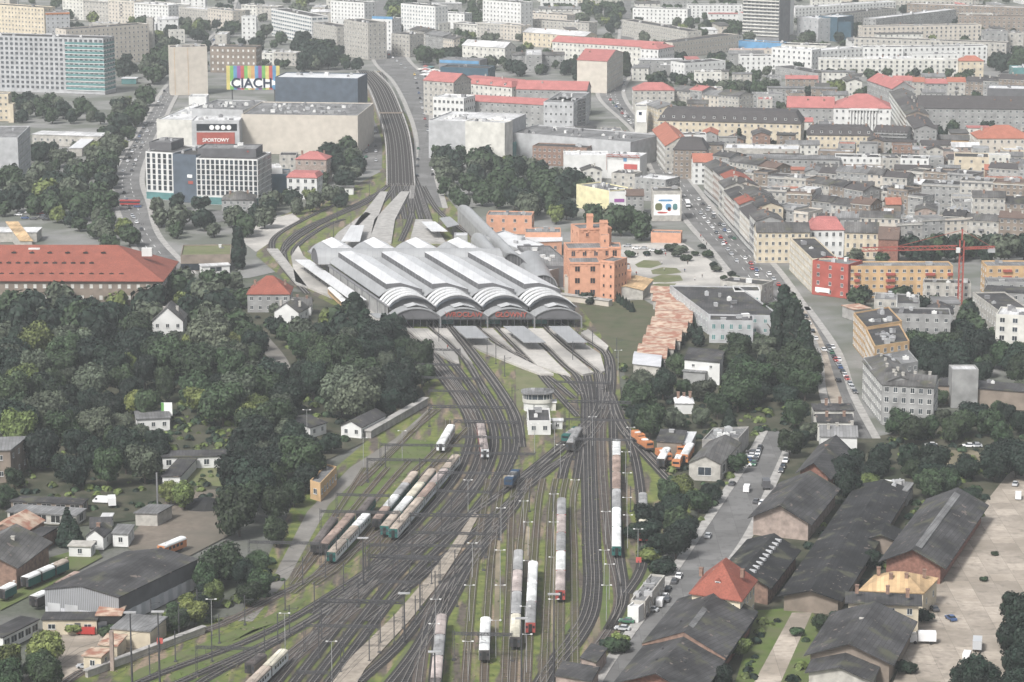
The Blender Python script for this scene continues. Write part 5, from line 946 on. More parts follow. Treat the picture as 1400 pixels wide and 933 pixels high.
def balc(t, L, d, h, T):
    for f in (.02, .34, .72, .97):
        for k in range(4):
            w = 4.2 if .1 < f < .9 else 2.4; m = MB(); m.box(-w/2, w/2, -1.1, -.02, 0, 1.1); m.obj('balcony', 'redpaint', t, (max(w/2, min(L-w/2, L*f+3)), 0, 1.8+k*2.9))
def redend(t, L, d, h, T):
    m = MB(); m.box(L*.1, L*.5, -.3, -.02, 1.6, 3.6); m.obj('mural', 'paint', t)
B('apartment_building', 'orange and yellow flats with red balconies near the red crane', 'building', (1160, 366), (1303, 366), 12, 14, 'ochre', 'flat', 'tarlight', nf=4, bay=3.3, win=(1.3, 1.3), extra=balc, clutter=3); landmark('the orange flats', (1230, 385))
B('apartment_building', 'bright red end block of the orange flats at the street corner', 'building', (1111, 358), (1160, 364), 13, 15, 'redpaint', 'flat', 'tarlight', nf=4, bay=4.5, extra=redend, sides=(1, 0, 0)); landmark('the red corner flats', (1135, 380))
B('apartment_building', 'long yellow wing of flats running up the street from the red corner flats', 'building', (1080, 327), (1110, 356), 12, 15, 'cream', 'flat', 'tar', nf=5, bay=3, clutter=4)
B('apartment_building', 'orange and yellow flats at the right edge behind the crane', 'building', (1349, 366), (1420, 366), 14, 13, 'ochre', 'flat', 'tarlight', nf=4, bay=3.6, win=(1.3, 1.3), extra=lambda t, L, d, h, T: [sign(t, 'balcony', 4, 1.1, 'redpaint', (L*.4, 0, 2+k*3), 1) for k in range(4)])
# lower right blocks
B('tenement_house', 'ochre-fronted building with orange corner left of the grey-windowed block', 'building', (1167, 430), (1184, 450), (1232, 440), 13, 'ochre', 'flat', 'tar', nf=4, bay=3, clutter=9)
B('apartment_building', 'grey four-storey building with small dark windows below the orange flats', 'building', (1210, 431), (1300, 433), 14, 12, 'greywall', 'flat', 'tar', nf=3, bay=3.6, clutter=5); landmark('the grey-windowed block', (1255, 445))
B('tenement_house', 'long orange-edged tenement along the street with white roof vents', 'building', (1184, 452), (1196, 476), (1243, 468), 13, 'ochre', 'flat', 'tar', nf=4, bay=3, clutter=10)
B('tenement_house', 'grey street tenement with patchy roof behind the corner block', 'building', (1180, 492), (1192, 508), (1243, 482), 15, 'greywall', 'flat', 'tarlight', nf=4, bay=2.8, clutter=6)
B('tenement_house', 'large grey corner tenement with four rows of windows at the street end', 'building', (1207, 526), (1277, 530), 16, 15, 'greywall', 'gable', 'roofgrey', 2.5, nf=4, bay=2.7, win=(1.3, 1.8), chim=4); landmark('the grey corner tenement', (1240, 555))
B('tenement_house', 'grey flank of the corner tenement stretching up the street', 'building', (1180, 494), (1206, 525), 13, 15, 'greywall', 'gable', 'roofgrey', 2.5, nf=4, bay=2.7, win=(1.2, 1.7))
B('workshop', 'long low dark roof behind the trees right of the corner tenement', 'building', (1278, 527), (1420, 538), 12, 7, 'brownwall', 'slab', 'tar', nf=0, clutter=2)
B('lift_tower', 'flat grey block with white rooftop rising behind the dark trees', 'building', (1302, 508), (1338, 508), 8, 14, 'greywall', 'flat', 'roofwhite', nf=0)
B('apartment_building', 'modern white and grey flats at the right edge', 'building', (1362, 432), (1432, 436), 16, 18, 'offwhite', 'flat', 'roofwhite', nf=5, bay=4, win=(1.8, 1.8), glass='glass', clutter=6); landmark('the modern white flats', (1390, 455))
B('tenement_house', 'beige-grey building with dark roof left of the modern white flats', 'building', (1330, 402), (1366, 428), 14, 12, 'plaster', 'flat', 'tar', nf=3, bay=3.4, clutter=3)
B('tenement_house', 'grey long-roofed building behind the modern white flats', 'building', (1346, 398), (1420, 402), 12, 10, 'greywall', 'slab', 'tar', nf=2, bay=3.4)
B('construction_site', 'low orange-roofed building site strip behind the grey-windowed block', 'building', (1168, 424), (1190, 422), 10, 5, 'concrete', 'slab', 'rustroof', nf=0)
# station square and towards the boulevard
B('tenement_house', 'long yellow building with a cluttered roof left of the striped tenements', 'building', (788, 254), (833, 263), 16, 12, 'paleyellow', 'flat', 'tarlight', nf=0, clutter=6); landmark('the long yellow building', (805, 270))
def mural(t, L, d, h, T):
    sign(t, 'pink_band', L*.6, 1.8, 'sign_purple', (L*.6, -.03, h-5), .1); sign(t, 'teal_patch', L*.3, 2.5, 'glassteal', (L*.3, -.03, h-9), .1)
B('tenement_house', 'white advert-covered house wall right of the long yellow building', 'building', (833, 264), (856, 264), 12, 12, 'white', 'flat', 'tarlight', nf=0, extra=mural)
B('tenement_house', 'grey house with reddish roof right of the advert-covered wall', 'building', (856, 268), (880, 268), 12, 10.5, 'greywall', 'gable', 'tilebrown', 2.5, nf=3, bay=2.6)
def big_ad(t, L, d, h, T):
    sign(t, 'poster', L*.9, h*.72, 'paint', (L*.5, -.02, h*.2), .15)
    for c, x, z, w, hh in (('sky_blue', .45, .72, .5, .07), ('lawn', .22, .5, .25, .25), ('sky_blue', .55, .5, .2, .22), ('sign_red', .58, .42, .12, .14), ('sign_red', .35, .3, .35, .06), ('glassteal', .78, .5, .16, .22)):
        q = MB(); q.prism(oval(0, 0, L*w/2, h*hh/2, 16), 0, .08); o = q.obj('poster_print', c, t, (L*x, -.2, h*z)); o.rotation_euler = (math.pi/2, 0, 0)
B('tenement_house', 'pale house end covered by a huge colourful poster', 'building', (892, 263), (932, 263), 14, 15.5, 'plaster', 'flat', 'roofgrey', nf=0, extra=big_ad); landmark('the giant poster house', (912, 285))
B('pavilion', 'low orange-brown shop pavilion at the foot of the giant poster house', 'pavilion', (890, 320), (931, 321), 9, 4.5, 'stationred', 'flat', 'tarlight', nf=0)
B('tenement_house', 'beige house with rows of windows behind the long yellow building', 'building', (836, 238), (868, 240), 12, 11, 'plaster', 'flat', 'roofgrey', nf=3, bay=3.5)
B('tenement_house', 'pale grey roofed building behind the giant poster house', 'building', (868, 244), (910, 248), 16, 12, 'greywall', 'flat', 'roofwhite', nf=3, bay=3)
def truss(t, L, d, h, T):
    m = MB(); lattice(m, (0, -1, h+.2), (L, -1, h+.2), .8, 1.2, 8, .18); lattice(m, (0, -1, h-8), (0, -1, h), .8, 1.2, 4, .18); m.obj('red_truss', 'redpaint', t)
    sign(t, 'coloured_print', L*.4, 3, 'sign_red', (L*.72, -.05, h-7), .2); sign(t, 'blue_print', 2, 2, 'sky_blue', (L*.55, -.05, h-2.5), .2)
B('office_building', 'white box building with a red truss framed advert', 'building', (830, 214), (875, 216), 16, 13, 'white', 'flat', 'metalwhite', nf=0, extra=truss); landmark('the red-truss advert', (852, 225))
B('office_building', 'blank white wall block left of the red-truss advert', 'building', (771, 214), (832, 214), 18, 13, 'white', 'flat', 'roofwhite', nf=0)
B('tenement_house', 'dark-roofed reddish building behind trees left of the blank white wall', 'building', (728, 201), (802, 204), 14, 11, 'brickold', 'flat', 'tar', nf=3, bay=3)
B('tenement_house', 'advert-fronted narrow house facing down the boulevard', 'building', (869, 147), (885, 147), 12, 17, 'offwhite', 'flat', 'tarlight', nf=0, extra=lambda t, L, d, h, T: (sign(t, 'poster', L*.8, 8, 'paint', (L/2, -.03, 7)), sign(t, 'round_print', 2, 2, 'sign_dark', (L*.4, -.4, 12), .1)))
# green-window buildings below the square
B('office_building', 'long dark flat roof building sloping down beside the rusty sheds', 'building', (968, 432), (1068, 434), (1010, 394), 8, 'lightgrey', 'flat', 'tar', nf=2, bay=4, glass='glassteal', clutter=6, frame='white')
B('office_building', 'pale grey block with green windows in two rows', 'office building', (970, 440), (1030, 441), 12, 9, 'lightgrey', 'flat', 'tar', nf=2, bay=3.4, win=(1.3, 2), glass='glassteal', frame='white', clutter=4); landmark('the green-windowed block', (1000, 450))
B('office_building', 'white upper block with green windows behind the dark flat roof', 'office building', (1004, 400), (1040, 400), 12, 8, 'white', 'flat', 'tar', nf=1, bay=3.6, win=(1.5, 2.2), glass='glassteal', frame='white')
B('office_building', 'dark-roofed pale wing behind the green-windowed white block', 'building', (985, 386), (1042, 392), 12, 8, 'plaster', 'flat', 'tar', nf=2, bay=4)
B('depot_house', 'white house with a dark flat roof in trees below the rusty sheds', 'house', (936, 492), (984, 496), (990, 480), 9, 'white', 'slab', 'tar', nf=2, bay=5, win=(1, 1)); landmark('the white depot house', (960, 505))
B('depot_house', 'old grey lean-to in front of the white depot house', 'house', (934, 508), (964, 510), 8, 5, 'greywall', 'slab', 'tarlight', nf=0)
B('depot_house', 'small pale pitched roof hut in the trees below the white depot house', 'hut', (924, 552), (948, 552), 8, 4, 'white', 'hip', 'roofwhite', 2, nf=0)
B('workshop', 'brownish flat-roofed shed with a white roof unit beside the orange wagons', 'workshop', (898, 604), (932, 606), (938, 590), 5, 'brownwall', 'slab', 'tar', nf=0, clutter=1); landmark('the brown flat shed', (915, 600))
B('workshop', 'beige-gabled workshop with a dark corrugated roof beside the goods street', 'workshop', (942, 633), (985, 635), (1012, 606), 6, 'plaster', 'gable', 'roofgrey', 2.5, axis='y', nf=1, bay=8, win=(4, 2.6)); landmark('the beige-gabled workshop', (965, 635))
B('workshop', 'pale grey flat roof workshop behind the beige-gabled one', 'workshop', (960, 604), (1010, 602), (1024, 586), 6, 'concrete', 'flat', 'tarlight', nf=0, clutter=9)
B('container_stack', 'pale container-like shed behind the orange wagons', 'shed', (932, 606), (944, 606), (951, 592), 4, 'lightgrey', 'slab', 'metalwhite', nf=0)
# low houses at the foot of the east street
B('street_house', 'highest of three low pale houses stacked at the foot of the east street', 'house', (1114, 562), (1167, 562), 10, 8, 'offwhite', 'slab', 'tar', nf=1, bay=6, chim=2)
B('street_house', 'middle of three low pale houses stacked at the foot of the east street', 'house', (1118, 577), (1166, 577), 9, 7, 'offwhite', 'gable', 'tar', 1.6, nf=1, bay=6)
B('street_house', 'front white gabled house with two dark windows at the east street foot', 'house', (1122, 597), (1172, 598), 14, 7, 'white', 'gable', 'tarlight', 2.2, nf=1, bay=9, win=(1, 1.3)); landmark('the two-window white gable', (1147, 600))
def step(t, L, d, h, T):
    m = MB(); a0, a1 = d*.42, d*.46
    m.add([T(-2, a0, h-.2), T(L/2, a0, h+4.9), T(L+2, a0, h-.2), T(L/2, a0, h+3.9), T(L/2, a0, h+5.6), T(-2, a0, h+.4), T(L+2, a0, h+.4)], [(0, 3, 4, 5), (3, 2, 6, 4)]); m.obj('roof_step', 'brickold', t)
    m = MB(); m.add([T(-2.2, a0-.3, h+.4), T(L/2, a0-.3, h+5.6), T(L+2.2, a0-.3, h+.4), T(-2.2, d+2, h+.4), T(L/2, d+2, h+5.6), T(L+2.2, d+2, h+.4)], [(0, 1, 4, 3), (1, 2, 5, 4)]); m.obj('raised_roof', 'tar', t)
    m = MB(); m.add([T(L*.5, d*.5, h+5.75), T(L*.57, d*.5, h+5.1), T(L*.57, d*.75, h+5.1), T(L*.5, d*.75, h+5.75)], [(0, 1, 2, 3)]); m.obj('roof_light', 'tarlight', t)
    for fx, fy in ((.3, .3), (.35, .15), (.7, .2), (.66, .32), (.45, .85), (.3, .6)):
        m = MB(); m.cyl(0, 0, 0, 1.0, .3, n=8); m.obj('roof_vent', 'steel', t, T(L*fx, d*fy, h+3.9*(1-abs(fx-.5)*2)+(1.1 if fy > .42 else 0)))
# goods sheds lower right
B('goods_shed', 'dark roofed goods shed with red brick front below the white gable', 'goods shed', (1094, 645), (1132, 652), (1160, 616), 6, 'brick', 'gable', 'tar', 4, axis='y', nf=0, ov=1.5, chim=1)
B('goods_shed', 'dark double-pitched goods shed with a pinkish crumbling gable', 'goods shed', (1030, 706), (1105, 714), (1142, 668), 6, 'pinkwall', 'gable', 'tar', 4.5, axis='y', nf=0, ov=1.5, chim=0); landmark('the crumbling pink gable', (1070, 720))
B('goods_shed', 'black roofed shed with a line of roof lights behind the red-tiled villa', 'goods shed', (985, 786), (1050, 800), (1088, 752), 6, 'brickold', 'gable', 'tarblack', 3, axis='y', nf=0, ov=1.5, chim=0, extra=lambda t, L, d, h, T: [MB().box(-1.4, 1.4, -.5, .5, 0, .8).obj('roof_light', 'lightgrey', t, T(L*.62, d*(j+.5)/9, h+2.0)) for j in range(9)])
B('goods_shed', 'huge dark goods shed with a stepped roof in front of the red-tiled villa', 'goods shed', (850, 930), (948, 948), (1025, 840), 5.5, 'brick', 'gable', 'tar', 4, axis='y', nf=0, ov=2, chim=0, extra=step); landmark('the huge stepped goods shed', (930, 890))
B('goods_shed', 'long flat black platform roof between the goods sheds', 'goods shed', (1072, 812), (1146, 818), (1240, 668), 5, 'brownwall', 'gable', 'tarblack', 1.8, axis='y', nf=0, ov=1.5, chim=0); landmark('the long black platform roof', (1150, 750))
B('goods_shed', 'dark roofed goods shed with red brick gable left of the concrete yard', 'goods shed', (1212, 764), (1286, 772), (1342, 690), 6, 'brick', 'gable', 'tar', 4, axis='y', nf=0, ov=2, chim=0, extra=lambda t, L, d, h, T: (lambda m: m.obj('roof_light', 'tarlight', t))(MB().add([T(L*.5, 2, h+4.4), T(L*.62, 2, h+3.6), T(L*.62, d-4, h+3.6), T(L*.5, d-4, h+4.4)], [(0, 1, 2, 3)])))
B('goods_shed', 'dark ridged goods shed nearest the parked white vans', 'goods shed', (1108, 893), (1216, 905), (1246, 850), 6, 'brownwall', 'gable', 'tar', 4, axis='y', nf=0, ov=1.5, chim=1); landmark('the shed by the vans', (1165, 880))
B('goods_shed', 'lower pale-walled annexe with dark roof at the bottom of the shed by the vans', 'annex', (1106, 918), (1190, 930), (1200, 906), 4.5, 'plaster', 'gable', 'tar', 2.4, axis='y', nf=0, ov=1)
B('goods_shed', 'small dark peaked canopy between the black platform roof and brick-gabled shed', 'canopy', (1183, 738), (1226, 740), (1232, 726), 5, 'brownwall', 'gable', 'tarblack', 1.8, axis='y', nf=0, ov=1)
B('goods_shed', 'pale flat roof scrap shed behind the long black platform roof', 'shed', (1196, 668), (1240, 672), 10, 5, 'concrete', 'slab', 'tarlight', nf=0, clutter=6)
B('customs_house', 'cream house with broad tan hipped roof before the brick-gabled shed', 'house', (1176, 808), (1262, 812), (1281, 792), 7, 'cream', 'hip', 'sheetorange', 4, nf=1, bay=5, chim=4); landmark('the tan hipped roof', (1228, 798))
B('customs_house', 'cream long house with dark grey roof in front of the tan hipped roof', 'house', (1160, 824), (1256, 828), 8, 8.5, 'cream', 'slab', 'tar', nf=2, bay=4.5, win=(1.3, 1.6), chim=3, ov=1)
B('villa', 'white and brick villa with bright red hipped roof beside the goods street', 'house', (946, 812), (1012, 822), (1032, 795), 10, 'cream', 'hip', 'tilered', 8, nf=2, bay=3.6, win=(1.3, 1.8), base=('brick', 3), chim=4, ov=.8, dorm=1); landmark('the red-tiled villa', (990, 810))
B('office_hut', 'long flat-roofed pale hut beside the cars on the goods street', 'hut', (862, 824), (882, 826), (909, 790), 4.5, 'plaster', 'flat', 'tarlight', nf=1, bay=4, clutter=5); landmark('the long pale hut', (885, 810))
B('office_hut', 'small white lobby hut at the front of the long pale hut', 'hut', (858, 832), (873, 834), 6, 4, 'white', 'flat', 'roofwhite', nf=0, clutter=0)
B('office_hut', 'dark-roofed hut with pale wall at the lower end of the goods street', 'hut', (795, 900), (815, 906), (829, 888), 4, 'pinkwall', 'slab', 'tar', nf=0, clutter=0)
B('office_hut', 'lowest dark flat-roofed hut cut by the bottom edge beside the street', 'hut', (760, 924), (808, 932), (818, 914), 5, 'pinkwall', 'slab', 'tar', nf=0, clutter=0)
# tower crane
c0 = P(1312, 420); cr = thing('tower_crane', 'tall red tower crane with a long horizontal jib beside the orange flats', 'crane', c0); landmark('the red crane', (1312, 370))
Hc = 26; m = MB()
for dx in (-.9, .9):
    for dy in (-.9, .9): m.bar((dx, dy, 0), (dx, dy, Hc+4), .35)
for k in range(14):
    z = k*2; s = 1 if k % 2 else -1
    m.bar((-.9*s, -.9, z), (.9*s, -.9, z+2), .2); m.bar((-.9, -.9*s, z), (-.9, .9*s, z+2), .2); m.bar((.9, -.9*s, z), (.9, .9*s, z+2), .2)
m.obj('mast', 'redpaint', cr)
jm = MB(); lattice(jm, (-2, 0, Hc), (-45, -8, Hc+.5), 1.4, 1.6, 26, .22); jm.obj('jib', 'redpaint', cr)
jm = MB(); lattice(jm, (1, 0, Hc), (15, 2.5, Hc), 1.4, .8, 7, .22); jm.obj('counter_jib', 'redpaint', cr)
m = MB(); m.bar((0, 0, Hc+4), (0, 0, Hc+9), .6); m.bar((0, 0, Hc+8.5), (-30, -5.5, Hc+2), .16); m.bar((0, 0, Hc+8.5), (13, 2.2, Hc+1), .16); m.obj('apex', 'redpaint', cr)
m = MB(); m.box(12, 15, 1.2, 3.8, Hc-1.8, Hc); m.obj('counterweight', 'lightgrey', cr)
m = MB(); m.box(-2.6, -.9, -1.6, 0, Hc-1.4, Hc+.8); m.obj('cab', 'white', cr)
m = MB(); m.box(-1.8, 1.8, -1.8, 1.8, 0, .6); m.obj('footing', 'concrete', cr)

# courtyard wings and back houses that fill the quarters
def inside(x, y, poly):
    c = False; n = len(poly)
    for i in range(n):
        x1, y1 = poly[i]; x2, y2 = poly[(i+1) % n]
        if (y1 > y) != (y2 > y) and x < (x2-x1)*(y-y1)/(y2-y1)+x1: c = not c
    return c
def infill(poly, n, hs, walls, rmats, rz0, size=(12, 26), desc='back house', roofs=('flat', 'gable', 'slab'), bay=3.6):
    wp = [(P(*p).x, P(*p).y) for p in poly]; xs = [p[0] for p in wp]; ys = [p[1] for p in wp]; k = 0
    nm = {'white': 'white', 'offwhite': 'off-white', 'cream': 'cream', 'plaster': 'beige', 'greywall': 'grey', 'brownwall': 'brown', 'beige': 'sand-coloured', 'lightgrey': 'light grey', 'concrete': 'grey concrete', 'brickold': 'old brick', 'pinkwall': 'pinkish'}
    rn = {'tar': 'dark', 'tarlight': 'grey', 'roofgrey': 'dull grey', 'tilered': 'red tiled', 'tilepink': 'pinkish red', 'tileorange': 'orange', 'slate': 'slate', 'metalgrey': 'sheet metal', 'roofwhite': 'pale', 'metalwhite': 'white metal', 'tilebrown': 'brown tiled'}
    for _ in range(n*40):
        if k >= n: break
        x, y = R.uniform(min(xs), max(xs)), R.uniform(min(ys), max(ys)); L, d, h = R.uniform(*size), R.uniform(9, 13), R.uniform(*hs); rz = rz0+R.choice([0, 0, math.pi/2])+R.uniform(-.08, .08)
        if not inside(x, y, wp): continue
        ex = Vector((math.cos(rz), math.sin(rz), 0)); ey = Vector((-ex.y, ex.x, 0)); a = Vector((x, y, 0)); pts = [a+ex*L*u+ey*d*v for u in (0, .25, .5, .75, 1) for v in (0, .5, 1)]
        if any(inside(p.x, p.y, f) for p in pts for f, hh in FOOT): continue
        q = PIX((x, y, 0)); sc = SC(q[1]); q2 = PIX(tuple(a+ex*L)); xa_, xb_ = min(q[0], q2[0]), max(q[0], q2[0])
        for xa, xb, yb, up in SEEN:
            if xa < xb_ and xa_ < xb and yb-3 < q[1] < yb+60: h = min(h, (q[1]-yb+up*1.3)/sc)
        if h < 3.5: continue
        if rz-rz0 > 1: a = a; 
        w, r = R.choice(walls), R.choice(rmats); a.z = h
        B('courtyard_building', None, 'building', a, a+ex*L, d, h, w, R.choice(roofs), r, 2, bay=bay, desc=f'{nm[w]} {desc} with {rn[r]} roof'); k += 1
infill([(975, 210), (1420, 212), (1420, 330), (1240, 335), (1045, 312)], 85, (9, 14), ['greywall', 'plaster', 'brownwall', 'concrete', 'offwhite', 'brickold', 'pinkwall'], ['roofgrey', 'tar', 'slate', 'tarlight', 'metalgrey', 'roofgrey', 'tar', 'tileorange', 'roofwhite'], -.12, (10, 24))
infill([(880, 110), (1420, 120), (1420, 210), (980, 205)], 30, (8, 13), ['greywall', 'plaster', 'offwhite', 'brownwall'], ['roofgrey', 'slate', 'tarlight', 'tilepink'], -.05, (14, 30))
infill([(560, 0), (1420, -5), (1420, 110), (860, 110), (600, 90)], 60, (8, 14), ['offwhite', 'plaster', 'beige', 'white', 'greywall'], ['tarlight', 'roofwhite', 'roofgrey', 'tarlight', 'tilepink'], .05, (18, 46), 'block', bay=5)
infill([(-20, -5), (500, -5), (480, 75), (180, 95), (-20, 120)], 26, (8, 13), ['offwhite', 'plaster', 'beige', 'white'], ['tarlight', 'roofwhite', 'roofgrey'], 0, (18, 40), 'block', bay=5)
infill([(700, 190), (870, 195), (890, 250), (790, 250)], 10, (6, 11), ['greywall', 'plaster', 'offwhite'], ['tarlight', 'tar', 'roofwhite'], .05, (10, 22))
infill([(1170, 395), (1400, 395), (1400, 470), (1260, 470)], 9, (5, 10), ['greywall', 'plaster', 'concrete'], ['tarlight', 'tar'], -.1, (10, 24))
# ---------------------------------------------------------------- trees
TR = random.Random(11)
def crown_mesh(kind, seed, n, leafs=.62):
    r = random.Random(seed); mb = MB(); lobes = []
    if kind == 'broad':
        lobes.append((0, 0, .55, .42))
        for i in range(r.randint(8, 12)):
            a = r.uniform(0, 6.28); q = r.uniform(.18, .36); z = r.uniform(.28, .82); rr_ = r.uniform(.17, .3)*(1.1-.4*abs(z-.5)); lobes.append((q*math.cos(a), q*math.sin(a), z, rr_))
    elif kind == 'poplar':
        for i in range(9): z = .12+.8*i/8; lobes.append((r.uniform(-.03, .03), r.uniform(-.03, .03), z, .16*(1-abs(z-.4)*.9)))
    elif kind == 'fir':
        for i in range(9): z = .12+.84*i/8; lobes.append((0, 0, z, .25*(1-z)+.03))
    elif kind == 'bush':
        for i in range(6): a = r.uniform(0, 6.28); lobes.append((.26*math.cos(a), .26*math.sin(a), r.uniform(.3, .6), r.uniform(.22, .36)))
    tot = sum(l[3]**2 for l in lobes)
    for (x, y, z, q) in lobes:     # dark inner body then leaf faces over it
        k = 7; o = len(mb.v); fs = []
        for j in range(5):
            t = math.pi*j/4
            for i in range(k):
                w = .8+r.uniform(-.12, .12); mb.v.append((x+q*w*math.sin(t)*math.cos(6.283*i/k), y+q*w*math.sin(t)*math.sin(6.283*i/k), z+q*w*.85*math.cos(t)))
        for j in range(4):
            for i in range(k): mb.f.append((o+j*k+i, o+(j+1)*k+i, o+(j+1)*k+(i+1) % k, o+j*k+(i+1) % k)); mb.m.append(0)
        for i in range(int(n*q*q/tot)):
            u = r.uniform(-.75, 1); a = r.uniform(0, 6.283); s = math.sqrt(1-u*u); nx, ny, nz = s*math.cos(a), s*math.sin(a), u
            q2 = q*r.uniform(.82, 1.12); c = Vector((x+nx*q2, y+ny*q2, z+nz*q2*.88))
            nn = Vector((nx+r.uniform(-.55, .55), ny+r.uniform(-.55, .55), nz+r.uniform(-.35, .6))).normalized()
            t1 = nn.orthogonal().normalized(); t1.rotate(Matrix.Rotation(r.uniform(0, 6.28), 3, nn)); t2 = nn.cross(t1); L = leafs*r.uniform(.6, 1.4)/14
            mb.add([c-t1*L-t2*L*.6, c+t1*L-t2*L*.7, c+t1*L*.7+t2*L, c-t1*L*.8+t2*L*.8], [(0, 1, 2, 3)])
    return mb
LEAFK = ['leaf', 'leafdark', 'leaflight', 'leafgrey']; CM = {}
def crown(kind, v, lk, n):
    key = (kind, v, lk)
    if key not in CM: CM[key] = crown_mesh(kind, 100+v*7+len(kind), n, .4 if kind != 'bush' else .8).mesh('crown', [lk])
    return CM[key]
tm = MB(); tm.cyl(0, 0, 0, .5, .028, .014, 7)
for a in range(4): tm.bar((0, 0, .3+.03*a), (.2*math.cos(a*1.7), .2*math.sin(a*1.7), .55), .016)
TRUNK = tm.mesh('trunk', ['bark'])
KN = {'broad': 'broadleaf_tree', 'poplar': 'poplar_tree', 'fir': 'fir_tree', 'bush': 'bush'}
TD = {'leaf': 'mid-green', 'leafdark': 'dark green', 'leaflight': 'bright yellow-green', 'leafgrey': 'grey-green'}
GRP = {'broad': 'leafy trees of the city', 'poplar': 'tall columnar poplars', 'fir': 'dark fir trees', 'bush': 'bushes and shrubs'}
def tree(p, h, kind='broad', lk='leaf', wide=1.0, desc=None):
    t = thing(KN[kind], None, 'bush' if kind == 'bush' else 'tree', (p.x, p.y, 0), TR.uniform(0, 6.28), GRP[kind])
    if kind != 'bush': o = link('trunk', TRUNK, t, (0, 0, 0)); o.scale = (h, h, h)
    n = {'broad': 4200, 'poplar': 3000, 'fir': 2400, 'bush': 900}[kind]
    o = link('crown', crown(kind, TR.randint(0, 6 if kind == 'broad' else 2), lk, n), t, (0, 0, 0)); o.scale = (h*wide, h*wide, h)
    auto(t, desc or f"{TD[lk]} {'bush' if kind == 'bush' else {'broad': 'tree', 'poplar': 'poplar', 'fir': 'fir'}[kind]}", Vector((p.x, p.y, h*.5)))
def inside(x, y, poly):
    c = False; n = len(poly)
    for i in range(n):
        x1, y1 = poly[i]; x2, y2 = poly[(i+1) % n]
        if (y1 > y) != (y2 > y) and x < (x2-x1)*(y-y1)/(y2-y1)+x1: c = not c
    return c
CAND = []
FB = [(f, min(p[0] for p in f), max(p[0] for p in f), min(p[1] for p in f), max(p[1] for p in f)) for f, h in FOOT]
def blocked(x, y):
    return any(x0 < x < x1 and y0 < y < y1 and inside(x, y, f) for f, x0, x1, y0, y1 in FB)
def wood(poly, gap, h0, h1, mix, wide=1.0, holes=()):
    w = [P(*p) for p in poly]; wp = [(p.x, p.y) for p in w]; xs = [p[0] for p in wp]; ys = [p[1] for p in wp]
    got = []; tries = int((max(xs)-min(xs))*(max(ys)-min(ys))/(gap*gap)*5)
    for _ in range(tries):
        x, y = TR.uniform(min(xs), max(xs)), TR.uniform(min(ys), max(ys))
        if not inside(x, y, wp): continue
        px = PIX((x, y, 0))
        if any((px[0]-hx)**2/(rx*rx)+(px[1]-hy)**2/(ry*ry) < 1 for hx, hy, rx, ry in list(holes)): continue
        if px[0] < -30 or px[0] > 1430 or px[1] > 990: continue
        if any((x-a)**2+(y-b)**2 < gap*gap for a, b in got): continue
        if blocked(x, y): continue
        hh_ = TR.uniform(h0*.6, h1*.88); sc = SC(px[1])
        for xa, xb, yb, up in SEEN:
            if xa-hh_*.3*sc < px[0] < xb+hh_*.3*sc and yb-6 < px[1] < yb+130: hh_ = min(hh_, (px[1]-yb+up+2)/sc)
        if hh_ < 5.5: continue
        got.append((x, y))
        CAND.append((Vector((x, y, 0)), hh_, TR.choices(LEAFK, mix)[0], wide*TR.uniform(.72, 1.0)*(1 if hh_ > 9 else 1.15)))
DM = (5, 4, .9, 2.6)
wood([(0, 432), (215, 405), (300, 410), (352, 470), (372, 540), (350, 600), (225, 560), (90, 640), (0, 640)], 10.5, 14, 20, DM, holes=((235, 458, 26, 26), (210, 588, 22, 12), (375, 520, 12, 30), (15, 640, 26, 20)))
wood([(0, 640), (120, 625), (225, 560), (215, 650), (185, 672), (130, 672), (0, 680)], 11, 11, 16, (5, 4, 2, 2), holes=((15, 640, 26, 22),))
wood([(350, 540), (375, 545), (430, 600), (470, 600), (440, 650), (410, 700), (385, 760), (330, 770), (320, 700), (318, 640), (345, 600)], 10.5, 14, 19, (4, 6, .5, 1), holes=((440, 650, 22, 18), (435, 588, 14, 10)))
wood([(400, 450), (480, 440), (560, 490), (582, 530), (530, 570), (480, 590), (440, 575), (400, 530), (392, 480)], 11, 14, 19, (4, 4, .8, 3), holes=((378, 510, 20, 26), (512, 580, 20, 12)))
wood([(258, 385), (330, 400), (335, 420), (410, 440), (405, 470), (350, 460), (290, 425)], 11, 10, 15, (5, 4, 1, 2), holes=((365, 400, 40, 22), (400, 432, 22, 14)))
wood([(225, 685), (250, 680), (262, 700), (235, 710)], 8, 8, 11, (4, 3, 1, 0)); wood([(270, 800), (330, 770), (380, 770), (350, 830), (285, 840)], 8.5, 9, 14, (5, 3, 3, 0))
wood([(0, 920), (25, 900), (90, 905), (85, 960), (0, 960)], 9, 10, 14, (3, 4, 3, 0)); wood([(0, 700), (10, 690), (10, 720), (0, 730)], 8, 8, 10, DM)
wood([(205, 860), (290, 825), (288, 850), (215, 880)], 7, 4, 8, (4, 2, 3, 0)); wood([(85, 560), (20, 560), (10, 520)], 12, 14, 18, DM)
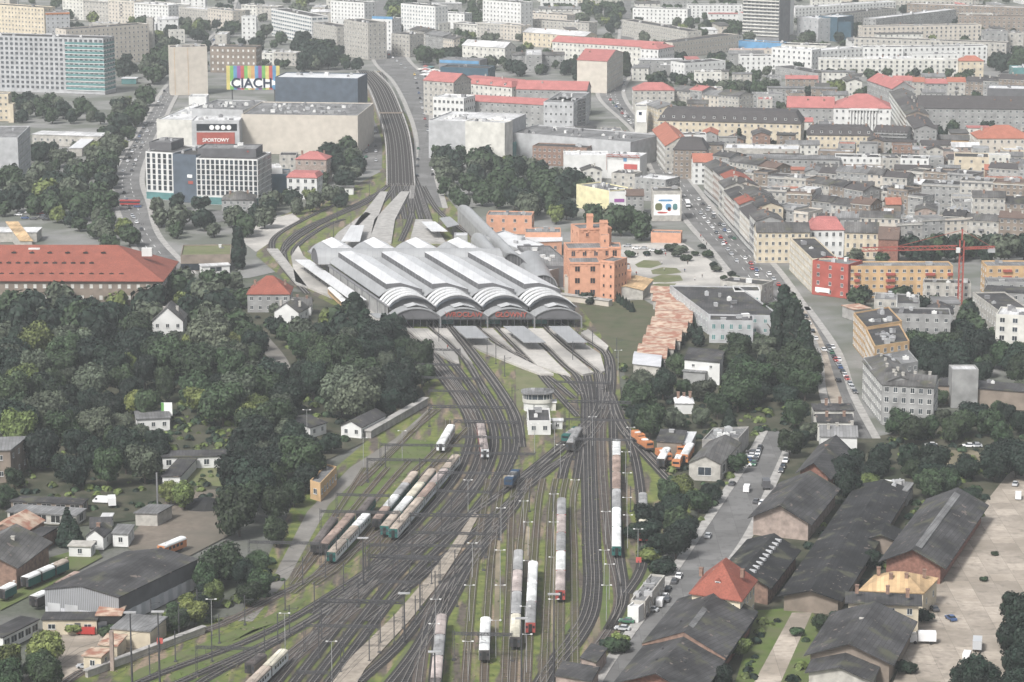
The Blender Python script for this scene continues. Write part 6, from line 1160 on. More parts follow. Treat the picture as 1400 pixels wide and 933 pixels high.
# left of and around the avenue
wood([(0, 232), (45, 255), (150, 240), (160, 290), (150, 350), (100, 318), (60, 295), (0, 300)], 11, 12, 18, (5, 4, .3, 2.5)); wood([(165, 320), (205, 330), (215, 375), (180, 350)], 11, 12, 15, DM)
wood([(40, 195), (130, 205), (150, 180), (160, 150), (205, 130), (200, 160), (160, 220), (130, 245), (60, 240)], 13, 12, 17, (4, 3, .6, 4), holes=((90, 186, 45, 8),)); wood([(0, 145), (40, 142), (100, 150), (140, 162), (140, 172), (20, 168), (0, 165)], 12, 12, 15, DM)
wood([(205, 290), (255, 285), (350, 290), (370, 310), (320, 330), (245, 330), (205, 322)], 11, 10, 15, (3, 3, .4, 5), holes=((280, 345, 42, 20),)); wood([(300, 270), (380, 275), (430, 275), (485, 270), (470, 290), (420, 292), (330, 300)], 11, 9, 13, (3, 3, .5, 5), holes=((412, 268, 22, 8), (475, 268, 12, 6)))
wood([(432, 262), (490, 262), (492, 210), (470, 200), (440, 225)], 13, 13, 18, DM); wood([(160, 100), (208, 98), (212, 60), (230, 25), (300, 40), (330, 45), (300, 62), (230, 62), (235, 105), (210, 118), (165, 110)], 15, 14, 20, DM, holes=((258, 90, 26, 50),))
wood([(580, 262), (590, 218), (700, 225), (790, 262), (880, 310), (885, 330), (800, 325), (660, 285), (610, 290)], 12, 13, 19, (5, 4, .3, 2), holes=((765, 322, 60, 12),))
wood([(410, 85), (440, 78), (480, 90), (500, 98), (330, 95), (350, 85)], 13, 10, 15, (3, 3, 0, 4)); wood([(405, 60), (455, 62), (450, 100), (412, 100)], 12, 18, 24, (1, 5, 0, 0))
wood([(560, 88), (640, 66), (660, 90), (640, 102), (600, 85), (570, 92)], 15, 14, 20, DM); wood([(665, 105), (780, 105), (790, 85), (690, 80), (660, 95)], 14, 14, 20, (2, 5, 0, 1)); wood([(520, 30), (545, 10), (545, 50), (530, 50)], 16, 14, 22, DM)
wood([(620, 18), (660, 30), (720, 40), (720, 60), (650, 45), (600, 25)], 17, 12, 18, DM); wood([(745, 5), (830, 10), (930, 20), (930, 30), (840, 28), (750, 18)], 18, 12, 18, DM); wood([(770, 12), (860, 30), (850, 42), (780, 38)], 18, 12, 17, DM)
wood([(860, 95), (900, 92), (940, 120), (900, 128)], 15, 12, 18, DM); wood([(950, 40), (1015, 25), (1015, 50), (960, 52)], 17, 12, 18, DM); wood([(965, 120), (985, 92), (1010, 110), (1050, 125), (1130, 125), (1180, 120), (1180, 130), (1050, 140), (980, 135)], 14, 13, 18, DM)
wood([(1088, 60), (1160, 60), (1200, 30), (1190, 18), (1160, 30), (1100, 60)], 18, 12, 18, DM); wood([(1150, 110), (1180, 95), (1310, 102), (1310, 110), (1200, 112)], 14, 11, 16, (4, 3, 0, 2)); wood([(1280, 55), (1345, 52), (1345, 62), (1260, 62)], 18, 12, 16, DM); wood([(1270, 78), (1310, 82), (1300, 95), (1270, 92)], 16, 14, 18, DM); wood([(1350, 105), (1370, 85), (1400, 75), (1400, 105)], 16, 13, 18, DM)
wood([(1080, 205), (1100, 200), (1140, 215), (1090, 218)], 12, 9, 13, (3, 3, 0, 2)); wood([(1185, 210), (1320, 195), (1330, 215), (1240, 222)], 12, 8, 14, DM); wood([(1265, 235), (1300, 230), (1305, 270), (1262, 260)], 10, 15, 20, (2, 5, 0, 1)); wood([(1262, 300), (1310, 300), (1312, 320), (1265, 320)], 9, 14, 18, (2, 5, 0, 1)); wood([(1395, 205), (1400, 200), (1400, 240)], 11, 12, 16, DM)
wood([(1225, 345), (1310, 335), (1400, 330), (1400, 362), (1310, 362), (1230, 366)], 9.5, 14, 19, (3, 5, 0, 1)); wood([(1155, 350), (1185, 345), (1230, 365), (1160, 366)], 9, 9, 13, DM); wood([(1160, 412), (1310, 408), (1340, 425), (1330, 445), (1305, 440), (1300, 428), (1170, 424)], 9, 8, 12, (4, 5, 0, 0))
wood([(1240, 470), (1300, 450), (1365, 490), (1400, 500), (1400, 530), (1280, 525), (1250, 500)], 10, 13, 18, (4, 5, .2, 1)); wood([(1280, 545), (1400, 545), (1400, 612), (1350, 610), (1285, 605), (1276, 580)], 10, 13, 18, (5, 4, .8, 2)); wood([(1300, 440), (1330, 445), (1360, 480), (1300, 470)], 9, 13, 17, DM)
wood([(1205, 590), (1270, 590), (1262, 610), (1210, 605)], 9, 10, 14, (3, 5, .5, 0)); wood([(1350, 655), (1372, 640), (1400, 640), (1380, 672)], 9, 12, 16, (2, 5, 1, 0)); wood([(1140, 640), (1200, 630), (1330, 660), (1330, 690), (1250, 690), (1190, 680), (1150, 690)], 8.5, 9, 13, (3, 6, .5, 0), holes=((1218, 668, 26, 10),))
# station right side
wood([(985, 520), (1000, 480), (1050, 440), (1085, 430), (1105, 480), (1110, 550), (1060, 560), (1000, 565)], 9.5, 13, 18, (5, 4, .3, 1.5), holes=((985, 450, 40, 22), (1080, 478, 34, 40))); wood([(870, 570), (880, 520), (925, 510), (950, 530), (1000, 560), (990, 585), (930, 590), (895, 605), (872, 600)], 9.5, 11, 16, (5, 5, .5, 2), holes=((936, 556, 16, 10),))
wood([(1045, 600), (1065, 585), (1110, 590), (1110, 620), (1062, 640), (1050, 628)], 9, 10, 14, (4, 3, 0, 2)); wood([(885, 700), (925, 680), (960, 700), (985, 650), (1010, 640), (1000, 680), (955, 745), (915, 780), (880, 745)], 8.5, 8, 12, (4, 4, 1.5, 0)); wood([(880, 420), (900, 405), (895, 430)], 8, 10, 12, DM); wood([(935, 465), (1000, 462), (970, 478), (930, 480)], 8, 7, 11, DM)
wood([(895, 785), (905, 772), (912, 785)], 6, 7, 9, (1, 3, 2, 0)); wood([(1250, 800), (1275, 830), (1262, 850), (1255, 830)], 6, 4, 6, DM); wood([(1030, 835), (1060, 820), (1100, 830), (1060, 840)], 7, 4, 7, (3, 3, 2, 0)); wood([(1100, 828), (1150, 826), (1165, 860), (1108, 880)], 7, 4, 8, (3, 4, 2, 0)); wood([(1025, 860), (1035, 835), (1040, 850), (1000, 930), (980, 950)], 6, 4, 7, (4, 3, 3, 0))
wood([(1330, 960), (1365, 920), (1400, 850), (1400, 990), (1340, 990)], 7.5, 12, 17, (0, 9, 0, 0)); wood([(1250, 965), (1345, 950), (1340, 990), (1250, 990)], 8, 8, 11, (0, 8, 1, 0)); wood([(1175, 700), (1225, 735), (1205, 790), (1150, 835), (1150, 820)], 8, 4, 7, DM)
wood([(540, 0), (1420, 0), (1420, 110), (600, 100)], 30, 10, 16, DM); wood([(0, 0), (500, 0), (480, 90), (0, 110)], 30, 10, 17, DM); wood([(870, 110), (1420, 115), (1420, 340), (1040, 300)], 24, 9, 14, DM)
CAND.sort(key=lambda c: c[0].y)
for i, (p, h, lk, w) in enumerate(CAND[:292]): tree(p, h, 'broad', lk, w)
if len(CAND) > 292:     # the farther, smaller-looking trees as one wood
    fw = MB(); fm = {lk: i for i, lk in enumerate(LEAFK)}
    low = [crown_mesh('broad', 300+k, 450, 1.1) for k in range(5)]
    for p, h, lk, w in CAND[292:]:
        b = TR.choice(low); a = TR.uniform(0, 6.28); ca, sa = math.cos(a)*h*w, math.sin(a)*h*w
        fw.add([(p.x+x*ca-y*sa, p.y+x*sa+y*ca, z*h) for x, y, z in b.v], b.f, fm[lk]); fw.cyl(p.x, p.y, 0, h*.4, .3, n=5, mi=4)
    o = fw.obj('far_woodland', LEAFK+['bark']); tag(o, 'farther trees of the city squares, parks and streets', 'trees', kind='stuff')
print('TREES', len(CAND))
# trees with a look of their own
for px, py, h, kind, lk, w in ((326, 368, 21, 'poplar', 'leafdark', 1.0), (487, 474, 23, 'poplar', 'leafdark', 1.0), (498, 478, 17, 'poplar', 'leafdark', 1.2), (478, 470, 13, 'poplar', 'leafdark', 1.3), (1072, 478, 27, 'poplar', 'leafdark', .9), (1082, 484, 23, 'poplar', 'leafdark', .9), (1062, 482, 21, 'poplar', 'leafdark', .9), (1092, 494, 22, 'poplar', 'leafdark', .85), (1099, 508, 21, 'poplar', 'leafdark', .85), (1104, 524, 19, 'poplar', 'leafdark', .9), (1096, 500, 16, 'poplar', 'leaf', 1.0), (325, 640, 14, 'poplar', 'leafdark', 1.4), (360, 560, 12, 'poplar', 'leafdark', 1.1), (1010, 210, 16, 'poplar', 'leafdark', .8), (787, 110, 20, 'poplar', 'leafdark', .9), (856, 105, 20, 'poplar', 'leaf', 1.2),
                          (93, 745, 12, 'fir', 'leafdark', 1.2), (103, 748, 9, 'fir', 'leafdark', 1.3), (997, 590, 10, 'fir', 'leafdark', 1.2)):
    tree(P(px, py), h, kind, lk, w)
for px, py, h, lk in ((830, 888, 4, 'leafdark'), (842, 892, 5, 'leaf'), (848, 882, 4, 'leaflight'), (905, 785, 6, 'leafdark'), (800, 412, 5, 'leafdark'), (808, 416, 4, 'leafdark'), (887, 768, 5, 'leaflight'), (862, 735, 4, 'leafdark'), (868, 728, 3.4, 'leaf'), (905, 700, 4, 'leafdark'), (912, 712, 4, 'leafdark'), (1010, 850, 4, 'leaf'), (1090, 870, 3, 'leaf'), (1265, 850, 4, 'leafdark'), (1238, 920, 4, 'leafdark'), (1150, 856, 5, 'leafdark'), (1135, 862, 4, 'leaf'), (910, 910, 4, 'leaflight'), (960, 340, 3, 'leafdark'), (975, 365, 3, 'leafdark'), (950, 350, 3, 'leaf'), (1000, 378, 3, 'leafdark'), (990, 383, 2.6, 'leaf'), (885, 350, 3, 'leafdark'), (1345, 795, 1.8, 'leaf'), (1360, 760, 1.6, 'leaf'), (1300, 725, 1.5, 'leaf'), (240, 840, 4, 'leaf'), (262, 830, 5, 'leaflight'), (232, 862, 4, 'leaf'), (150, 872, 4, 'leaf'), (98, 868, 4, 'leaflight'), (925, 352, 4, 'leafgrey'), (938, 357, 4, 'leaf'), (968, 352, 4, 'leaf'), (980, 372, 4, 'leafgrey'), (1005, 384, 3.5, 'leaf'), (1012, 392, 4, 'leafdark'), (930, 346, 5, 'leafgrey'), (918, 344, 5, 'leaf'), (900, 348, 3, 'leaf'), (862, 352, 4, 'leaf'), (1020, 396, 4, 'leaf')):
    tree(P(px, py), h, 'bush', lk, 1.3)
for i in range(9):   # clipped cypresses down the edge of the cream striped shed
    p = P(830+i*4.3, 402+i*3.1); tree(p, 4.5, 'fir', 'leafdark', 1.2, 'tiny dark cypress in a row')
for i in range(12):
    p = P(905+i*4.5, 505-i*5.5); tree(p, 4.2, 'fir', 'leafdark', 1.1, 'tiny dark cypress in a row')

# low growth nobody could count: undergrowth between the sheds and weeds along the sidings
def growth(name, label, polys, dens, size, mats, n):
    mb = MB(); r = random.Random(5)
    for poly in polys:
        wp = [(P(*p).x, P(*p).y) for p in poly]; xs = [p[0] for p in wp]; ys = [p[1] for p in wp]
        for _ in range(int((max(xs)-min(xs))*(max(ys)-min(ys))*dens)):
            x, y = r.uniform(min(xs), max(xs)), r.uniform(min(ys), max(ys))
            if not inside(x, y, wp) or (size > 1 and blocked(x, y)): continue
            s = size*r.uniform(.5, 1.4); mi = r.randrange(len(mats))
            for k in range(n):
                a, b, q = r.uniform(0, 6.28), r.uniform(0, 1.3), s*r.uniform(.5, 1); c = Vector((x+q*math.cos(a)*math.sin(b), y+q*math.sin(a)*math.sin(b), q*math.cos(b)*.8))
                nn = (c-Vector((x, y, -.3))).normalized(); t1 = nn.orthogonal().normalized(); t2 = nn.cross(t1); L = s*.33
                mb.add([c-t1*L-t2*L, c+t1*L-t2*L*.6, c+t1*L*.7+t2*L, c-t1*L+t2*L*.7], [(0, 1, 2, 3)], mi)
    tag(mb.obj(name, mats), label, 'plants', kind='stuff')
growth('undergrowth', 'low scrub and bushes growing between the sheds and along the streets', [[(1040, 830), (1080, 838), (1018, 950), (980, 990)], [(1115, 838), (1165, 870), (1120, 990), (1068, 950)], [(1000, 640), (1035, 640), (900, 800), (860, 780), (930, 690)], [(1130, 640), (1340, 640), (1350, 700), (1150, 850), (1080, 830)], [(1280, 780), (1360, 690), (1350, 690), (1230, 880), (1225, 840)], [(850, 500), (1110, 560), (1080, 600), (940, 690), (870, 600)], [(1180, 590), (1400, 560), (1400, 650), (1250, 650)], [(200, 850), (300, 820), (400, 740), (395, 800), (280, 860)], [(0, 560), (340, 560), (330, 680), (180, 700), (0, 700)], [(0, 420), (330, 400), (420, 480), (500, 600), (350, 640), (0, 600)]], .028, 1.9, LEAFK[:3], 26)
growth('weeds', 'green and yellowish weeds between the sidings', [[(600, 1000), (620, 820), (700, 690), (790, 640), (830, 640), (835, 780), (790, 860), (720, 1000)], [(60, 990), (200, 880), (400, 800), (520, 720), (560, 760), (440, 850), (250, 990)], [(430, 720), (500, 640), (590, 590), (590, 640), (470, 760)]], .11, .42, ['grass', 'lawn', 'leaflight', 'sand'], 5)
# ---------------------------------------------------------------- railway vehicles
M('coach_red', (.3, .06, .05)); M('coach_green', (.02, .1, .09)); M('coach_blue', (.02, .05, .1)); M('coach_dark', (.05, .045, .045)); M('coach_white', (.6, .62, .63), rough=.5)
M('rf_white', (.72, .73, .72), rough=.6, kind='roof', scale=.3); M('rf_cream', (.52, .49, .4), kind='roof', scale=.4); M('rf_rust', (.3, .225, .19), kind='roof', scale=.5); M('rf_tan', (.4, .34, .285), kind='roof', scale=.4); M('rf_grey', (.3, .3, .3), kind='roof', scale=.4); M('rf_dark', (.12, .105, .1), kind='roof', scale=.4); M('rf_pink', (.4, .345, .325), kind='roof', scale=.4)
CO = {}
def coach_parts(L, body, roof, endm, win=True):
    key = (round(L), body, roof, endm, win)
    if key in CO: return CO[key]
    w = 1.42; out = []
    m = MB(); m.box(-w, w, -L/2+.2, L/2-.2, .9, 3.2); out.append(('body', m.mesh('body', [body])))
    pr = [(-w-.02, 3.15)]+[(-math.cos(math.pi*i/8)*(w+.02), 3.25+.72*math.sin(math.pi*i/8)**.7) for i in range(9)]+[(w+.02, 3.15)]
    m = MB(); m.extr(pr, -L/2+.1, L/2-.1); out.append(('roof', m.mesh('roof', [roof])))
    for k in range(max(2, int(L/5))): m = MB(); m.box(-.28, .28, -L/2+2+k*5-.35, -L/2+2+k*5+.35, 3.9, 4.12); out.append(('roof_vent', m.mesh('roof_vent', [roof])))
    for s in (-1, 1):
        m = MB(); y = s*(L/2-.2); m.box(-w+.05, w-.05, min(y, y+s*.12), max(y, y+s*.12), .9, 3.7, 0); m.box(-.5, .5, min(y+s*.13, y+s*.3), max(y+s*.13, y+s*.3), 1, 3.3, 1)
        for x in (-.95, .95): m.box(x-.25, x+.25, min(y+s*.13, y+s*.16), max(y+s*.13, y+s*.16), 2.1, 2.8, 2)
        out.append(('end_wall', m.mesh('end_wall', [endm, 'black', 'glass'])))
        m = MB()
        for q in (-1, 1): m.cyl(0, 0, -.12, .12, .46, n=12)
        b = MB(); yb = s*(L/2-3.4)
        b.box(-1.1, 1.1, yb-1.5, yb+1.5, .35, .88, 0)
        for yy in (yb-1, yb+1):
            for xx in (-.78, .78): b.extr([(yy+.45*math.cos(t*math.pi/5), .46+.45*math.sin(t*math.pi/5)) for t in range(10)], xx-.07, xx+.07, 0, axis='x')
        out.append(('bogie', b.mesh('bogie', ['black'])))
    if win:
        n = int((L-3)/2); m = MB()
        for sx in (-1, 1):
            for i in range(n): y = -L/2+1.8+(L-3.6)*(i+.5)/n; m.box(min(sx*w, sx*(w+.04)), max(sx*w, sx*(w+.04)), y-.6, y+.6, 2, 2.85)
        m.stuff = 1; out.append(('window_row', m.mesh('window_row', ['glass'])))
    CO[key] = out; return out
def train(p_top, p_bot, spec, kind='coach', body='coach_green', end='coach_dark', L=None, desc='coach', grp='coaches parked on the sidings', win=True):
    """vehicles between two roof-end points in the photo; spec = roof materials from near to far"""
    a, b = P(*p_bot, 4), P(*p_top, 4); d = (b-a); d.z = 0; tot = d.length; n = len(spec); L = tot/n; rz = math.atan2(d.y, d.x)-math.pi/2; u = d.normalized()
    RN = {'rf_white': 'white', 'rf_cream': 'cream', 'rf_rust': 'rust-brown', 'rf_tan': 'tan', 'rf_grey': 'grey', 'rf_dark': 'dark', 'rf_pink': 'pinkish', 'metalgrey': 'grey'}
    P_ORD = ['nearest', 'second', 'third', 'fourth', 'fifth', 'sixth', 'seventh']
    for i, rm in enumerate(spec):
        c = a+u*(L*(i+.5)); c.z = .35; t = thing({'coach': 'railway_coach', 'wagon': 'goods_wagon', 'rail': 'railcar'}[kind], None, 'railway carriage' if kind != 'wagon' else 'wagon', c, rz, grp)
        for nm_, me in coach_parts(L-.5, body, rm, end, win):
            q = link(nm_, me, t)
            if nm_ == 'window_row': q['kind'] = 'stuff'
        t['label'] = f"{RN[rm]}-roofed {desc}, {'a single vehicle' if n == 1 else P_ORD[i]+' from the near end' if i else 'nearest end'}"
train((843, 601), (843, 748), ['rf_white', 'rf_white', 'rf_grey', 'rf_rust', 'rf_rust', 'rf_white'][:6], desc='coach of the long train beside the curved siding', end='coach_green')
train((879, 674), (880, 728), ['rf_cream', 'rf_cream', 'rf_grey'][:3], desc='coach of the rightmost short train', end='coach_red')
train((768, 681), (766, 808), ['rf_pink', 'rf_white', 'rf_grey', 'rf_pink', 'rf_grey'], desc='coach of the mid-yard train with a red end', end='coach_red')
train((709, 752), (704, 872), ['rf_cream', 'rf_grey', 'rf_pink', 'rf_grey'], desc='coach, left of two close yard trains')
train((729, 768), (725, 852), ['rf_grey', 'rf_white', 'rf_white'], desc='coach, right of two close yard trains', end='coach_red')
train((664, 844), (662, 890), ['rf_white'], desc='coach standing alone with a bright white roof', body='coach_white')
train((604, 840), (593, 960), ['rf_dark', 'rf_pink', 'rf_grey', 'rf_pink'], desc='coach of the train cut by the bottom edge', end='coach_dark')
train((567, 645), (514, 710), ['rf_rust', 'rf_white', 'rf_grey', 'rf_tan'][:4], desc='coach of the left train of the trio', end='coach_dark')
train((591, 641), (525, 720), ['rf_tan', 'rf_white', 'rf_cream', 'rf_tan'], desc='coach of the middle train of the trio', end='coach_green')
train((624, 622), (537, 724), ['rf_tan', 'rf_tan', 'rf_rust', 'rf_pink', 'rf_tan'], desc='coach of the right train of the trio', end='coach_green', body='coach_white')
train((456, 708), (430, 744), ['rf_dark', 'rf_dark'], desc='coach of the dark left pair beside the gravel lane')
train((480, 702), (442, 744), ['rf_rust', 'rf_rust'], desc='coach of the middle train beside the gravel lane', end='coach_dark')
train((501, 702), (452, 756), ['rf_tan', 'rf_tan', 'rf_white'], desc='coach of the right train beside the gravel lane', body='coach_white', end='coach_green')
train((508, 680), (492, 700), ['rf_dark'], desc='half-hidden coach beside the grass left of the trio')
train((388, 888), (340, 935), ['rf_tan', 'rf_cream'], desc='white-sided coach at the bottom left of the main lines', body='coach_white')
train((359, 894), (340, 908), ['rf_dark'], kind='wagon', desc='brown goods wagon beside the bottom left coach', body='brownwall', win=False)
train((617, 581), (602, 606), ['rf_white', 'rf_white'], kind='rail', desc='sleek white railcar left of the throat tracks', body='coach_white', end='coach_white', grp='white railcar set')
train((657, 578), (663, 615), ['rf_pink', 'rf_pink'], kind='rail', desc='electric train coming down the throat', body='coach_red', end='coach_white', grp='electric train set')
train((791, 584), (779, 606), ['rf_grey'], desc='grey wagon behind the dark locomotive at the signal box', body='coach_dark')
train((452, 393), (474, 414), ['rf_white'], kind='rail', desc='yellow-sided train half hidden left of the train hall', body='ochre', grp='yellow train set')
train((90, 765), (32, 790), ['rf_white', 'rf_white', 'rf_tan'], kind='wagon', desc='old green covered wagon beside the dark engine shed', body='coach_green', win=False, grp='old wagons')
train((62, 808), (44, 816), ['rf_white'], kind='wagon', desc='old dark wagon just left of the corrugated warehouse', body='coach_dark', win=False, grp='old wagons')
train((18, 797), (0, 806), ['rf_white'], kind='wagon', desc='old green wagon cut by the left edge', body='coach_green', win=False, grp='old wagons')
train((106, 782), (78, 798), ['rf_rust'], kind='wagon', desc='orange-topped wagon above the corrugated warehouse', body='orange', win=False, grp='old wagons')
train((251, 734), (219, 747), ['rf_white'], desc='orange coach alone in the dirt yard', body='orange', end='orange', grp='works coach')
train((298, 752), (286, 788), ['rf_rust', 'rf_rust', 'rf_rust'], kind='wagon', desc='rusty low wagon at the edge of the trees', body='brownwall', win=False, grp='rusty wagons')
train((944, 606), (935, 622), ['rf_white'], kind='wagon', desc='orange works wagon between the two sheds', body='orange', end='orange', win=False, grp='orange works wagons')
train((912, 612), (903, 628), ['rf_white'], kind='wagon', desc='dark works wagon with pale cover by the brown flat shed', body='coach_dark', win=False, grp='orange works wagons')
def loco(px, py, ang, body, desc, L=16, orange=False):
    c = P(px, py); t = thing('locomotive', desc, 'locomotive', (c.x, c.y, .35), ang)
    m = MB(); m.box(-1.45, 1.45, -L/2, L/2, 1, 1.5); m.obj('frame', 'coach_dark', t)
    m = MB(); m.box(-1.2, 1.2, -L/2+3, L/2-3, 1.5, 3.3); m.obj('body', body, t)
    for s in (-1, 1):
        m = MB(); y0, y1 = sorted((s*(L/2-.3), s*(L/2-3))); m.box(-1.4, 1.4, y0, y1, 1.5, 3.6); cb = m.obj('cab', body, t)
        m = MB(); m.box(-1.1, 1.1, s*(L/2-.29) if s < 0 else L/2-.3, s*(L/2-.25) if s > 0 else -L/2+.3, 2.5, 3.2) if s > 0 else m.box(-1.1, 1.1, -L/2+.25, -L/2+.3, 2.5, 3.2); m.obj('windscreen', 'glass', cb)
        b = MB(); yb = s*(L/2-3.5); b.box(-1.1, 1.1, yb-1.7, yb+1.7, .2, .95)
        for yy in (yb-1.1, yb+1.1):
            for xx in (-.78, .78): b.extr([(yy+.5*math.cos(k*math.pi/5), .5+.5*math.sin(k*math.pi/5)) for k in range(10)], xx-.07, xx+.07, 0, axis='x')
        b.obj('bogie', 'black', t)
    m = MB(); m.box(-1, 1, -L/2+3.4, L/2-3.4, 3.3, 3.7); m.obj('roof', 'rf_grey' if not orange else 'rf_white', t)
    pg = MB(); pg.bar((-.8, -2, 4.5), (.8, -2, 4.5), .1); pg.bar((0, -2, 4.5), (0, -3.4, 4.1), .08); pg.bar((0, -3.4, 4.1), (0, -2.2, 3.7), .08); pg.obj('pantograph', 'steel', t)
loco(700, 664, -.2, 'coach_blue', 'small blue electric locomotive in the middle of the crossing tracks', 13); loco(781, 604, -.35, 'coach_green', 'dark green locomotive right of the signal box', 14)
for (px, py, a, dsc, L) in ((872, 606, .3, 'short orange shunter furthest up the curved siding', 8), (882, 616, .35, 'orange and white shunter second on the curved siding', 9), (927, 640, -.2, 'orange works crane wagon nearest in front of the beige-gabled workshop', 12), (907, 632, .3, 'orange-ended tank wagon beside the brown flat shed', 10), (933, 622, -.2, 'orange shunter with white roof behind the works crane wagon', 9)):
    loco(px, py, a, 'orange', dsc, L, True)

# ---------------------------------------------------------------- road vehicles
PAINTS = {'white': (.68, .68, .68), 'silver': (.4, .41, .42), 'dark grey': (.08, .08, .085), 'black': (.02, .02, .022), 'blue': (.05, .09, .2), 'red': (.35, .04, .035), 'green': (.05, .13, .08), 'yellow': (.6, .4, .05)}
for k_, v_ in PAINTS.items(): M('car '+k_, v_, rough=.3, var=.03)
CARM = {}
def car_parts(kind, colr):
    if (kind, colr) in CARM: return CARM[kind, colr]
    out = []; pm = 'car '+colr
    if kind == 'car':
        m = MB(); m.extr([(-2.15, .3), (2.1, .3), (2.18, .62), (2.0, .82), (1.05, .92), (-1.7, .95), (-2.15, .85)], -.87, .87, 0, axis='x'); out.append(('body', m.mesh('body', [pm])))
        m = MB(); v = [(-.82, 1.1, .9), (.82, 1.1, .9), (.82, -1.6, .94), (-.82, -1.6, .94), (-.62, .35, 1.42), (.62, .35, 1.42), (.62, -1.15, 1.42), (-.62, -1.15, 1.42)]
        m.add(v, [(0, 1, 5, 4), (1, 2, 6, 5), (2, 3, 7, 6), (3, 0, 4, 7)]); out.append(('window_glass', m.mesh('window_glass', ['glass'])))
        m = MB(); m.box(-.64, .64, -1.17, .37, 1.42, 1.47); out.append(('roof', m.mesh('roof', [pm]))); wy, wr = (1.35, -1.35), .32
    elif kind == 'van':
        m = MB(); m.extr([(-2.6, .35), (2.5, .35), (2.6, .95), (2.1, 1.2), (1.5, 2.05), (1.2, 2.2), (-2.6, 2.2)], -.95, .95, 0, axis='x'); out.append(('body', m.mesh('body', [pm])))
        m = MB(); m.add([(-.85, 2.07, 1.28), (.85, 2.07, 1.28), (.8, 1.57, 2.0), (-.8, 1.57, 2.0)], [(0, 1, 2, 3)]); m.box(-.97, .97, .9, 1.6, 1.2, 1.8); out.append(('window_glass', m.mesh('window_glass', ['glass']))); wy, wr = (1.7, -1.6), .36
    else:   # lorry / bus
        Lb = 3.4 if kind == 'lorry' else 5.5
        m = MB(); m.box(-1.2, 1.2, -Lb, Lb-1.9 if kind == 'lorry' else Lb, .9, 3.3); out.append(('box_body' if kind == 'lorry' else 'body', m.mesh('body', [pm])))
        if kind == 'lorry':
            m = MB(); m.extr([(Lb-1.7, .5), (Lb+.2, .5), (Lb+.25, 1.4), (Lb-.1, 2.5), (Lb-1.7, 2.6)], -1.1, 1.1, 0, axis='x'); out.append(('cab', m.mesh('cab', [pm])))
            m = MB(); m.box(-1, 1, Lb-.02, Lb+.2, 1.5, 2.2); out.append(('windscreen', m.mesh('windscreen', ['glass'])))
        else: m = MB(); m.box(-1.23, 1.23, -Lb-.03, Lb+.03, 1.8, 2.7); out.append(('window_band', m.mesh('window_band', ['glass'])))
        wy, wr = (Lb-1.2, -Lb+1.4), .48
    for y in wy:
        for x in ((-.8, .8) if kind in ('car', 'van') else (-1.05, 1.05)):
            m = MB(); m.extr([(y+wr*math.cos(t*math.pi/5), wr+wr*math.sin(t*math.pi/5)) for t in range(10)], x-.11, x+.11, 0, axis='x'); out.append(('wheel', m.mesh('wheel', ['tyre'])))
    if kind in ('car', 'van'):
        for x in (-.62, .62): m = MB(); e = 2.14 if kind == 'car' else 2.57; m.box(x-.18, x+.18, e-.08, e+.06, .6, .8); out.append(('headlight', m.mesh('headlight', ['paint'])))
    CARM[kind, colr] = out; return out
NCAR = [0]
def car(p, ang, colr=None, kind='car', label=None, z=.1):
    NCAR[0] += 1; colr = colr or TR.choices(list(PAINTS), (8, 5, 4, 4, 2, 2, 1, .2))[0]
    t = thing({'car': 'parked_car', 'van': 'delivery_van', 'lorry': 'lorry', 'bus': 'bus'}[kind], label, kind, (p.x, p.y, z), ang, None if label else 'cars on the streets and car parks')
    for nm_, me in car_parts(kind, colr): link(nm_, me, t)
    if not label: auto(t, f'{colr} {kind}', p)
def along(a, b, n, off=0, jit=.3, prob=1, across=False):
    pa, pb = P(*a), P(*b); d = pb-pa; u = d.normalized(); ang = math.atan2(u.y, u.x)-math.pi/2+(math.pi/2 if across else 0)
    for i in range(n):
        if TR.random() > prob: continue
        p = pa+d*((i+.5+TR.uniform(-jit, jit)*.6)/n); car(p, ang+TR.choice([0, math.pi])+TR.uniform(-.04, .04))
along((592, 245), (588, 180), 9); along((606, 262), (598, 200), 6, prob=.7); along((586, 185), (566, 100), 12); along((570, 250), (572, 200), 4); along((556, 96), (520, 66), 7); along((525, 70), (517, 30), 8, prob=.7); along((499, 228), (505, 180), 6); along((514, 225), (513, 170), 6, prob=.8); along((496, 150), (492, 118), 5, prob=.8)
along((175, 365), (160, 330), 1); along((182, 300), (168, 260), 4, prob=.7); along((195, 318), (180, 295), 3); along((166, 240), (200, 168), 11, prob=.8); along((178, 240), (208, 165), 10, prob=.5); along((205, 160), (245, 90), 10, prob=.7); along((262, 90), (320, 25), 9, prob=.6); along((150, 250), (185, 175), 9); along((236, 310), (222, 285), 3)
along((870, 178), (832, 135), 9); along((862, 165), (842, 140), 4, prob=.8); along((852, 130), (856, 100), 4); along((905, 210), (878, 175), 5, prob=.7); along((1002, 330), (945, 262), 8, prob=.7); along((1022, 350), (965, 280), 8, prob=.6); along((1040, 378), (1000, 330), 5, prob=.6); along((1010, 362), (985, 330), 4); along((935, 262), (905, 225), 4, prob=.6); along((1082, 412), (1048, 372), 5); along((995, 338), (955, 290), 7, prob=.8); along((1050, 400), (1015, 350), 6, prob=.8); along((1118, 470), (1100, 430), 4)
along((1170, 540), (1130, 472), 13); along((1150, 500), (1135, 470), 2, prob=1); along((1128, 600), (1140, 615), 1); along((1230, 565), (1280, 568), 0)
for px, py, c in ((1126, 480, 'white'), (1134, 482, 'silver'), (1146, 522, 'black')): car(P(px, py), .1, c)
along((1030, 638), (1040, 612), 6, across=False); along((1018, 640), (1030, 618), 4, across=True); along((1066, 650), (1075, 630), 3); along((870, 862), (905, 830), 0)
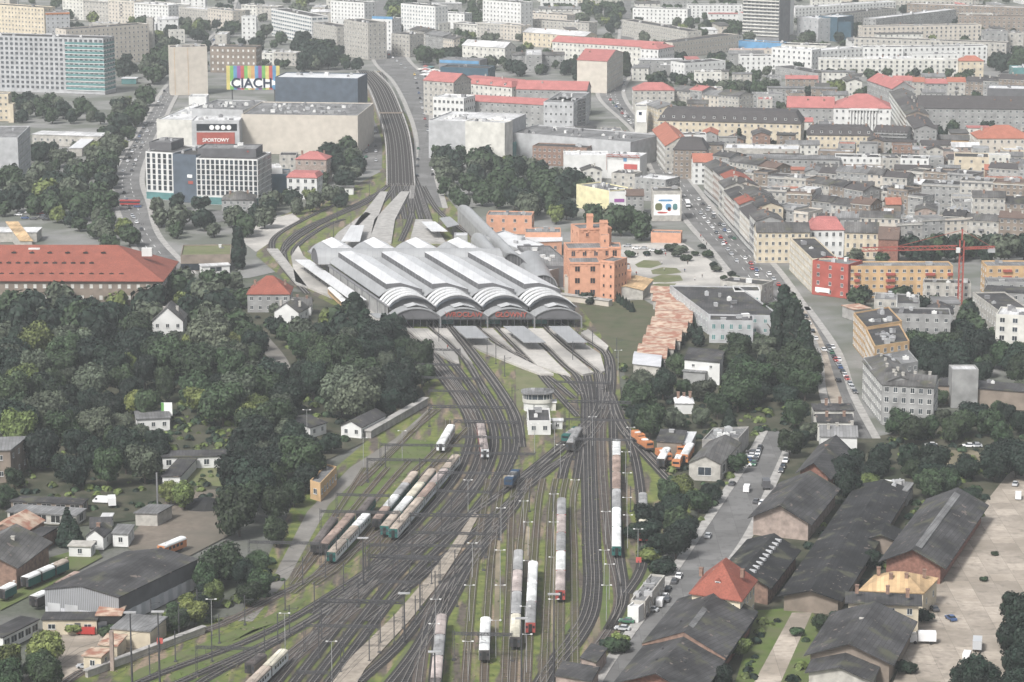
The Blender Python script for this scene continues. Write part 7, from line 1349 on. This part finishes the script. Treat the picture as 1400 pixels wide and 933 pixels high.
for px, py, c, a in ((851, 862, 'silver', 1.3), (857, 852, 'green', 1.3), (876, 843, 'dark grey', 1.3), (890, 836, 'silver', 1.2), (912, 822, 'dark grey', -.2), (909, 818, 'white', -.2), (928, 790, 'white', -.2), (922, 797, 'dark grey', -.2), (913, 808, 'black', -.2), (968, 735, 'silver', -.2), (1001, 664, 'dark grey', -.3), (945, 826, 'blue', 1.3), (1035, 715, 'silver', -.3), (116, 914, 'silver', 1.4), (1042, 690, 'white', -.3), (1034, 688, 'dark grey', -.3), (1300, 848, 'blue', .3)):
    car(P(px, py), a, c)
car(P(902, 828), -.15, 'white', 'van', 'white van parked among the cars by the long pale hut'); car(P(1021, 672), -.2, 'white', 'van', 'white van driving up the goods street'); car(P(1047, 668), 0, 'dark grey', 'lorry', 'dark boxy lorry right of the white van on the goods street')
car(P(1322, 902), -.3, 'white', 'van', 'white van parked facing the viewer in the lower right yard'); car(P(1262, 880), 1.5, 'white', 'lorry', 'long white box lorry by the shed at the lower right'); car(P(1258, 870), 1.5, 'white', label='small white car behind the long white box lorry'); car(P(1336, 888), -.2, 'silver', 'lorry', 'grey box lorry half hidden at the lower right trees'); car(P(1277, 835), .2, 'dark grey', label='rusty dark car beside the cream customs house')
car(P(1392, 682), -.2, 'white', 'van', 'white van at the right edge of the concrete yard'); car(P(1388, 664), -.3, 'silver', label='silver car at the top of the concrete yard'); car(P(138, 688), 1.4, 'white', 'van', 'white van behind the cottages'); car(P(153, 692), .2, 'white', 'lorry', 'white box lorry right of the van behind the cottages')
car(P(95, 866), 1.5, 'dark grey', 'lorry', 'dark flatbed lorry in the works yard'); car(P(118, 868), 1.5, 'red', 'van', 'red van in the works yard'); car(P(142, 860), .1, 'dark grey', 'bus', 'dark bus under the rusty carport'); car(P(1020, 634), .1, 'yellow', label='yellow car beside the beige-gabled workshop')
car(P(178, 282), 1.5, 'red', 'bus', 'red bus on the cross street by the avenue'); car(P(188, 284), 1.5, 'blue', label='blue car crossing at the avenue junction'); car(P(126, 480), 0, 'white', label='white car glimpsed in the park trees'); car(P(940, 283), 0, 'white', 'bus', 'white bus on the upper boulevard')
for px, py in ((858, 338), (870, 341), (880, 341), (893, 344), (905, 344), (916, 342)): car(P(px, py), 1.4)
for i in range(14): car(P(1290+TR.uniform(-20, 60), 612+TR.uniform(-2, 3)), 1.5) if i < 5 else None
for i in range(16):
    car(P(TR.uniform(35, 70), TR.uniform(250, 275)), TR.uniform(0, 3)) if i < 7 else car(P(TR.uniform(20, 70), TR.uniform(292, 302)), 1.4)
# market stalls beside the upper street
for i in range(34):
    px, py = TR.uniform(572, 600)+(i % 3)*8, TR.uniform(92, 112)+(i % 4)*3; p = P(px, py); rz = TR.uniform(0, 3); c = TR.choice(['roofwhite', 'white', 'offwhite', 'metalwhite', 'tilepink', 'glassteal'])
    t = thing('market_stall', None, 'stall', p, rz, 'market stalls by the upper street'); s = TR.uniform(2, 4)
    m = MB(); m.add([(-s, -s, 2.4), (s, -s, 2.4), (s, s, 2.4), (-s, s, 2.4), (0, 0, 3.6)], [(0, 1, 4), (1, 2, 4), (2, 3, 4), (3, 0, 4), (3, 2, 1, 0)]); m.obj('canopy', c, t)
    m = MB(); m.box(-s+.4, s-.4, -s+.4, s-.4, 0, 2.3); m.obj('stall_body', 'midgrey', t); auto(t, {'tilepink': 'pink', 'glassteal': 'teal'}.get(c, 'white')+' topped market stall', p)
for px, py, c in ((219, 892, 'red'), (873, 780, 'red')):
    t = thing('track_sign', ('small red trackside signal on the diagonal tracks at the lower left' if px < 500 else 'small red trackside signal near the right edge of the yard'), 'signal', P(px, py)); m = MB(); m.bar((0, 0, 0), (0, 0, 3), .2); m.obj('post', 'steel', t); m = MB(); m.box(-.8, .8, -.1, .1, 2.4, 4); m.obj('panel', 'sign_red', t)
# people on the station square
pm_ = MB(); pm_.cyl(0, 0, .75, 1.45, .2, .24, 8, 0); pm_.cyl(-.09, 0, 0, .78, .07, .1, 6, 1); pm_.cyl(.09, 0, 0, .78, .07, .1, 6, 1); pm_.sphere((0, 0, 1.62), .12, 8, 2, 1.2); pm_.cyl(0, 0, 1.43, 1.54, .06, n=6, mi=2)
pm_.bar((-.25, 0, 1.4), (-.3, .05, .8), .09, mi=0); pm_.bar((.25, 0, 1.4), (.3, -.05, .8), .09, mi=0)
M('skin', (.45, .28, .2)); PMs = [pm_.mesh('person', [c, 'black', 'skin']) for c in ('coach_dark', 'coach_blue', 'coach_red', 'white')]
for i, (px, py) in enumerate([(872, 350), (884, 352), (910, 350), (905, 362), (940, 362), (936, 372), (870, 376), (950, 384), (960, 380), (945, 396), (860, 395), (908, 371), (1010, 395), (1030, 400), (958, 325), (962, 330), (966, 336), (970, 345), (650, 455), (655, 462), (700, 465), (712, 458), (612, 480), (728, 470), (790, 460), (762, 462), (800, 475)]):
    k = i % 4; o = link('person', PMs[k], None, P(px, py)+Vector((0, 0, .9 if px < 860 and py > 440 else .1)), TR.uniform(0, 6))
    tag(o, None, 'person', 'people standing about the station'); auto(o, 'person in '+('dark clothes', 'blue top', 'red top', 'white top')[k], P(px, py))
# ---------------------------------------------------------------- haze, finished labels
hz = MB(); hz.box(-3500, 3500, -200, 6500, -2, 262); ho = hz.obj('haze', [M('haze')]); ho['kind'] = 'stuff'
tag(ho, 'thin pale haze over the whole city', 'haze')
m = MATS['haze']; nn = m.node_tree.nodes; nn.clear(); out = nn.new('ShaderNodeOutputMaterial'); pv = nn.new('ShaderNodeVolumePrincipled')
pv.inputs['Color'].default_value = (.94, .98, 1, 1); pv.inputs['Density'].default_value = HAZE; pv.inputs['Anisotropy'].default_value = 0
m.node_tree.links.new(pv.outputs[0], out.inputs['Volume'])
ORD = ['', 'second ', 'third ', 'fourth ', 'fifth ', 'sixth ', 'seventh ', 'eighth ', 'ninth ', 'tenth ', 'eleventh ', 'twelfth ', 'thirteenth ', 'fourteenth ', 'fifteenth ', 'sixteenth ', 'seventeenth ', 'eighteenth ', 'nineteenth ', 'twentieth ']
def finish_labels():
    cell = {}
    for o, desc, px in AUTO:
        best = min(LAND, key=lambda l: (l[1][0]-px[0])**2+((l[1][1]-px[1])*1.5)**2)
        dx = px[0]-best[1][0]; dy = px[1]-best[1][1]
        w = ('right of' if dx > 0 else 'left of') if abs(dx) > abs(dy)*1.3 else ('in front of' if dy > 0 else 'behind')
        cell.setdefault((desc, best[0], w), []).append((dx*dx+dy*dy, o))
    for (desc, lm, w), l in cell.items():
        l.sort(key=lambda t: t[0])
        for i, (d, o) in enumerate(l):
            desc = desc if len(desc.split()) < 8 else desc.replace(' with ', ', ').replace('sheet metal roof', 'metal roof')
            o['label'] = f"{desc}, {w} {lm}" if len(l) == 1 else f"{desc}, {ORD[i] if i < 20 else ''}nearest {w} {lm}"
finish_labels()

for o in COL.objects:
    if o.parent is None and o.get('label') and len(o['label'].split()) > 16: o['label'] = o['label'].replace('nearest ', '').replace('the ', '', 1)
